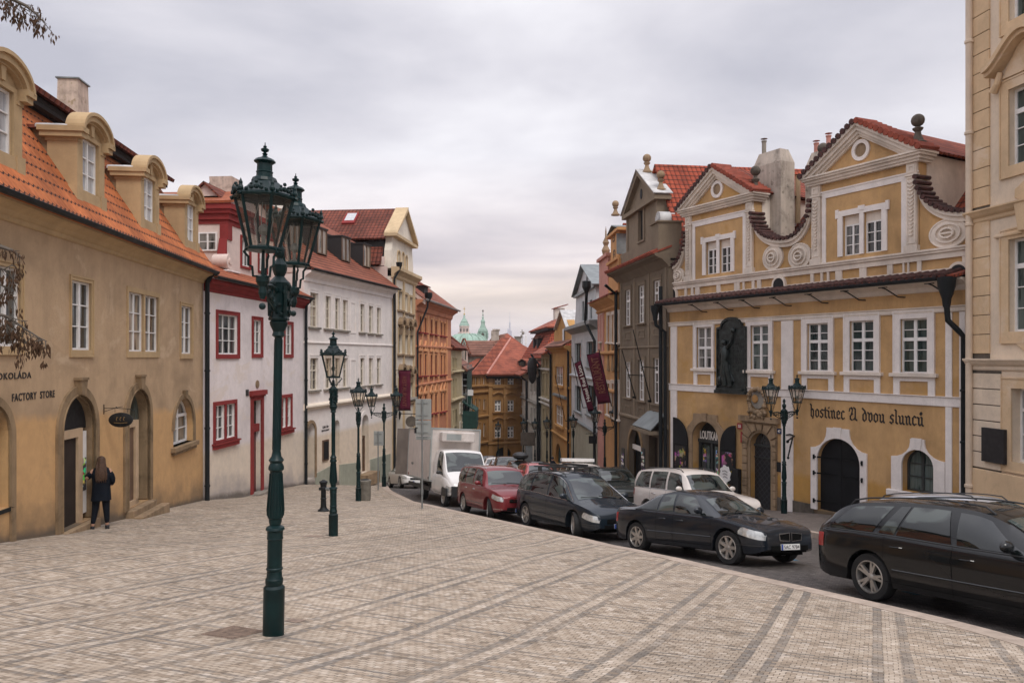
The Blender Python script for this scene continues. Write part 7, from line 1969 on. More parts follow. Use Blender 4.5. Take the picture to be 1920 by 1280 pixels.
for y in(700,712,724,740):z_=a.Z(866,y);q.box(.5,12,-.45,-.05,z_-.05,z_+.05)
for u_ in(1,4,8,12):q.tube([(u_,-.45,-4),(u_,-.45,zE+.5)],.05,6)
a.part('scaffold',q,'steel')
q=MB()
for i,y in enumerate((704,716,728)):
 z_=a.Z(866,y);q.box(.6,12,-.5,-.47,z_-.35,z_+.35)
q.box(a.U(848,-1.5)+1.5,a.U(848,-1.5)+5,-2.2,-.2,a.Z(858,738),a.Z(858,716))if False else None
a.part('netting',q,'netgreen')
q=MB();q.slab([(0,-1.5,zE-4.2),(5,-1.5,zE-4.2),(5,0,zE-3.2),(0,0,zE-3.2)],.1);q.box(0,5,-1.5,-1.45,zE-6,zE-4.2);q.box(-.05,0,-1.5,0,zE-6,zE-4.2);a.part('hoarding',q,'netgreen')
q=MB();q.slab([(0,-.6,zE),(a.len,-.6,zE),(a.len,3.5,zE+3),(0,3.5,zE+3)],.2);a.part('roof',q,'t_brown')
cols=[(861.5,863.2),(866,868),(871,873.5)]
for(x0,x1)in cols:
 for(y0,y1)in((755,775),(790,808),(822,838)):a.wpx(x0,y0,x1,y1,cols=1,rows=2,rev=-.04,fw=.1,mat_='wfrold',hole=False,glass='glass')
p=PW(870,765,78);bn=empty('green_banner',p,0,'green hanging banner with a white head, low between the scaffolded and the ochre house','banner')
q=MB();n=8;q.prism([(-.35,-1.9),(.25,-1.9),(.85,1.3),(.25,1.3)],0,.03);q.build('cloth',M['netgreen'],bn)
q=MB();q.prism([(.15,1.32),(.95,1.32),(.98,1.9),(.1,2.0)],-.01,.04);q.build('sign_board',M['wfr'],bn);q=MB();q.tube([(.9,.02,-2),(.9,.02,2.2)],.03,6);q.build('pole',M['iron'],bn)
#  green dome church, bell tower, TV tower
YC=260.0;s=YC/FPX
c0=PW(870.5,668,YC);ch=empty('domed_church',(c0 .x,YC,-20),0,'church with a large green copper dome and a lantern with a golden cross','church')
def cz_(y):return-(y-HY)*s+20
q=MB();prof=[(40,20)]and[]
rad=lambda px_:px_*s
pr=[(rad(41),cz_(668)),(rad(40),cz_(652)),(rad(36),cz_(640)),(rad(30),cz_(632)),(rad(22),cz_(628.5)),(rad(14),cz_(627)),(rad(12),cz_(626))]
q.lathe(pr,(rad(6),0,0),32);q.build('dome',M['copper'],ch,smooth=True)
q=MB()
for i in range(16):
 an=2*PI*i/16;q.tube([(rad(6)+(r_+.15)*math.cos(an),(r_+.15)*math.sin(an),z)for r_,z in pr],.35,5)
q.build('dome_rib',M['copper'],ch)
q=MB();q.lathe([(rad(43),-5),(rad(43),cz_(668)),(rad(44),cz_(667)),(rad(41),cz_(666))],(rad(6),0,0),32);q.build('drum',M['cream'],ch)
q=MB();q.lathe([(rad(12.5),cz_(626)),(rad(12.5),cz_(623)),(rad(9.5),cz_(622.8)),(rad(9.5),cz_(612.5)),(rad(10.5),cz_(612)),(rad(9.8),cz_(611))],(0,0,0),8,ph=PI/8);lt=q.build('lantern',M['pinkwarm'],ch)
for x in(-6,0,6):q=MB();q.box(rad(x-1.1),rad(x+1.1),-rad(9.6),-rad(8.5),cz_(622),cz_(616));q.build('window',M['glass'],lt)
q=MB();q.lathe([(rad(9.8),cz_(611)),(rad(8.2),cz_(606.5)),(rad(6.5),cz_(604.5)),(rad(7),cz_(603.5)),(rad(4.5),cz_(599)),(rad(2.2),cz_(596)),(rad(1.8),cz_(592.5)),(rad(.8),cz_(590))],(0,0,0),12);q.build('lantern_roof',M['copper'],ch,smooth=True)
q=MB();q.ball((0,0,cz_(589)),rad(1.6),10);q.tube([(0,0,cz_(588)),(0,0,cz_(575))],rad(.35),6);q.tube([(-rad(2.2),0,cz_(579)),(rad(2.2),0,cz_(579))],rad(.4),6);q.ball((0,0,cz_(579)),rad(1.1),8);q.build('golden_cross',M['gold'],ch)
c0=PW(905.5,668,YC+6);tw_=empty('bell_tower',(c0 .x,YC+6,-20),0,'slender bell tower with a green copper bulb roof right of the dome','tower')
q=MB();q.box(-rad(9),rad(9),-rad(9),rad(9),-6,cz_(636));bt=q.build('shaft',M['pinkwarm'],tw_)
q=MB();q.lathe([(rad(5),cz_(648)),(rad(5),cz_(640)),(rad(3),cz_(637))],(0,-rad(9),0),10);q=MB();q.prism([(rad(4.5)*math.cos(2*PI*i/16),cz_(639)+rad(4.5)*math.sin(2*PI*i/16))for i in range(16)],-rad(9.3),-rad(9));q.build('clock_opening',M['black'],bt)
q=MB();q.lathe([(rad(10),cz_(635)),(rad(9.6),cz_(630)),(rad(9.6),cz_(622)),(rad(10.4),cz_(620)),(rad(9.0),cz_(616.5)),(rad(6.5),cz_(613)),(rad(4.6),cz_(608)),(rad(3.8),cz_(604)),(rad(4.8),cz_(602)),(rad(3.2),cz_(598)),(rad(1.5),cz_(596)),(rad(2.2),cz_(594)),(rad(1.0),cz_(591)),(rad(.6),cz_(584))],(0,0,0),8,ph=PI/8);q.build('bulb_roof',M['copper'],tw_)
q=MB();q.ball((0,0,cz_(589)),rad(1.3),8);q.ball((0,0,cz_(581)),rad(1.8),10);q.tube([(0,0,cz_(590)),(0,0,cz_(578))],rad(.4),6);q.build('finial',M['stoned'],tw_)
for sx in(-1,1):
 q=MB();q.lathe([(rad(1.6),cz_(633)),(rad(1.6),cz_(626)),(rad(2),cz_(625)),(rad(.3),cz_(620))],(sx*rad(9),-rad(6),0),8);q.build('corner_turret',M['copper'],tw_)
q=MB();q.prism([(-rad(2.5),cz_(631)),(rad(2.5),cz_(631)),(rad(2.5),cz_(625)),(0,cz_(622.5)),(-rad(2.5),cz_(625))],-rad(10.2),-rad(9));q.build('louvre_window',M['stoned'],tw_)
YT=2600.0;s2=YT/FPX;c0=PW(956,668,YT);M['tvt']=flat('pale_tower_metal',(0.60,0.60,0.68),0.7,0,.05)
tv=empty('television_tower',(c0 .x,YT,-60),0,'very distant pale television tower with a thin mast on the horizon','tower')
tz=lambda y:-(y-HY)*s2+60
q=MB()
for(x,r0_,y1)in((-3.2,1.3,616),(0,1.5,604),(2.6,1.2,620)):q.tube([(x*s2,0,-5),(x*s2,0,tz(y1))],r0_*s2,8)
for(y0,y1)in((628,625),(634,631),(622,620)):q.box(-4.6*s2,3.4*s2,-2*s2,2*s2,tz(y0),tz(y1))
q.build('shaft',M['tvt'],tv);q=MB();q.tube([(0,0,tz(604)),(0,0,tz(595)),(0,0,tz(584))],[.7*s2,.4*s2,.3*s2],6);q.build('mast',M['tvt'],tv)
p=PW(972,668,125);ab=empty('roof_block',(p.x,125,gz(p.x,125)),0,'grey plastered roof block with aerials and a white antenna above the ochre roof','building')
zz=lambda y:-(y-HY)/FPX*125-gz(p.x,125);xx=lambda x:(x-972)/FPX*125
q=MB();q.box(xx(965),xx(977),0,5,0,zz(631));q.box(xx(964),xx(978),-.2,5.2,zz(631.5),zz(630.5));q.build('wall',M['stoneg'],ab)
q=MB();q.box(xx(984.5),xx(987.5),0,.3,zz(646),zz(629));q.tube([(xx(986),.2,0),(xx(986),.2,zz(620))],.04,5);q.build('panel_antenna',M['wfr'],ab)
q=MB();q.tube([(xx(979),1,0),(xx(979),1,zz(617))],.06,5)
for(y,l)in((622,4),(627,3),(633,2.5)):q.tube([(xx(979-l),1,zz(y)),(xx(979+l),1,zz(y-1))],.04,5)
q.ball((xx(981),1,zz(624)),.25,6);q.ball((xx(978),1,zz(630)),.2,6);q.build('aerial',M['stoneg'],ab)
a=N1;u_,z_=a.px(998,693,-1.0);q=MB();q.lathe([(.1,-1.5),(.4,-1.1),(.55,.2),(.5,.9),(.25,1.3),(.001,1.35)],(u_,-1.0,z_),12);a.part('round_turret',q,'soffit',smooth=True)
#  STREET LAMPS
def lantern(root,c,sc_=1.0,drop=.26,cup=True,rot=0.0):
 """six-sided gas lantern; c = centre of its bottom plate in local coordinates"""
 ph=PI/6+rot
 def P6(r,z,i):an=2*PI*i/6+ph;return Vector((c[0]+r*math.cos(an)*sc_,c[1]+r*math.sin(an)*sc_,c[2]+z*sc_))
 q=MB()
 for i in range(6):
  q.tube([P6(.165,.02,i),P6(.30,.54,i)],.017*sc_,6)
  q.tube([P6(.17,.015,i),P6(.17,.015,i+1)],.017*sc_,6);q.tube([P6(.31,.545,i),P6(.31,.545,i+1)],.024*sc_,6)
  q.tube([P6(.30,.55,i),P6(.345,.53,i)],.022*sc_,6)
 q.lathe([(.001,-.01),(.18,-.01),(.185,.01),(.001,.012)],c,6,ph=ph)
 for k in range(3):
  an=2*PI*k/3+rot;d=Vector((math.cos(an),math.sin(an),0))*sc_
  cc=Vector(c)
  q.tube([cc+d*.17,cc+d*.20-Vector((0,0,.03*sc_)),cc+d*.15-Vector((0,0,.08*sc_)),cc+d*.15-Vector((0,0,drop*.6)),cc+d*.11-Vector((0,0,drop*.65)),cc+d*.10-Vector((0,0,drop)),cc+d*.03-Vector((0,0,drop))],.014*sc_,5)
 if cup:q.lathe([(.02,-drop-.22),(.04,-drop-.16),(.035,-drop-.10),(.065,-drop-.05),(.065,-drop),(.02,-drop+.02),(.015,-.01)],c,10)
 q.tube([(c[0],c[1],c[2]-drop),(c[0],c[1],c[2])],.012,5)
 L_=q.build('lantern',M['green'],root)
 g=MB()
 for i in range(6):g.add([P6(.163,.03,i),P6(.163,.03,i+1),P6(.298,.535,i+1),P6(.298,.535,i)],[(0,1,2,3)])
 g.build('glass',M['lglass'],L_)
 r=MB();Pz=lambda l:[(a*sc_,b*sc_)for a,b in l]
 r.lathe(Pz([(.31,.55),(.25,.60),(.15,.70),(.125,.715)]),c,6,ph=ph,cap=False)
 r.lathe(Pz([(.135,.71),(.12,.745),(.085,.765),(.082,.80),(.088,.81),(.08,.82),(.078,.895),(.112,.92),(.09,.945),(.04,.965),(.02,.985)]),c,12,cap=False)
 r.lathe(Pz([(.012,.98),(.03,1.0),(.012,1.015),(.038,1.03),(.042,1.05),(.015,1.065),(.02,1.08),(.006,1.09),(.004,1.12)]),c,10)
 for i in range(6):
  an=2*PI*(i+.5)/6+ph;cx_,cy_=c[0]+.285*math.cos(an)*sc_,c[1]+.285*math.sin(an)*sc_;tx,ty=-math.sin(an),math.cos(an)
  for(t,h,rr)in((0,.05,.028),(0,.10,.02),(.05,.04,.024),(-.05,.04,.024),(.10,.025,.02),(-.10,.025,.02),(.05,.075,.014),(-.05,.075,.014)):
   r.ball((cx_+tx*t*sc_,cy_+ty*t*sc_,c[2]+(.555+h)*sc_),rr*sc_,6)
  p=P6(.315,.57,i);r.lathe([(.026*sc_,0),(.03*sc_,.02),(.018*sc_,.05),(.02*sc_,.07),(.001,.11)],p,6)
 r.build('lantern_roof',M['green'],L_)
 m=MB();m.lathe([(.05,.03),(.055,.05),(.02,.07),(.018,.16)],c,10);m.ball((c[0],c[1],c[2]+.21*sc_),.05,10,sz=1.2)
 for k in range(4):an=PI/2*k;m.tube([(c[0]+.05*math.cos(an),c[1]+.05*math.sin(an),c[2]+.05),(c[0]+.09*math.cos(an),c[1]+.09*math.sin(an),c[2]+.3),(c[0]+.05*math.cos(an),c[1]+.05*math.sin(an),c[2]+.46)],.005,4)
 m.build('gas_burner',M['steel'],L_)
POST=[(.11,0),(.11,.51),(.085,.535),(.092,.56),(.092,.60),(.08,.62),(.077,.69),(.086,.70),(.086,.715),(.077,.725),(.077,1.02),(.086,1.03),(.08,1.05),(.082,1.11),(.10,1.125),(.09,1.15),(.056,1.17),(.068,1.21),(.068,1.24),(.08,1.25),(.086,1.32),(.078,1.45),(.065,1.65),(.062,1.74),(.08,1.76),(.08,1.79),(.062,1.83),(.08,1.86),(.052,1.90),(.043,1.95)]
def lamp_post(root,hb,rb,top):
 """hb: height where the ornamental head begins, rb its radius"""
 q=MB();q.lathe(POST+[(.040,hb-.18),(.068,hb-.16),(.056,hb-.12),(.088,hb-.05),(.094,hb-.02),(.08,hb)],(0,0,0),20,cap=True)
 for i in range(14):
  an=2*PI*i/14;q.tube([(r_*math.cos(an),r_*math.sin(an),z)for r_,z in((.082,1.27),(.087,1.33),(.079,1.46),(.066,1.65),(.063,1.72))],.006,4);q.tube([(.042*math.cos(an),.042*math.sin(an),1.97),(.040*math.cos(an),.040*math.sin(an),hb-.2)],.004,4)
 q.lathe([(rb,hb),(rb*1.05,hb+.02),(rb*.9,hb+.05),(rb,hb+.32),(rb*1.1,hb+.40),(rb*.7,hb+.44),(rb*.45,hb+.47)]+top,(0,0,0),8,ph=PI/8)
 p=q.build('post',M['green'],root,smooth=30)
 o=MB();rnd=random.Random(5)
 for i in range(46):
  an=rnd.random()*2*PI;z=hb+.06+rnd.random()*.32;o.ball((rb*math.cos(an),rb*math.sin(an),z),.018+.014*rnd.random(),6)
 for i in range(4):
  an=PI/2*i+PI/4;o.tube([(rb*1.06*math.cos(an),rb*1.06*math.sin(an),hb+.04),(rb*1.14*math.cos(an),rb*1.14*math.sin(an),hb+.2),(rb*1.04*math.cos(an),rb*1.04*math.sin(an),hb+.38)],.016,6)
 o.build('post_ornament',M['greend'],root)
LG='cast iron gas street lamps'
def double_lamp(name,loc,rz,label,kn=0):
 rt=empty(name,loc,rz,label,'street lamp',LG)
 lamp_post(rt,3.34,.105,[(.055,3.82),(.075,3.87),(.08,3.93),(.04,3.98),(.03,4.0),(.052,4.04),(.05,4.10),(.02,4.15),(.001,4.17)])
 for s_ in(-1,1):
  lantern(rt,(s_*.62,0,4.0),.94)
  q=MB()
  q.tube([(s_*.05,0,3.64),(s_*.35,0,3.68),(s_*.62,0,3.66)],.024,8)
  def spir(cx_,cz_,r0,turns,dirn=1):
   pts=[]
   for k in range(int(14*turns)):
    an=2*PI*k/14*dirn;rr=r0*(1-k/(14*turns)*.8);pts.append((s_*(cx_+rr*math.cos(an)),0,cz_+rr*math.sin(an)))
   q.tube(pts,.012,5)
  spir(.22,3.57,.085,1.6);spir(.37,3.60,.055,1.4,-1);spir(.47,3.61,.035,1.2)
  q.tube([(s_*.09,0,3.42),(s_*.20,0,3.46),(s_*.38,0,3.53),(s_*.58,0,3.63)],.014,6)
  q.ball((s_*.62,0,3.45),.035,8)
  q.build('arm',M['green'],rt)
 return rt
def single_lamp(name,loc,rz,label):
 rt=empty(name,loc,rz,label,'street lamp',LG)
 lamp_post(rt,3.10,.085,[(.04,3.58),(.03,3.70)])
 lantern(rt,(0,0,3.76),1.0,.17,False);return rt
def gpos(px_,py_):p=ray_g(px_,py_);return(p.x,p.y,gz(p.x,p.y))
p=gpos(512.5,1190)
DL=double_lamp('street_lamp',p,math.atan2(1.28,-.08)+0.0,'big dark green twin lantern street lamp standing nearest, left of centre')
DL.rotation_euler=(Matrix.Rotation(R(1.0),3,'Y')@Matrix.Rotation(math.atan2(1.26,-.06),3,'Z')).to_euler()
p=gpos(625,1004)
SL=single_lamp('street_lamp',p,.2,'single lantern green street lamp, second one behind the big twin lamp')
def at_ground(px_,Y):x=(px_-CX)/FPX*Y;return(x,Y,gz(x,Y))
dup(SL,gpos(672,939),.5,'single lantern green street lamp with the grey litter bin at its foot')
dup(DL,gpos(720,912),.35,'small twin lantern street lamp before the white house, left of the truck')
dup(DL,(9.84,27.0,gz(9.84,27.0)),.42,'dark twin lantern street lamp in front of the yellow inn, beside the stone portal')
L5=dup(DL,at_ground(1134,44),.35,'dark twin lantern street lamp below the crimson hotel banners')
dup(DL,at_ground(1136,44.05),.35,'x')if False else None
dup(SL,at_ground(1075,56),.3,'dark single street lamp in front of the pale blue-grey house')
dup(SL,at_ground(1025.5,62),.3,'dark single street lamp in front of the beige narrow house')
dup(SL,at_ground(1003,68),.3,'dark single street lamp right of the hanging dark sign, pale grey house behind')
dup(SL,at_ground(982,68),.3,'dark single street lamp left of the hanging dark sign, pale grey house behind')
dup(SL,at_ground(934,82),.3,'small dark street lamp in front of the ochre house gateway')
dup(SL,at_ground(826.5,70),.3,'street lamp behind the box truck, only its lantern top showing over the roof')
p=PW(992,822,66);g0=gz(p.x,66);sg=empty('street_sign',(p.x,66,g0),0,'dark square sign panel on a post between two far street lamps on the right','sign')
q=MB();q.box(-.75,.55,-.1,.1,p.z-g0-.6,p.z-g0+.55);q.build('sign_board',M['stoned'],sg);q=MB();q.box(-.3,.3,-.06,.06,.9,p.z-g0-.6);q.tube([(0,0,0),(0,0,p.z-g0)],.05,6);q.build('post',M['steel'],sg)
#  SIGNS, BIN, HYDRANT
p=gpos(791.5,953)
s1=empty('traffic_sign',p,-.05,'tall grey traffic sign post seen from behind, before the box truck','traffic sign')
ms=p[1]/FPX;zt=(953-748)*ms
q=MB();q.tube([(0,0,0),(0,0,zt)],.03,10);q.build('post',M['steel'],s1,smooth=True)
def plate(root,x0,x1,y0,y1,yb=953,px0=791.5,mt='signback',y=-.05):
 q=MB();q.box((x0-px0)*ms,(x1-px0)*ms,y-.008,y+.008,(yb-y1)*ms,(yb-y0)*ms);s_=q.build('sign_plate',M[mt],root,bevel=.006)
 q=MB();w_=(x1-x0)*ms*.35;zc=(yb-(y0+y1)/2)*ms
 for f in(-.3,.3):q.box(-w_,w_,y-.028,y-.01,zc+f*(y1-y0)*ms-.015,zc+f*(y1-y0)*ms+.015);q.tube([(-.04,y-.03,zc+f*(y1-y0)*ms),(.04,y-.03,zc+f*(y1-y0)*ms)],.02,6)
 q.box(-.006,.006,y-.02,y-.008,(yb-y1)*ms+.02,(yb-y0)*ms-.02);q.build('clamp',M['steel'],s_);return s_
plate(s1,778.5,808.5,748,786.5,y=.045);s2=plate(s1,778.5,808.5,788,816.5,y=.045);plate(s1,779,808,817.5,824.5,y=.045)
q=MB();q.box(-.28,-.20,.03,.035,(953-812)*ms,(953-803)*ms);q.box(-.25,-.16,.03,.035,(953-803)*ms,(953-801)*ms);q.build('marking',M['black'],s2)
p=gpos(709,918);ms=p[1]/FPX
s1=empty('traffic_sign',p,0,'small blank grey sign plate on a thin post, before the white house door','traffic sign')
q=MB();q.tube([(0,0,0),(0,0,(918-808)*ms)],.03,8);q.build('post',M['steel'],s1,smooth=True);plate(s1,700.5,719,808,835,918,709,y=.045)
p=gpos(684,938);bn=empty('litter_bin',p,.3,'grey-brown rounded litter bin beside the third street lamp','litter bin')
ms=p[1]/FPX;h=(938-899)*ms
q=MB();q.lathe([(.20,0),(.235,.04),(.245,h*.85),(.26,h*.86),(.26,h*.97),(.22,h)],(0,0,0),20);q.build('body',flat('bin_concrete',(0.16,.145,.12),.7,0,.3,6,.3,.4),bn,smooth=30)
q=MB();q.lathe([(.17,h+.002),(.15,h+.02)],(0,0,0),16);q.build('lid',M['black'],bn)
p=gpos(606.5,958);hy=empty('fire_hydrant',p,0,'short black cast iron hydrant left of the second street lamp','hydrant');k_=(958-899)*p[1]/FPX/.92
q=MB();q.lathe([(r_*k_,z*k_)for r_,z in((.17,0),(.17,.03),(.11,.08),(.085,.14),(.075,.35),(.09,.36),(.09,.38),(.072,.40),(.075,.62),(.10,.64),(.10,.70),(.085,.72),(.10,.80),(.12,.84),(.12,.87),(.06,.90),(.03,.92))],(0,0,0),16);q.build('body',M['iron'],hy,smooth=30)
q=MB();q.tube([(0,0,.66*k_),(.15*k_,-.05,.66*k_)],.045*k_,10);q.tube([(.14*k_,-.045,.66*k_),(.18*k_,-.06,.66*k_)],.055*k_,10);q.build('outlet',M['steel'],hy,smooth=30)
q=MB();q.tube([(0,0,.66*k_),(-.13*k_,-.03,.66*k_)],.045*k_,10);q.build('outlet',M['iron'],hy)
#  HOTEL BANNERS
def banner(P0,P1,P2,P3,label,txt,mt,sub=None):
 """corner points clockwise from the top left; cloth hangs between two slanting poles"""
 c=(P0+P3)/2;rt=empty('banner',P0,0,label,'banner')
 q=MB();n,m=14,5;vs=[]
 for i in range(n+1):
  for j in range(m+1):
   a_=P0 .lerp(P3,i/n);b2=P1 .lerp(P2,i/n);v=a_.lerp(b2,j/m)-P0;v.y+=.06*math.sin(i*.8+j*1.1);vs.append(v)
 q.add(vs,[(i*(m+1)+j,(i+1)*(m+1)+j,(i+1)*(m+1)+j+1,i*(m+1)+j+1)for i in range(n)for j in range(m)])
 cl=q.build('cloth',M['banner'],rt,smooth=True);sm=cl.modifiers.new('s','SOLIDIFY');sm.thickness=.012
 q=MB();d_=(P2-P1);q.tube([P1-P0-d_*.06,P2-P0+d_*.08],.03,6);q.tube([P0-P0,P1-P0],.02,6);q.tube([P3-P0,P2-P0],.02,6);q.build('pole',M['iron'],rt)
 def wr(t,a0,a1,b0,b1,mt_,bold=.02):
  g=text_mesh(t,0,1,0,1,0,.004,bold=bold);out=[]
  for v in g.v:
   s_=a0+(a1-a0)*v[0];w_=b1+(b0-b1)*v[2]
   A_=P3 .lerp(P0,s_);B_=P2 .lerp(P1,s_);pp=A_.lerp(B_,w_)-P0;out.append((pp.x,pp.y-.085+v[1],pp.z))
  g.v=out;g.build('lettering',M[mt_],cl)
 wr(txt,.20,.92,.24,.80,mt)
 if sub:wr(sub,.30,.80,.12,.24,mt,.01)
 return rt
banner(PW(1077,681,47.5),PW(1089,676,47.0),PW(1114.5,769,47.0),PW(1103,772,47.5),'slim crimson banner reading Hotel Red Lion in white letters','Hotel Red Lion','wtext')
banner(PW(1100,665,43.5),PW(1124,660,42.8),PW(1145,754,42.8),PW(1121,757,43.5),'wide dark crimson banner with faint gold writing, right of the Hotel Red Lion banner','RESTAURANT','dimtext','HOTEL')
for(xa,ya,xb,yb,Y,lab_)in((1072,668,1093,764,53,'thin bare pole slanting across the pale blue-grey house'),(1041,703,1060,789,63,'thin bare pole slanting across the mustard house')):
 P0=PW(xa,ya,Y-1.5);P1=PW(xb,yb,Y);rt=empty('flag_pole',P1,0,lab_,'flag pole');q=MB();q.tube([P0-P1,(0,0,0)],.03,6);q.tube([(0,0,0),(.9,.5,0)],.03,5);q.build('pole',M['iron'],rt)
for(x0,x1,y0,y1,Y,lab_,tx)in((1104,1124,817,831,50,'dark blank hanging shop sign left of the twin lamp under the banners',None),(1136,1150,820,836,47,'black hanging sign with white lettering right of the twin lamp under the banners','ABSINTH')):
 P0=PW(x0,y1,Y);P1=PW(x1,y0,Y);w_=P1 .x-P0 .x;h=P1 .z-P0 .z;rt=empty('hanging_sign',P0,0,lab_,'sign')
 q=MB();q.box(0,w_,0,.06,0,h);bd=q.build('sign_board',M['black'],rt);q=MB();q.tube([(-.2,.03,h+.15),(w_+1.2,.5,h+.15)],.025,5);q.tube([(.1,.03,h),(.1,.03,h+.15)],.01,4);q.tube([(w_-.1,.03,h),(w_-.1,.03,h+.15)],.01,4);q.build('bracket',M['iron'],rt)
 if tx:q=text_mesh(tx,w_*.12,w_*.88,h*.35,h*.62,-.01,.006,bold=.02);q.build('lettering',M['wtext'],bd)
P0=PW(748,786,51);rt=empty('wall_lantern',P0,0,'small black wall lantern on a scrolled bracket beneath the long crimson banner','lamp')
q=MB();q.lathe([(.08,0),(.16,.4),(.19,.42),(.05,.6),(.001,.7)],(0,0,0),6);q.tube([(0,0,0),(0,0,-.2),(-.25,.1,-.35),(-.7,.3,-.3)],.025,5);q.build('lantern',M['iron'],rt)
P0=PW(771,790,50.5);rt=empty('hanging_sign',P0,0,'dark round hanging sign under the crimson banner, above the truck','sign')
q=MB();q.lathe([(.001,-.04),(.38,-.04),(.38,.04),(.001,.04)],(0,0,0),18);q.xf(Matrix.Rotation(R(70),4,'X'));q.build('sign_board',M['stoned'],rt);q=MB();q.tube([(-.9,.5,.5),(.5,-.1,.52)],.03,5);q.tube([(0,0,.5),(0,0,.3)],.015,4);q.build('bracket',M['iron'],rt)
#  OVERHANGING TREE (trunk stands left of the view)
def tree_branches():
 tx,ty=-6.4,4.6;tzb=gz(tx,ty);rt=empty('tree',(tx,ty,tzb),0,'tree at the left edge, thin twigs with dry brown leaves hanging into view','tree')
 rnd=random.Random(11);T=Vector((tx,ty,tzb))
 q=MB();q.tube([(0,0,-.3),(0,0,0),(.05,.02,2.2),(.0,.1,4.6),(.1,.15,7.5)],[.24,.2,.16,.12,.05],12);q.build('trunk',M['stoned'],rt,smooth=True)
 tw=MB();lf=MB()
 def leafs(p,n,spread=.10,ln=.085):
  for _ in range(n):
   o=p+Vector((rnd.uniform(-1,1),rnd.uniform(-1,1),rnd.uniform(-1.2,.3)))*spread
   an=rnd.uniform(0,PI);w_=rnd.uniform(.004,.010);l=ln*rnd.uniform(.5,1.15);dx_,dy_=math.cos(an)*w_,math.sin(an)*w_;tl=Vector((rnd.uniform(-.35,.35),rnd.uniform(-.35,.35),-1)).normalized()*l
   c_=rnd.uniform(.4,.6)
   lf.add([o,o+tl*c_+Vector((dx_,dy_,0)),o+tl,o+tl*c_-Vector((dx_,dy_,0)),o+tl*.5+Vector((dy_,-dx_,0))*.6],[(0,1,4),(1,2,4),(2,3,4),(3,0,4)])
 def branch(pts,r0,nl,side=True):
  P_=[Vector(p)-T for p in pts];n=len(P_);rs=[r0*(1-.8*i/(n-1))for i in range(n)]
  tw.tube(P_,rs,5)
  for i in range(1,n):
   for k in range(nl):
    t_=(k+rnd.random())/nl;p=P_[i-1].lerp(P_[i],t_);d=Vector((rnd.uniform(-.05,.06),rnd.uniform(-.07,.07),rnd.uniform(-.10,.02)));tw.tube([p,p+d*.6,p+d],[.0035,.0025,.0015],4)
    if rnd.random()<.85:leafs(p+d,rnd.randint(6,11),.028,.05)
 Y=4.8
 def A(x,y,dy_=0):return PW(x,y,Y+dy_)
 branch([T+Vector((0,.1,4.0)),A(-260,420),A(-90,455),A(0,462),A(24,470),A(40,482)],.03,3)
 branch([A(-60,462),A(-10,500),A(8,505),A(30,492)],.01,4);branch([A(-70,470),A(-10,530,.1),A(18,540,.1),A(26,560,.1)],.01,4)
 branch([A(-120,540),A(-20,583),A(15,594),A(45,615),A(72,632),A(88,640)],.014,5)
 branch([A(10,592),A(14,612),A(18,628)],.007,5);branch([A(45,615),A(40,640),A(34,655)],.006,4);branch([A(70,632),A(78,640),A(82,655)],.005,3);branch([A(15,594),A(30,598),A(50,604)],.006,3)
 branch([T+Vector((.05,.1,5.5)),A(-240,-90),A(-60,-30),A(20,-2),A(50,12),A(70,28),A(80,40)],.022,4);branch([A(-10,-18),A(14,2),A(28,14)],.008,4);branch([A(30,0),A(44,18),A(56,30)],.006,3)
 for k in range(26):
  an=rnd.uniform(PI*.55,PI*1.75);l=rnd.uniform(1.2,2.6);z0_=rnd.uniform(3.5,7);d=Vector((math.cos(an),math.sin(an)*.8,rnd.uniform(.1,.5)))*l
  p0=T+Vector((0,0,z0_));branch([p0,p0+d*.5,p0+d*.8+Vector((0,0,.1)),p0+d],.025,3)
 tw.build('twigs',M['stoned'],rt);lf.build('leaves',flat('dry_leaves',(0.075,.042,.024),.8,0,.4,9,.2),rt)
tree_branches()
#  CARS
def hermite(x,P):
 if x<=P[0][0]:return P[0][1]
 if x>=P[-1][0]:return P[-1][1]
 n=len(P)
 def sl(i):
  if i==0 or i==n-1:return 0 if n<3 else((P[1][1]-P[0][1])/(P[1][0]-P[0][0])if i==0 else(P[-1][1]-P[-2][1])/(P[-1][0]-P[-2][0]))
  a=(P[i][1]-P[i-1][1])/(P[i][0]-P[i-1][0]);b=(P[i+1][1]-P[i][1])/(P[i+1][0]-P[i][0])
  return 0 if a*b<=0 else 2*a*b/(a+b)
 for i in range(n-1):
  if x<=P[i+1][0]:
   h=P[i+1][0]-P[i][0];t=(x-P[i][0])/h;m0,m1=sl(i)*h,sl(i+1)*h
   return(2*t**3-3*t*t+1)*P[i][1]+(t**3-2*t*t+t)*m0+(-2*t**3+3*t*t)*P[i+1][1]+(t**3-t*t)*m1
M['rubber']=flat('tyre_rubber',(0.018,.018,.018),.8,0,.3,10,.3)
M['alloy']=flat('alloy',(0.42,.40,.37),.35,.7,.15,4)
M['chrome']=flat('chrome',(0.55,.55,.55),.18,1,.05,4)
M['lens']=flat('headlight_lens',(0.50,.51,.50),.08,.35,.35,12,.9,0,1.0)
M['tail']=flat('tail_light',(0.30,.012,.012),.15,0,.2,9,.8)
M['plastic']=flat('black_plastic',(0.022,.023,.024),.55,0,.2,5)
M['seam']=flat('panel_gap',(0.004,.004,.004),.9,0,.1,5,.1)
M['plate']=flat('plate_white',(0.72,.72,.70),.5,0,.05)
M['plateblue']=flat('plate_blue',(0.02,.06,.3),.5,0,.05)
WHEELS={}
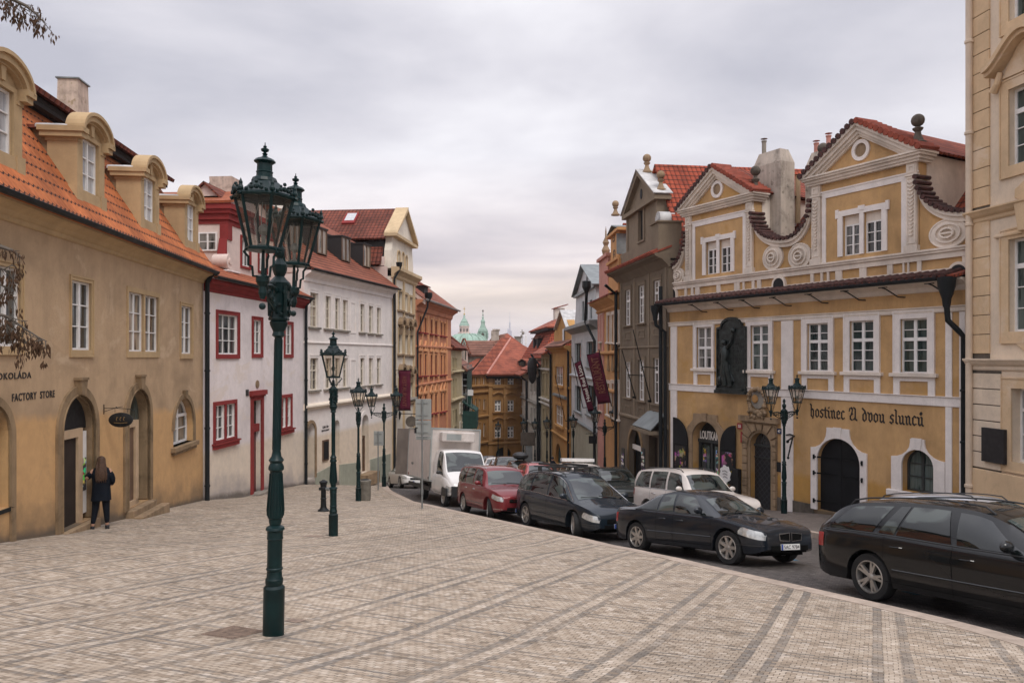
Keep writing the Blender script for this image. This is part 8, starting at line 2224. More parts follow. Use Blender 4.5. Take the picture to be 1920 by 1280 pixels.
def wheel_mesh(r,w_,spokes,twin):
 key=(round(r,3),spokes,twin)
 if key in WHEELS:return WHEELS[key]
 t=MB();rr=r*.70
 t.lathe([(rr,-w_/2),(r*.96,-w_/2),(r,-w_*.36),(r,w_*.36),(r*.96,w_/2),(rr,w_/2),(rr*.97,w_*.30),(rr*.97,-w_*.3)],(0,0,0),40,cap=False)
 f=MB();f.lathe([(rr*1.0,w_*.50),(rr*.93,w_*.52),(rr*.90,w_*.40),(rr*.90,-w_*.3)],(0,0,0),40,cap=False)
 f.lathe([(.001,w_*.44),(.035,w_*.44),(.055,w_*.38),(.07,w_*.2)],(0,0,0),16,cap=False)
 for i in range(spokes):
  for o in((-.16,.16)if twin else(0,)):
   a0=2*PI*i/spokes+o*.35;a1=2*PI*i/spokes+o;hw=.016 if twin else.026
   A0,A1=Vector((math.cos(a0)*.04,math.sin(a0)*.04,w_*.40)),Vector((math.cos(a1)*rr*.92,math.sin(a1)*rr*.92,w_*.46))
   d=(A1-A0).normalized();nn=Vector((-d.y,d.x,0));
   f.add([A0+nn*hw*1.3,A0-nn*hw*1.3,A1-nn*hw,A1+nn*hw,A0+nn*hw*1.6-Vector((0,0,.04)),A0-nn*hw*1.6-Vector((0,0,.04)),A1-nn*hw*1.4-Vector((0,0,.04)),A1+nn*hw*1.4-Vector((0,0,.04))],[(0,1,2,3),(1,5,6,2),(0,3,7,4)])
 k=MB();k.lathe([(.001,w_*.02),(rr*.9,w_*.02)],(0,0,0),24,cap=False)
 WHEELS[key]=(t,f,k);return WHEELS[key]
PRE={'sedan':dict(L=4.52,W=.895,wb=2.76,fo=.79,wr=.325,T=[(-2.26,.70),(-2.235,.93),(-2.12,1.0),(-1.6,1.04),(-1.42,1.07),(-.85,1.32),(-.2,1.415),(.3,1.37),(.52,1.28),(1.22,.955),(1.4,.92),(1.9,.82),(2.15,.75),(2.235,.69),(2.26,.62)],S=[(-2.26,.66),(-2.2,.88),(-1.3,.93),(0,.90),(1.2,.87),(1.9,.77),(2.15,.70),(2.235,.65),(2.26,.58)],Rf=[(-2.26,.6),(-2.1,.70),(-1.45,.68),(-.8,.56),(0,.57),(.5,.57),(1.2,.72),(1.5,.76),(2.0,.70),(2.26,.5)],win=[(-1.30,-.62,-.84,-.66),(-.57,-.10,-.57,-.20),(-.05,1.02,-.12,.42)],ws=(.56,1.20),rw=(-1.42,-.82),xm=.72,doors=(-.60,-.06,1.05),roofrail=0),'wagon':dict(L=4.85,W=.91,wb=2.85,fo=.85,wr=.335,T=[(-2.43,.72),(-2.40,.98),(-2.3,1.06),(-1.88,1.36),(-1.5,1.44),(-.4,1.49),(.25,1.45),(.55,1.36),(1.32,.99),(1.5,.95),(2.1,.84),(2.33,.75),(2.41,.68),(2.43,.60)],S=[(-2.43,.68),(-2.35,.93),(-1.2,.95),(0,.92),(1.3,.89),(2.1,.79),(2.33,.70),(2.41,.64),(2.43,.56)],Rf=[(-2.43,.6),(-2.3,.68),(-1.9,.62),(-1,.61),(0,.60),(.55,.59),(1.3,.74),(1.6,.78),(2.1,.72),(2.43,.5)],win=[(-2.12,-1.22,-1.72,-.98),(-1.12,-.86,-.86,-.70),(-.82,.02,-.66,-.10),(.10,1.12,.04,.46)],ws=(.58,1.30),rw=(-2.28,-1.85),xm=.80,doors=(-1.0,.05,1.15),roofrail=1),'suv':dict(L=4.70,W=.92,wb=2.70,fo=.86,wr=.36,T=[(-2.35,.8),(-2.32,1.15),(-2.25,1.3),(-2.0,1.66),(-1.7,1.73),(-.3,1.76),(.3,1.71),(.5,1.62),(1.05,1.16),(1.2,1.12),(1.95,1.03),(2.22,.94),(2.32,.86),(2.35,.78)],S=[(-2.35,.78),(-2.28,1.1),(0,1.08),(1.1,1.05),(1.95,.97),(2.22,.88),(2.32,.80),(2.35,.72)],Rf=[(-2.35,.66),(-2.2,.74),(-1.8,.68),(0,.68),(.5,.66),(1.1,.78),(1.5,.80),(2.1,.74),(2.35,.55)],win=[(-2.1,-1.15,-1.86,-1.2),(-1.08,-.22,-1.1,-.26),(-.12,.86,-.16,.42)],ws=(.52,1.06),rw=(-2.25,-1.98),xm=.66,doors=(-1.05,-.17,.9),roofrail=1),'mpv':dict(L=4.77,W=.93,wb=2.85,fo=.95,wr=.34,T=[(-2.38,.75),(-2.35,1.05),(-2.25,1.22),(-2.0,1.50),(-1.6,1.60),(-.4,1.65),(.2,1.60),(.5,1.50),(1.4,1.0),(1.6,.95),(2.08,.83),(2.28,.74),(2.36,.66),(2.38,.58)],S=[(-2.38,.72),(-2.3,1.03),(-1.2,1.02),(0,.96),(1.3,.90),(2.05,.78),(2.28,.69),(2.36,.62),(2.38,.54)],Rf=[(-2.38,.6),(-2.2,.7),(-1.8,.64),(0,.63),(.5,.61),(1.35,.76),(1.6,.78),(2.1,.72),(2.38,.52)],win=[(-2.08,-1.2,-1.82,-1.22),(-1.12,-.12,-1.14,-.18),(-.02,.95,-.06,.40),(1.0,1.28,.45,.62)],ws=(.54,1.38),rw=(-2.25,-1.98),xm=.98,doors=(-1.15,-.07,1.02),roofrail=1),'cab':dict(L=2.55,W=.97,wb=4.2,fo=.72,wr=.36,rear=False,T=[(-1.27,2.12),(-.9,2.22),(-.35,2.20),(-.15,2.12),(.55,1.36),(.68,1.30),(1.0,1.12),(1.2,.92),(1.275,.7)],S=[(-1.27,1.20),(-.3,1.22),(.35,1.15),(.8,1.05),(1.15,.84),(1.275,.62)],Rf=[(-1.27,.82),(-.9,.82),(-.2,.80),(.55,.84),(.8,.82),(1.1,.76),(1.275,.6)],win=[(-.72,.32,-.66,-.12)],ws=(-.12,.54),rw=None,xm=.15,doors=(-.80,.42),roofrail=0),}
def car(kind,name,label,cat,near_px,heading,paint,group=None,k=1.0,side=-1,H=1.0,spokes=7,twin=False,rail='plastic',plate=None,loc=None,grille='bar',lens_w=.5,turn=0.0,trim='chrome',low='plastic',detail=1,tail=True):
 S_=PRE[kind];L_,W0,wb,fo,wr=S_['L'],S_['W'],S_['wb'],S_['fo'],S_['wr']
 xf_=L_/2-fo;xr_=xf_-wb;e0=.055
 h=Vector((math.cos(heading),math.sin(heading),0));lf=Vector((-h.y,h.x,0))
 if loc is None:
  g=ray_g(near_px[0],near_px[1],-.125);base=Vector((g.x,g.y,0))-h*xr_*k-lf*side*(W0-.12)*k
 else:base=Vector((loc[0],loc[1],0))
 G=lambda v:gz(v.x,v.y)-.121
 fz,rz=base+h*xf_*k,base+h*xr_*k;fz.z,rz.z=G(fz),G(rz)
 fwd=(fz-rz).normalized();l0,r0=base+lf*.7,base-lf*.7;l0 .z,r0 .z=G(l0),G(r0);left=(l0-r0).normalized();left=(left-fwd*left.dot(fwd)).normalized();up=fwd.cross(left)
 o=rz+fwd*(-xr_*k)
 rt=empty(name,o,0,label,cat,group)
 rt.rotation_euler=Matrix((fwd,left,up)).transposed().to_euler();rt.scale=(k,k,k*H)
 T=lambda x:hermite(x,S_['T']);S=lambda x:hermite(x,S_['S']);Rf=lambda x:hermite(x,S_['Rf'])
 hl=L_/2
 Wp=[(-hl,.74*W0),(-hl+.12,.86*W0),(-hl+.4,.95*W0),(-hl+.95,W0),(hl-1.0,W0),(hl-.45,.965*W0),(hl-.18,.90*W0),(hl-.05,.80*W0),(hl,.70*W0)]
 if kind=='cab':Wp=[(-hl,W0),(hl-.7,W0),(hl-.3,.95*W0),(hl-.08,.84*W0),(hl,.72*W0)]
 Wd=lambda x:hermite(x,Wp)
 rock=.24 if kind!='suv' else.30
 if kind=='cab':rock=.42
 Ra=wr+.055
 def zb(x):
  z=rock+.10*max(0,(abs(x)-(hl-.35))/.35)**2
  for xw in((xf_,xr_)if S_.get('rear',True)else(xf_,)):
   if abs(x-xw)<Ra:z=max(z,wr+math.sqrt(Ra*Ra-(x-xw)**2))
  return min(z,S(x)-.03)
 def side_y(x,z):
  w_,s_,b_=Wd(x),S(x),rock
  t=max(0,min(1,(z-b_)/max(.05,s_-b_)))
  return w_*(hermite(t,[(0,.945),(.12,.978),(.45,1.0),(.72,.995),(.90,.975),(1,.945)]))
 def house_y(x,z):
  s_=S(x);top=T(x)-e0;t=max(0,min(1,(z-s_)/max(.02,top-s_)));y0=Wd(x)*.945-.008
  return y0+(min(Rf(x),y0)-y0)*t+.035*math.sin(PI*t)*min(1,(top-s_)/.3)
 def roof_z(x,y):r_=min(Rf(x),Wd(x)*.945-.008);return T(x)-e0*min(1,abs(y)/r_)**2.4
 xs=sorted(set([round(-hl+L_*i/56,4)for i in range(57)]+[round(xw+Ra*math.cos(PI*i/12),4)for xw in((xf_,xr_)if S_.get('rear',True)else(xf_,))for i in range(13)]+[hl-.02,hl-.06,-hl+.02,-hl+.06]))
 rows=[]
 for x in xs:
  b_,s_=zb(x),S(x);top=max(T(x)-e0,s_+.004);P=[(0,b_),(side_y(x,b_)-.07,b_)]
  for t in(0,.08,.25,.45,.62,.78,.90,.96,1):z=b_+(s_-b_)*t;P.append((side_y(x,z),z))
  for t in(.04,.25,.5,.75,1):z=s_+(top-s_)*t;P.append((house_y(x,z),z))
  r_=min(Rf(x),Wd(x)*.945-.008)
  for t in(.93,.8,.6,.35,0):P.append((r_*t,max(top,T(x)-e0*t**2.4)))
  rows.append(P)
 n=len(rows[0]);q=MB();vs=[]
 for x,P in zip(xs,rows):vs+=[(x,y,z)for y,z in P]+[(x,-y,z)for y,z in P]
 fs=[]
 for i in range(len(xs)-1):
  a,c=i*2*n,(i+1)*2*n
  for j in range(n-1):
   fs.append((a+j,c+j,c+j+1,a+j+1));fs.append((a+n+j,a+n+j+1,c+n+j+1,c+n+j))
 for i,rev in((0,0),(len(xs)-1,1)):
  a=i*2*n;loop=[a+j for j in range(n)]+[a+n+j for j in range(n-2,0,-1)]
  fs.append(tuple(loop[::-1])if rev else tuple(loop))
 q.add(vs,[f[::-1]for f in fs]);body=q.build('body',paint,rt,smooth=32)
 b2=MB();b2 .box(-hl+.18,hl-.22,-W0+.26,W0-.26,rock-.04,.72);b2 .box(-hl+.1,hl-.12,-W0*.7,W0*.7,rock+.02,.5);b2 .build('underbody',M['seam'],rt)
 def gp(x,v,sd,m0=.035,m1=.05):
  zl,zh=S(x)+m0,T(x)-e0-m1;z=zl+(max(zh,zl+.01)-zl)*v;return(x,sd*(house_y(x,z)+.006),z)
 for(b0,b1,t0,t1)in S_['win']:
  for sd in(-1,1):
   q=MB();nu,nv=12,6;vs=[]
   for j in range(nv+1):
    v=j/nv
    for i in range(nu+1):x=(b0+(t0-b0)*v)*(1-i/nu)+(b1+(t1-b1)*v)*i/nu;vs.append(gp(x,v,sd))
   f_=[(j*(nu+1)+i,j*(nu+1)+i+1,(j+1)*(nu+1)+i+1,(j+1)*(nu+1)+i)for j in range(nv)for i in range(nu)]
   q.add(vs,f_ if sd<0 else[f[::-1]for f in f_]);q.build('side_window',M['cglass'],rt,smooth=True)
 for(nm,w_)in(('windscreen',S_['ws']),('rear_window',S_['rw'])):
  if not w_:continue
  q=MB();vs=[];nu,nv=10,8;x0,x1=w_
  for j in range(nv+1):
   x=x0+(x1-x0)*j/nv
   r_=min(Rf(x),Wd(x)*.945)-.05
   for i in range(nu+1):y=-r_+2*r_*i/nu;xx=x;vs.append((xx,y,roof_z(xx,y)+.007))
  f_=[(j*(nu+1)+i,(j+1)*(nu+1)+i,(j+1)*(nu+1)+i+1,j*(nu+1)+i+1)for j in range(nv)for i in range(nu)]
  q.add(vs,f_ if True else f_);q.build(nm,M['cglass'],rt,smooth=True)
 q=MB();X0,X1=S_['win'][0][0]-.06,S_['win'][-1][1]+.05
 for sd in(-1,1):
  q.tube([(x,sd*(house_y(x,S(x)+.02)+.008),S(x)+.018)for x in[X0+(X1-X0)*i/14 for i in range(15)]],.009,5)
  if trim=='chrome2':q.tube([(x,sd*(house_y(x,T(x)-e0-.035)+.008),T(x)-e0-.035)for x in[S_['win'][0][2]-.02+(S_['win'][-1][3]+.0-S_['win'][0][2])*i/14 for i in range(15)]]+[(X1+.0,sd*(house_y(X1,S(X1)+.03)+.008),S(X1)+.03)],.009,5)
 q.build('window_trim',M['chrome' if trim!='black' else 'plastic'],rt)
 if detail:
  q=MB()
  for sd in(-1,1):
   for x in S_['doors']:
    for dz in range(8):
     z0_,z1_=(zb(x)+.04+(S(x)-zb(x)-.04)*dz/8),(zb(x)+.04+(S(x)-zb(x)-.04)*(dz+1)/8)
     v=[(x-.004,sd*(side_y(x,z0_)+.0035),z0_),(x+.004,sd*(side_y(x,z0_)+.0035),z0_),(x+.004,sd*(side_y(x,z1_)+.0035),z1_),(x-.004,sd*(side_y(x,z1_)+.0035),z1_)]
     q.add(v,[(0,1,2,3)if sd<0 else(3,2,1,0)])
   for(x0,x1)in((S_['doors'][0]-.0,S_['doors'][-1]),):
    m_=12
    for i in range(m_):xa,xb=x0+(x1-x0)*i/m_,x0+(x1-x0)*(i+1)/m_;z_=rock+.08;q.add([(xa,sd*(side_y(xa,z_)+.004),z_),(xb,sd*(side_y(xb,z_)+.004),z_),(xb,sd*(side_y(xb,z_)+.004),z_+.008),(xa,sd*(side_y(xa,z_)+.004),z_+.008)],[(0,1,2,3)if sd<0 else(3,2,1,0)])
  q.build('door_seams',M['seam'],rt)
  for x in[d+.12 for d in S_['doors'][:-1]]:
   for sd in(-1,1):q=MB();z_=S(x)-.13;y_=side_y(x,z_);q.tube([(x,sd*y_,z_),(x+.02,sd*(y_+.03),z_),(x+.17,sd*(y_+.03),z_+.004),(x+.19,sd*y_,z_)],.011,6);q.build('door_handle',paint if trim!='chrome' else M['chrome'],rt,smooth=True)
  q=MB()
  for sd in(-1,1):q.tube([(x,sd*(side_y(x,.47*H+.03)+.002),.50)for x in[xr_+Ra+.03+(wb-2*Ra-.06)*i/10 for i in range(11)]],.010,4)
  if kind!='cab':q.build('side_moulding',paint if trim!='chrome' else M['plastic'],rt)
 t,f,kk=wheel_mesh(wr,.21,spokes,twin)
 for xw in((xf_,xr_)if S_.get('rear',True)else(xf_,)):
  for sd in(-1,1):
   tt=turn if xw==xf_ else 0
   Mx=Matrix.Translation((xw,sd*(W0-.135),wr))@Matrix.Rotation(tt,4,'Z')@Matrix.Rotation(R(90)if sd<0 else R(-90),4,'X')
   a=MB();a.join(t,Mx);w_=a.build('wheel',M['rubber'],rt,smooth=35);a=MB();a.join(f,Mx);a.build('rim',M['alloy'],w_,smooth=35);a=MB();a.join(kk,Mx);a.build('brake_cover',M['black'],w_)
 for sd in(-1,1):
  x=S_['xm'];z_=S(x)+.10;y_=house_y(x,z_)
  q=MB();q.ball((x+.03,sd*(y_+.15),z_+.02),.10,12,sx=.55,sy=1.15,sz=.75);q.tube([(x,sd*(y_-.02),z_-.06),(x+.02,sd*(y_+.10),z_-.03)],.025,6)
  mr=q.build('wing_mirror',paint if kind!='cab' else M['plastic'],rt,smooth=True)
 def spatch(nm,x0,x1,z0f,z1f,mt,off=.006):
  for sd in(-1,1):
   q=MB();vs=[];nu,nv=10,5
   for j in range(nv+1):
    for i in range(nu+1):x=x0+(x1-x0)*i/nu;z=z0f(x)+(z1f(x)-z0f(x))*j/nv;vs.append((x,sd*(side_y(x,z)+off),z))
   f_=[(j*(nu+1)+i,j*(nu+1)+i+1,(j+1)*(nu+1)+i+1,(j+1)*(nu+1)+i)for j in range(nv)for i in range(nu)]
   q.add(vs,f_ if sd<0 else[f[::-1]for f in f_]);q.build(nm,M[mt],rt,smooth=True)
 x0=hl-lens_w
 zq0=S(hl)-.07;lz0=lambda x:zq0+.10*((hl-x)/lens_w)**1.3*1.0;lz1=lambda x:min(S(x)-.012,lz0(x)+(.155 if kind!='cab' else.22))*1.0-(.10*max(0,1-(x-x0)/.10)**2)
 spatch('headlight',x0,hl-.012,lz0,lz1,'lens')
 if tail:spatch('tail_light',-hl+.01,-hl+.26,lambda x:S(x)-.26,lambda x:S(x)-.05,'tail')
 spatch('bumper_strip',hl-.55,hl-.02,lambda x:.40,lambda x:.415,'plastic' if trim!='chrome' else 'chrome',.004)if detail and kind!='cab' else None
 zf=S(hl);q=MB()
 if grille=='kidney':
  for s_ in(-1,1):q.ring([(s_*.02,zf-.14),(s_*.31,zf-.12),(s_*.33,zf+.02),(s_*.02,zf+.04)][::s_],[(s_*.04,zf-.12),(s_*.29,zf-.10),(s_*.31,zf+.0),(s_*.04,zf+.02)][::s_],-.03,.02)
  q.xf(Matrix.Translation((hl,0,.04))@Matrix.Rotation(R(90),4,'Z'));q.build('grille_frame',M['chrome'],rt)
  q=MB();q.box(hl-.02,hl+.012,-.30,.30,zf-.07,zf+.055);q.build('grille',M['seam'],rt)
 else:
  q.box(hl-.03,hl+.012,-W0*.5,W0*.5,zf-.10,zf+.01);gr=q.build('grille',M['seam'],rt,bevel=.008)
  q=MB();q.box(hl,hl+.02,-W0*.5,W0*.5,zf-.045,zf-.03);q.box(hl,hl+.02,-W0*.5,W0*.5,zf+.005,zf+.02);q.build('grille_bar',M['chrome'],gr)
 q=MB();q.box(hl-.05,hl+.006,-W0*.58,W0*.58,rock+.07,rock+.17);q.build('air_intake',M['seam'],rt)
 q=MB();q.box(hl,hl+.025,-.26,.26,.33,.44);pt_=q.build('number_plate',M['plate'],rt)
 q=MB();q.box(hl+.024,hl+.028,.215,.26,.332,.438)if False else q.box(hl+.024,hl+.028,-.26,-.215,.332,.438);q.build('plate_band',M['plateblue'],pt_)
 if plate:
  g=text_mesh(plate,-.19,.24,.35,.42,0,.003,bold=.0);g.v=[(hl+.029-v[1],v[0],v[2])for v in g.v];g.build('plate_lettering',M['btext'],pt_)
 xw1=S_['ws'][1]
 if detail:
  q=MB()
  for y0 in(-.1,.45):q.tube([(xw1-.02,y0,roof_z(xw1-.02,y0)+.02),(xw1-.08,y0-.5,roof_z(xw1-.08,y0-.5)+.02)],.008,4)
  q.build('wiper',M['plastic'],rt)
 if S_['roofrail']and rail:
  for sd in(-1,1):
   xa,xb=S_['win'][0][2]-.05,S_['ws'][0]-.28;P=[(xa-.1,sd*(Rf(xa)-.09),roof_z(xa-.1,Rf(xa)-.09)+.0)]
   for i in range(9):x=xa+(xb-xa)*i/8;P.append((x,sd*(Rf(x)-.08),roof_z(x,Rf(x)-.08)+.055))
   P.append((xb+.12,sd*(Rf(xb)-.09),roof_z(xb+.12,Rf(xb)-.09)))
   q=MB();q.tube(P,.014,6);q.build('roof_rail',M[rail],rt,smooth=True)
 return rt,dict(T=T,S=S,Rf=Rf,roof=roof_z,hl=hl,xf=xf_,xr=xr_)
M['p_black']=carpaint('black_car_paint',(0.004,.005,.006));M['p_blueblack']=carpaint('dark_blue_grey_paint',(0.008,.012,.018),.15)
M['p_navy']=carpaint('dark_steel_blue_paint',(0.007,.014,.022),.15);M['p_red']=carpaint('dark_red_car_paint',(0.17,.018,.022),.25)
M['p_white']=carpaint('cream_white_car_paint',(0.60,.545,.50));M['p_pure']=carpaint('white_car_paint',(0.70,.68,.66));M['p_silver']=carpaint('silver_car_paint',(0.45,.46,.49),.5);M['p_green']=carpaint('dark_green_grey_paint',(0.016,.020,.019),.15);M['p_pink']=carpaint('faded_red_paint',(0.35,.07,.07))
CG='cars parked along the street'
def hd(a,b):
 A_,B_=ray_g(*a,-.125),ray_g(*b,-.125);return math.atan2(B_.y-A_.y,B_.x-A_.x)
h1=hd((1199,1030),(1366,1071))
car('wagon','parked_car','black estate car with roof rails parked nearest at the right edge of the picture','car',(1640,1125),math.atan2(-.92,.40),M['p_black'],CG,k=1.03,spokes=5,twin=True,trim='black')
car('sedan','parked_car','dark blue-grey saloon with double grille and number plate 5AC 9784','car',(1199,1034),math.atan2(-2.3,1.36),M['p_blueblack'],CG,spokes=7,twin=False,plate='5AC 9784',grille='kidney',trim='black')
h2=math.atan2(-.86,.40)
rt,inf=car('mpv','parked_car','dark steel blue people carrier with chrome window line and roof bars','car',(989.5,986),h2,M['p_navy'],CG,spokes=5,twin=True,trim='chrome2',turn=-.35)
q=MB()
for x in(-1.1,-.2):
 z_=inf['T'](x)+.10;q.box(x-.03,x+.03,-.78,.78,z_,z_+.035)
 for s_ in(-1,1):q.box(x-.05,x+.05,s_*.60-.04,s_*.60+.04,z_-.12,z_)
q.box(-1.3,.1,-.55,-.47,inf['T'](-.6)+.14,inf['T'](-.6)+.20);q.box(-1.3,.1,.25,.32,inf['T'](-.6)+.14,inf['T'](-.6)+.20)
q.build('roof_bars',M['plastic'],rt)
car('suv','parked_car','dark red off-road car between the people carrier and the box truck','car',(872,961),math.atan2(-.86,.33),M['p_red'],CG,k=.97,H=.97,spokes=7,turn=-.3,rail='alloy')
rt,inf=car('suv','parked_car','cream white off-road car parked in front of the puppet shop','car',None,math.atan2(-.93,.38),M['p_white'],CG,loc=(5.55,22.9),k=.98,H=1.01,spokes=6,rail='plastic')
car('wagon','parked_car','light silver estate car half hidden behind the black estate car','car',None,math.atan2(-.9,.42),M['p_silver'],CG,loc=(9.75,15.6),k=.98,H=1.0,rail='plastic',detail=0)
q=MB()
car('suv','parked_car','dark green-grey car partly hidden behind the people carrier','car',None,math.atan2(-.95,.25),M['p_green'],CG,loc=(3.75,28.6),k=1.0,H=.95,detail=0)
rt,inf=car('suv','parked_car','pale pickup with a flat white roof board behind the dark green-grey car','car',None,math.atan2(-.97,.2),M['p_white'],CG,loc=(3.3,34.5),k=1.0,H=.9,detail=0)
q=MB();q.box(-1.2,-.9,-.8,.8,1.82,1.98);q.build('roof_board',M['wfr'],rt)
car('wagon','parked_car','faded red car further down the street behind the dark red off-road car','car',None,math.atan2(-.98,.18),M['p_pink'],CG,loc=(1.25,38.5),k=1.0,H=1.0,detail=0)
rt,inf=car('mpv','parked_car','grey-green car with a dark roof box, further down the street','car',None,math.atan2(-.98,.12),M['p_green'],CG,loc=(.55,46),k=1.0,detail=0)
q=MB();q.ball((-.4,.0,1.95),1.0,14,sx=.95,sy=.5,sz=.24);q.build('roof_box',M['plastic'],rt,smooth=True)
for i,(x,Y,mt,kd,lab_)in enumerate(((938,54,'p_silver','wagon','small silver car far down the street beside the small dark grey car'),(950,50,'p_green','suv','small dark grey car far down the street left of the roof box car'),(926,60,'p_pure','wagon','tiny white car far down the street above the dark red car'),(1010,52,'p_black','sedan','tiny black car on the right far down the street'),(915,66,'p_navy','wagon','tiny dark car farthest down the street before the ochre house'))):
 car(kd,'parked_car',lab_,'car',None,math.atan2(-.99,.05),M[mt],CG,loc=((x-CX)/FPX*Y,Y),k=1.0,detail=0)
car('sedan','parked_car','white car whose nose shows behind the rear of the box truck','car',None,math.atan2(-.9,.35),M['p_pure'],CG,loc=(-6.05,43.6),k=1.0,detail=0)
#  refrigerated box truck
ht=math.atan2(-.93,.34)
rt,inf=car('cab','box_truck','dirty white refrigerated box truck with its rear door open, behind the dark red car','truck',(None),ht,M['p_pure'],None,loc=(0,0),k=1.0,grille='bar',tail=False,lens_w=.42,spokes=8)
g=ray_g(834,949,-.125);hh=Vector((math.cos(ht),math.sin(ht),0));lf=Vector((-hh.y,hh.x,0))
base=Vector((g.x,g.y,0))-hh*inf['xf']+lf*.85
G=lambda v:gz(v.x,v.y)-.121
fz,rz=base+hh*inf['xf'],base+hh*(inf['xf']-3.6);fz.z,rz.z=G(fz),G(rz);fwd=(fz-rz).normalized();l0,r0=base+lf,base-lf;l0 .z,r0 .z=G(l0),G(r0);left=(l0-r0).normalized();left=(left-fwd*left.dot(fwd)).normalized();up=fwd.cross(left)
rt.location=fz-fwd*inf['xf'];rt.rotation_euler=Matrix((fwd,left,up)).transposed().to_euler()
M['boxwhite']=plaster('dirty_white_panel',(0.66,.60,.56),.35,.35,(.50,.43,.38),.45,.02)
q=MB();xb0,xb1,wB,zB0,zB1=-5.7,-1.30,1.06,.88,3.05
q.box(xb0,xb1,-wB,wB,zB0,zB1);bx=q.build('cargo_box',M['boxwhite'],rt,bevel=.02)
q=MB()
for(x,y)in((xb0,-wB),(xb1,-wB),(xb0,wB),(xb1,wB)):q.box(x-.03,x+.03,y-.03,y+.03,zB0-.01,zB1+.012)
for z in(zB0,zB1):
 for y in(-wB,wB):q.box(xb0,xb1,y-.028,y+.028,z-.035,z+.035)
 for x in(xb0,xb1):q.box(x-.028,x+.028,-wB,wB,z-.035,z+.035)
q.build('edge_profile',M['signback'],bx)
q=MB()
for x in(-4.6,-3.5,-2.4):q.box(x-.006,x+.006,-wB-.004,-wB+.01,zB0+.04,zB1-.04);q.box(x-.006,x+.006,wB-.01,wB+.004,zB0+.04,zB1-.04)
q.build('panel_seam',M['signback'],bx)
q=MB()
for k in range(5):q.box(-4.9+k*.09,-4.9+k*.09+.055,-wB-.008,-wB-.002,1.42,1.52)
q.build('lettering',M['steel'],bx)
for x in(-5.5,-1.6):
 q=MB();q.box(x,x+.12,-wB-.012,-wB-.002,zB0+.05,zB0+.15);q.build('marker_light',M['plastic']if x>-2 else M['tail'],bx)
q=MB();q.box(xb1,xb1+.42,-.72,.72,2.52,2.92);fr=q.build('cooling_unit',M['boxwhite'],rt,bevel=.05,bseg=3)
q=MB();
for i in range(7):q.box(xb1+.42,xb1+.425,-.5,.1,2.60+i*.036,2.615+i*.036)
q.box(xb1+.415,xb1+.422,-.52,.12,2.58,2.84);q.build('vent_grille',M['signback'],fr)
q=MB();q.box(xb0,xb1+.3,-.42,.42,.45,.85);q.box(xb0+.1,xb1-.2,-1.0,-.95,.45,.62);q.box(xb0+.1,xb1-.2,.95,1.0,.45,.62);q.build('chassis',M['plastic'],rt)
t,f,kk=wheel_mesh(.36,.21,8,False)
for sd in(-1,1):
 Mx=Matrix.Translation((inf['xf']-3.45,sd*.86,.36))@Matrix.Rotation(R(90)if sd<0 else R(-90),4,'X');a=MB();a.join(t,Mx);w_=a.build('wheel',M['rubber'],rt,smooth=35);a=MB();a.join(f,Mx);a.build('rim',M['signback'],w_,smooth=35);a=MB();a.join(kk,Mx);a.build('brake_cover',M['steel'],w_)
q=MB();q.box(1.0,1.30,-.80,.80,.40,.82);q.box(.42,1.1,-.99,-.93,.42,.74);q.build('bumper',M['plastic'],rt,bevel=.06,bseg=3)
q=MB();q.box(-.04,.04,-1.12,-1.0,.0,0)if False else q.tube([(xb0,-wB,2.9),(xb0-.1,-wB-.05,2.9)],.01,4)
q.add([(xb0-.03,-wB-.02,zB0),(xb0-.88,-wB-.36,zB0),(xb0-.88,-wB-.36,zB1),(xb0-.03,-wB-.02,zB1),(xb0+.03,-wB-.02,zB0),(xb0-.84,-wB-.41,zB0),(xb0-.84,-wB-.41,zB1),(xb0+.03,-wB-.02,zB1)],[(0,1,2,3),(7,6,5,4),(0,3,7,4),(1,5,6,2),(3,2,6,7),(0,4,5,1)])
q.build('rear_door',flat('grey_brown_panel',(0.19,.165,.145),.7,0,.2,2,.3),rt)
#  PEOPLE
M['coat']=flat('navy_coat_cloth',(0.004,.007,.013),.85,0,.35,9,.2,.5);M['jeans']=flat('dark_jeans',(0.005,.007,.012),.85,0,.3,12,.2,.4)
M['skin']=flat('skin',(0.45,.25,.17),.55,0,.06);M['hair']=flat('brown_hair',(0.065,.034,.02),.55,0,.5,30,.3,.5);M['shoe']=flat('dark_shoes',(0.02,.02,.022),.6)
def skin_mesh(name,pts,edges,mat_,parent,sub=2,root=0):
 me=bpy.data.meshes.new(name);me.from_pydata([p[:3]for p in pts],edges,[]);me.materials.append(mat_)
 o=bpy.data.objects.new(name,me);COL.objects.link(o);o.parent=parent
 sk=o.modifiers.new('skin','SKIN');sk.use_smooth_shade=True
 ly=me.skin_vertices[0].data if me.skin_vertices else None
 if ly is None:
  me.attributes;
 for i,p in enumerate(pts):
  r=p[3]if isinstance(p[3],tuple)else(p[3],p[3]);ly[i].radius=r;ly[i].use_root=(i==root)
 s=o.modifiers.new('sub','SUBSURF');s.levels=sub;s.render_levels=sub
 return o
def skin_verts_ok():
 return True
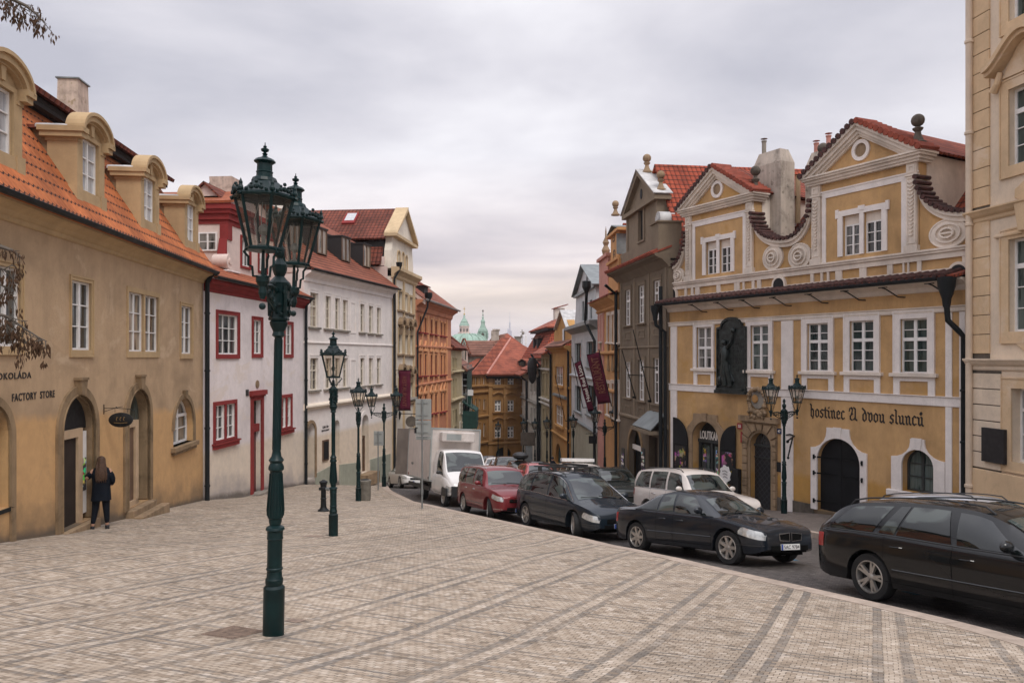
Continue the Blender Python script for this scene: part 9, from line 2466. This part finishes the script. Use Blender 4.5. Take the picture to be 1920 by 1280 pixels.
def person(loc,rz,label,k=1.0,hair=True,coat='coat',far=False):
 """figure 1.66 m tall seen from behind; local +y is where she faces"""
 rt=empty('person',loc,rz,label,'person');rt.scale=(k,k,k)
 V=[(0,0,.90,(.15,.11)),(0,.0,1.08,(.125,.10)),(0,-.01,1.27,(.15,.11)),(0,0,1.37,(.10,.08)),(0,.01,1.43,.052),(0,.03,1.50,(.070,.075)),(0,.035,1.58,(.078,.092)),(0,.03,1.635,(.058,.07)),(.09,0,.84,.095),(.10,.02,.48,.060),(.12,-.01,.26,.052),(.12,-.02,.09,.036),(.13,.05,.04,.036),(.135,.12,.03,.026),(-.09,0,.84,.095),(-.11,.03,.48,.060),(-.15,.0,.26,.052),(-.17,-.02,.09,.036),(-.185,.05,.04,.036),(-.19,.12,.03,.026),(.17,0,1.34,.058),(.235,-.01,1.12,.046),(.20,.12,.97,.036),(.14,.24,1.05,.028),(.12,.28,1.07,(.022,.03)),(-.17,0,1.34,.058),(-.30,.03,1.17,.046),(-.24,.20,1.20,.036),(-.12,.30,1.22,.027),(-.08,.33,1.22,(.022,.03))]
 Ed=[(0,1),(1,2),(2,3),(3,4),(4,5),(5,6),(6,7),(0,8),(8,9),(9,10),(10,11),(11,12),(12,13),(0,14),(14,15),(15,16),(16,17),(17,18),(18,19),(2,20),(20,21),(21,22),(22,23),(23,24),(2,25),(25,26),(26,27),(27,28),(28,29)]
 if not far:
  for(b0,dx_)in((24,1),(29,-1)):
   bx_,by_,bz_=V[b0][:3]
   for f in range(4):
    i=len(V);l=(.060,.068,.064,.050)[f];zz=bz_+.022-f*.016
    V+=[(bx_-dx_*.012,by_+.035,zz,.0085),(bx_-dx_*.030,by_+.035+l*.55,zz-.004,.0075),(bx_-dx_*.052,by_+.030+l*.7,zz-.012,.0065)]
    Ed+=[(b0,i),(i,i+1),(i+1,i+2)]
   i=len(V);V+=[(bx_-dx_*.02,by_+.005,bz_+.035,.0095),(bx_-dx_*.045,by_+.03,bz_+.045,.008)];Ed+=[(b0-1,i),(i,i+1)]
 body=skin_mesh('body',V,Ed,M['skin'],rt,1 if far else 2)
 q=MB();n=20
 rings=[(.215,.15,.66,0,-.01),(.205,.145,.78,0,0),(.195,.14,.92,0,0),(.180,.13,1.06,0,0),(.195,.135,1.20,0,0),(.215,.13,1.31,0,0),(.185,.115,1.38,0,0),(.10,.085,1.43,0,0),(.075,.075,1.46,0,.01)]
 vs=[]
 for(rx_,ry_,z,cx_,cy_)in rings:
  for i in range(n):
   an=2*PI*i/n;wv=1+.03*math.sin(an*5+z*9)*(1 if z<1 else.4);vs.append((cx_+rx_*wv*math.cos(an),cy_+ry_*wv*math.sin(an),z))
 q.add(vs,[(a*n+i,a*n+(i+1)%n,(a+1)*n+(i+1)%n,(a+1)*n+i)for a in range(len(rings)-1)for i in range(n)])
 q.add([(0,0,.70)]+vs[:n],[(0,1+(i+1)%n,1+i)for i in range(n)])
 for S_ in(((.15,0,1.34),(.25,-.01,1.12),(.212,.12,.98),(.165,.21,1.035)),((-.15,0,1.34),(-.315,.03,1.17),(-.25,.20,1.20),(-.15,.29,1.215))):
  q.tube(S_,[.085,.072,.060,.050],12)
 q.build('coat',M[coat],rt,smooth=70,sub=1)
 q=MB()
 for(P_,rs)in((((.09,0,.86),(.10,.02,.48),(.12,-.01,.26),(.12,-.02,.10)),(.112,.074,.062,.046)),(((-.09,0,.86),(-.11,.03,.48),(-.15,0,.26),(-.17,-.02,.10)),(.112,.074,.062,.046))):q.tube(P_,rs,12)
 q.build('trousers',M['jeans'],rt,smooth=70,sub=1)
 q=MB()
 for(x,y)in((.125,.03),(-.178,.03)):q.ball((x,y,.045),.062,12,sx=.8,sy=1.9,sz=.85);q.box(x-.045,x+.045,y-.11,y+.11,0,.025)
 q.build('shoes',M['shoe'],rt,smooth=50)
 if not far:
  q=MB()
  for s_ in(-1,1):q.ball((s_*.03,.118,1.575),.012,8)
  q.build('eyes',M['wfr'],body);q=MB();q.tube([(0,.112,1.575),(0,.138,1.545),(0,.118,1.54)],[.008,.013,.010],6);q.build('nose',M['skin'],body)
  q=MB();q.tube([(-.022,.108,1.515),(0,.116,1.513),(.022,.108,1.515)],.006,6);q.build('mouth',M['tail'],body)
 if hair:
  q=MB();q.ball((0,.012,1.575),.098,16,sx=.98,sy=1.05,sz=1.1)
  vs=[];n=13
  lay=[(.095,.0,1.60),(.102,-.04,1.52),(.105,-.08,1.44),(.112,-.125,1.36),(.118,-.145,1.28),(.118,-.15,1.20),(.105,-.150,1.14)]
  for(w_,y,z)in lay:
   for i in range(n):an=PI+PI*i/(n-1);rr=1+.07*math.sin(i*4.7+z*11);vs.append((w_*math.cos(an)*rr,y*.55+.075*math.sin(an)*rr-.02,z+.02*math.sin(i*2.3)*(1 if z<1.2 else 0)))
  q.add(vs,[(a*n+i,(a+1)*n+i,(a+1)*n+i+1,a*n+i+1)for a in range(len(lay)-1)for i in range(n-1)])
  for i in range(16):
   x=-.10+.0133*i;q.tube([(x*.7,-.06,1.60),(x*.95,-.105,1.45),(x*1.1,-.155+.02*(i%2),1.28),(x*(1.1+.1*(i%2)),-.165,1.15-.035*(i%3))],[.014,.016,.015,.005],6)
  q.build('hair',M['hair'],rt,smooth=60)
 else:
  q=MB();q.ball((0,.015,1.60),.088,12,sx=.95,sy=1.05,sz=1);q.build('hair',M['shoe'],rt,smooth=True)
 return rt
p=ray_g(181,990);person((p.x+.14,p.y-.05,gz(p.x+.14,p.y-.05)),.50,'woman with long brown hair and dark navy coat, seen from behind',1.05)
for(x,Y,l_)in((1036,47,'tiny distant pedestrian left of the single lamp, behind the parked cars'),(1065,45,'tiny distant pedestrian below the single street lamp, behind the roof bars')):
 X_=(x-CX)/FPX*Y;person((X_,Y,gz(X_,Y)+.02),.3,l_,1.05,False,'coat',True)
# --- thin air haze over the whole scene
q=MB();q.box(-3050,3050,-50,5050,-42,162)
m=bpy.data.materials.new('air_haze');m.use_nodes=True;t=m.node_tree;t.nodes.remove(t.nodes['Principled BSDF'])
v=t.nodes.new('ShaderNodeVolumePrincipled');v.inputs['Color'].default_value=(0.90,0.87,0.90,1);v.inputs['Density'].default_value=0.00022;v.inputs['Anisotropy'].default_value=0.0
L(t,v.outputs[0],t.nodes['Material Output'].inputs['Volume'])
tag(q.build('haze',m),kind='stuff')
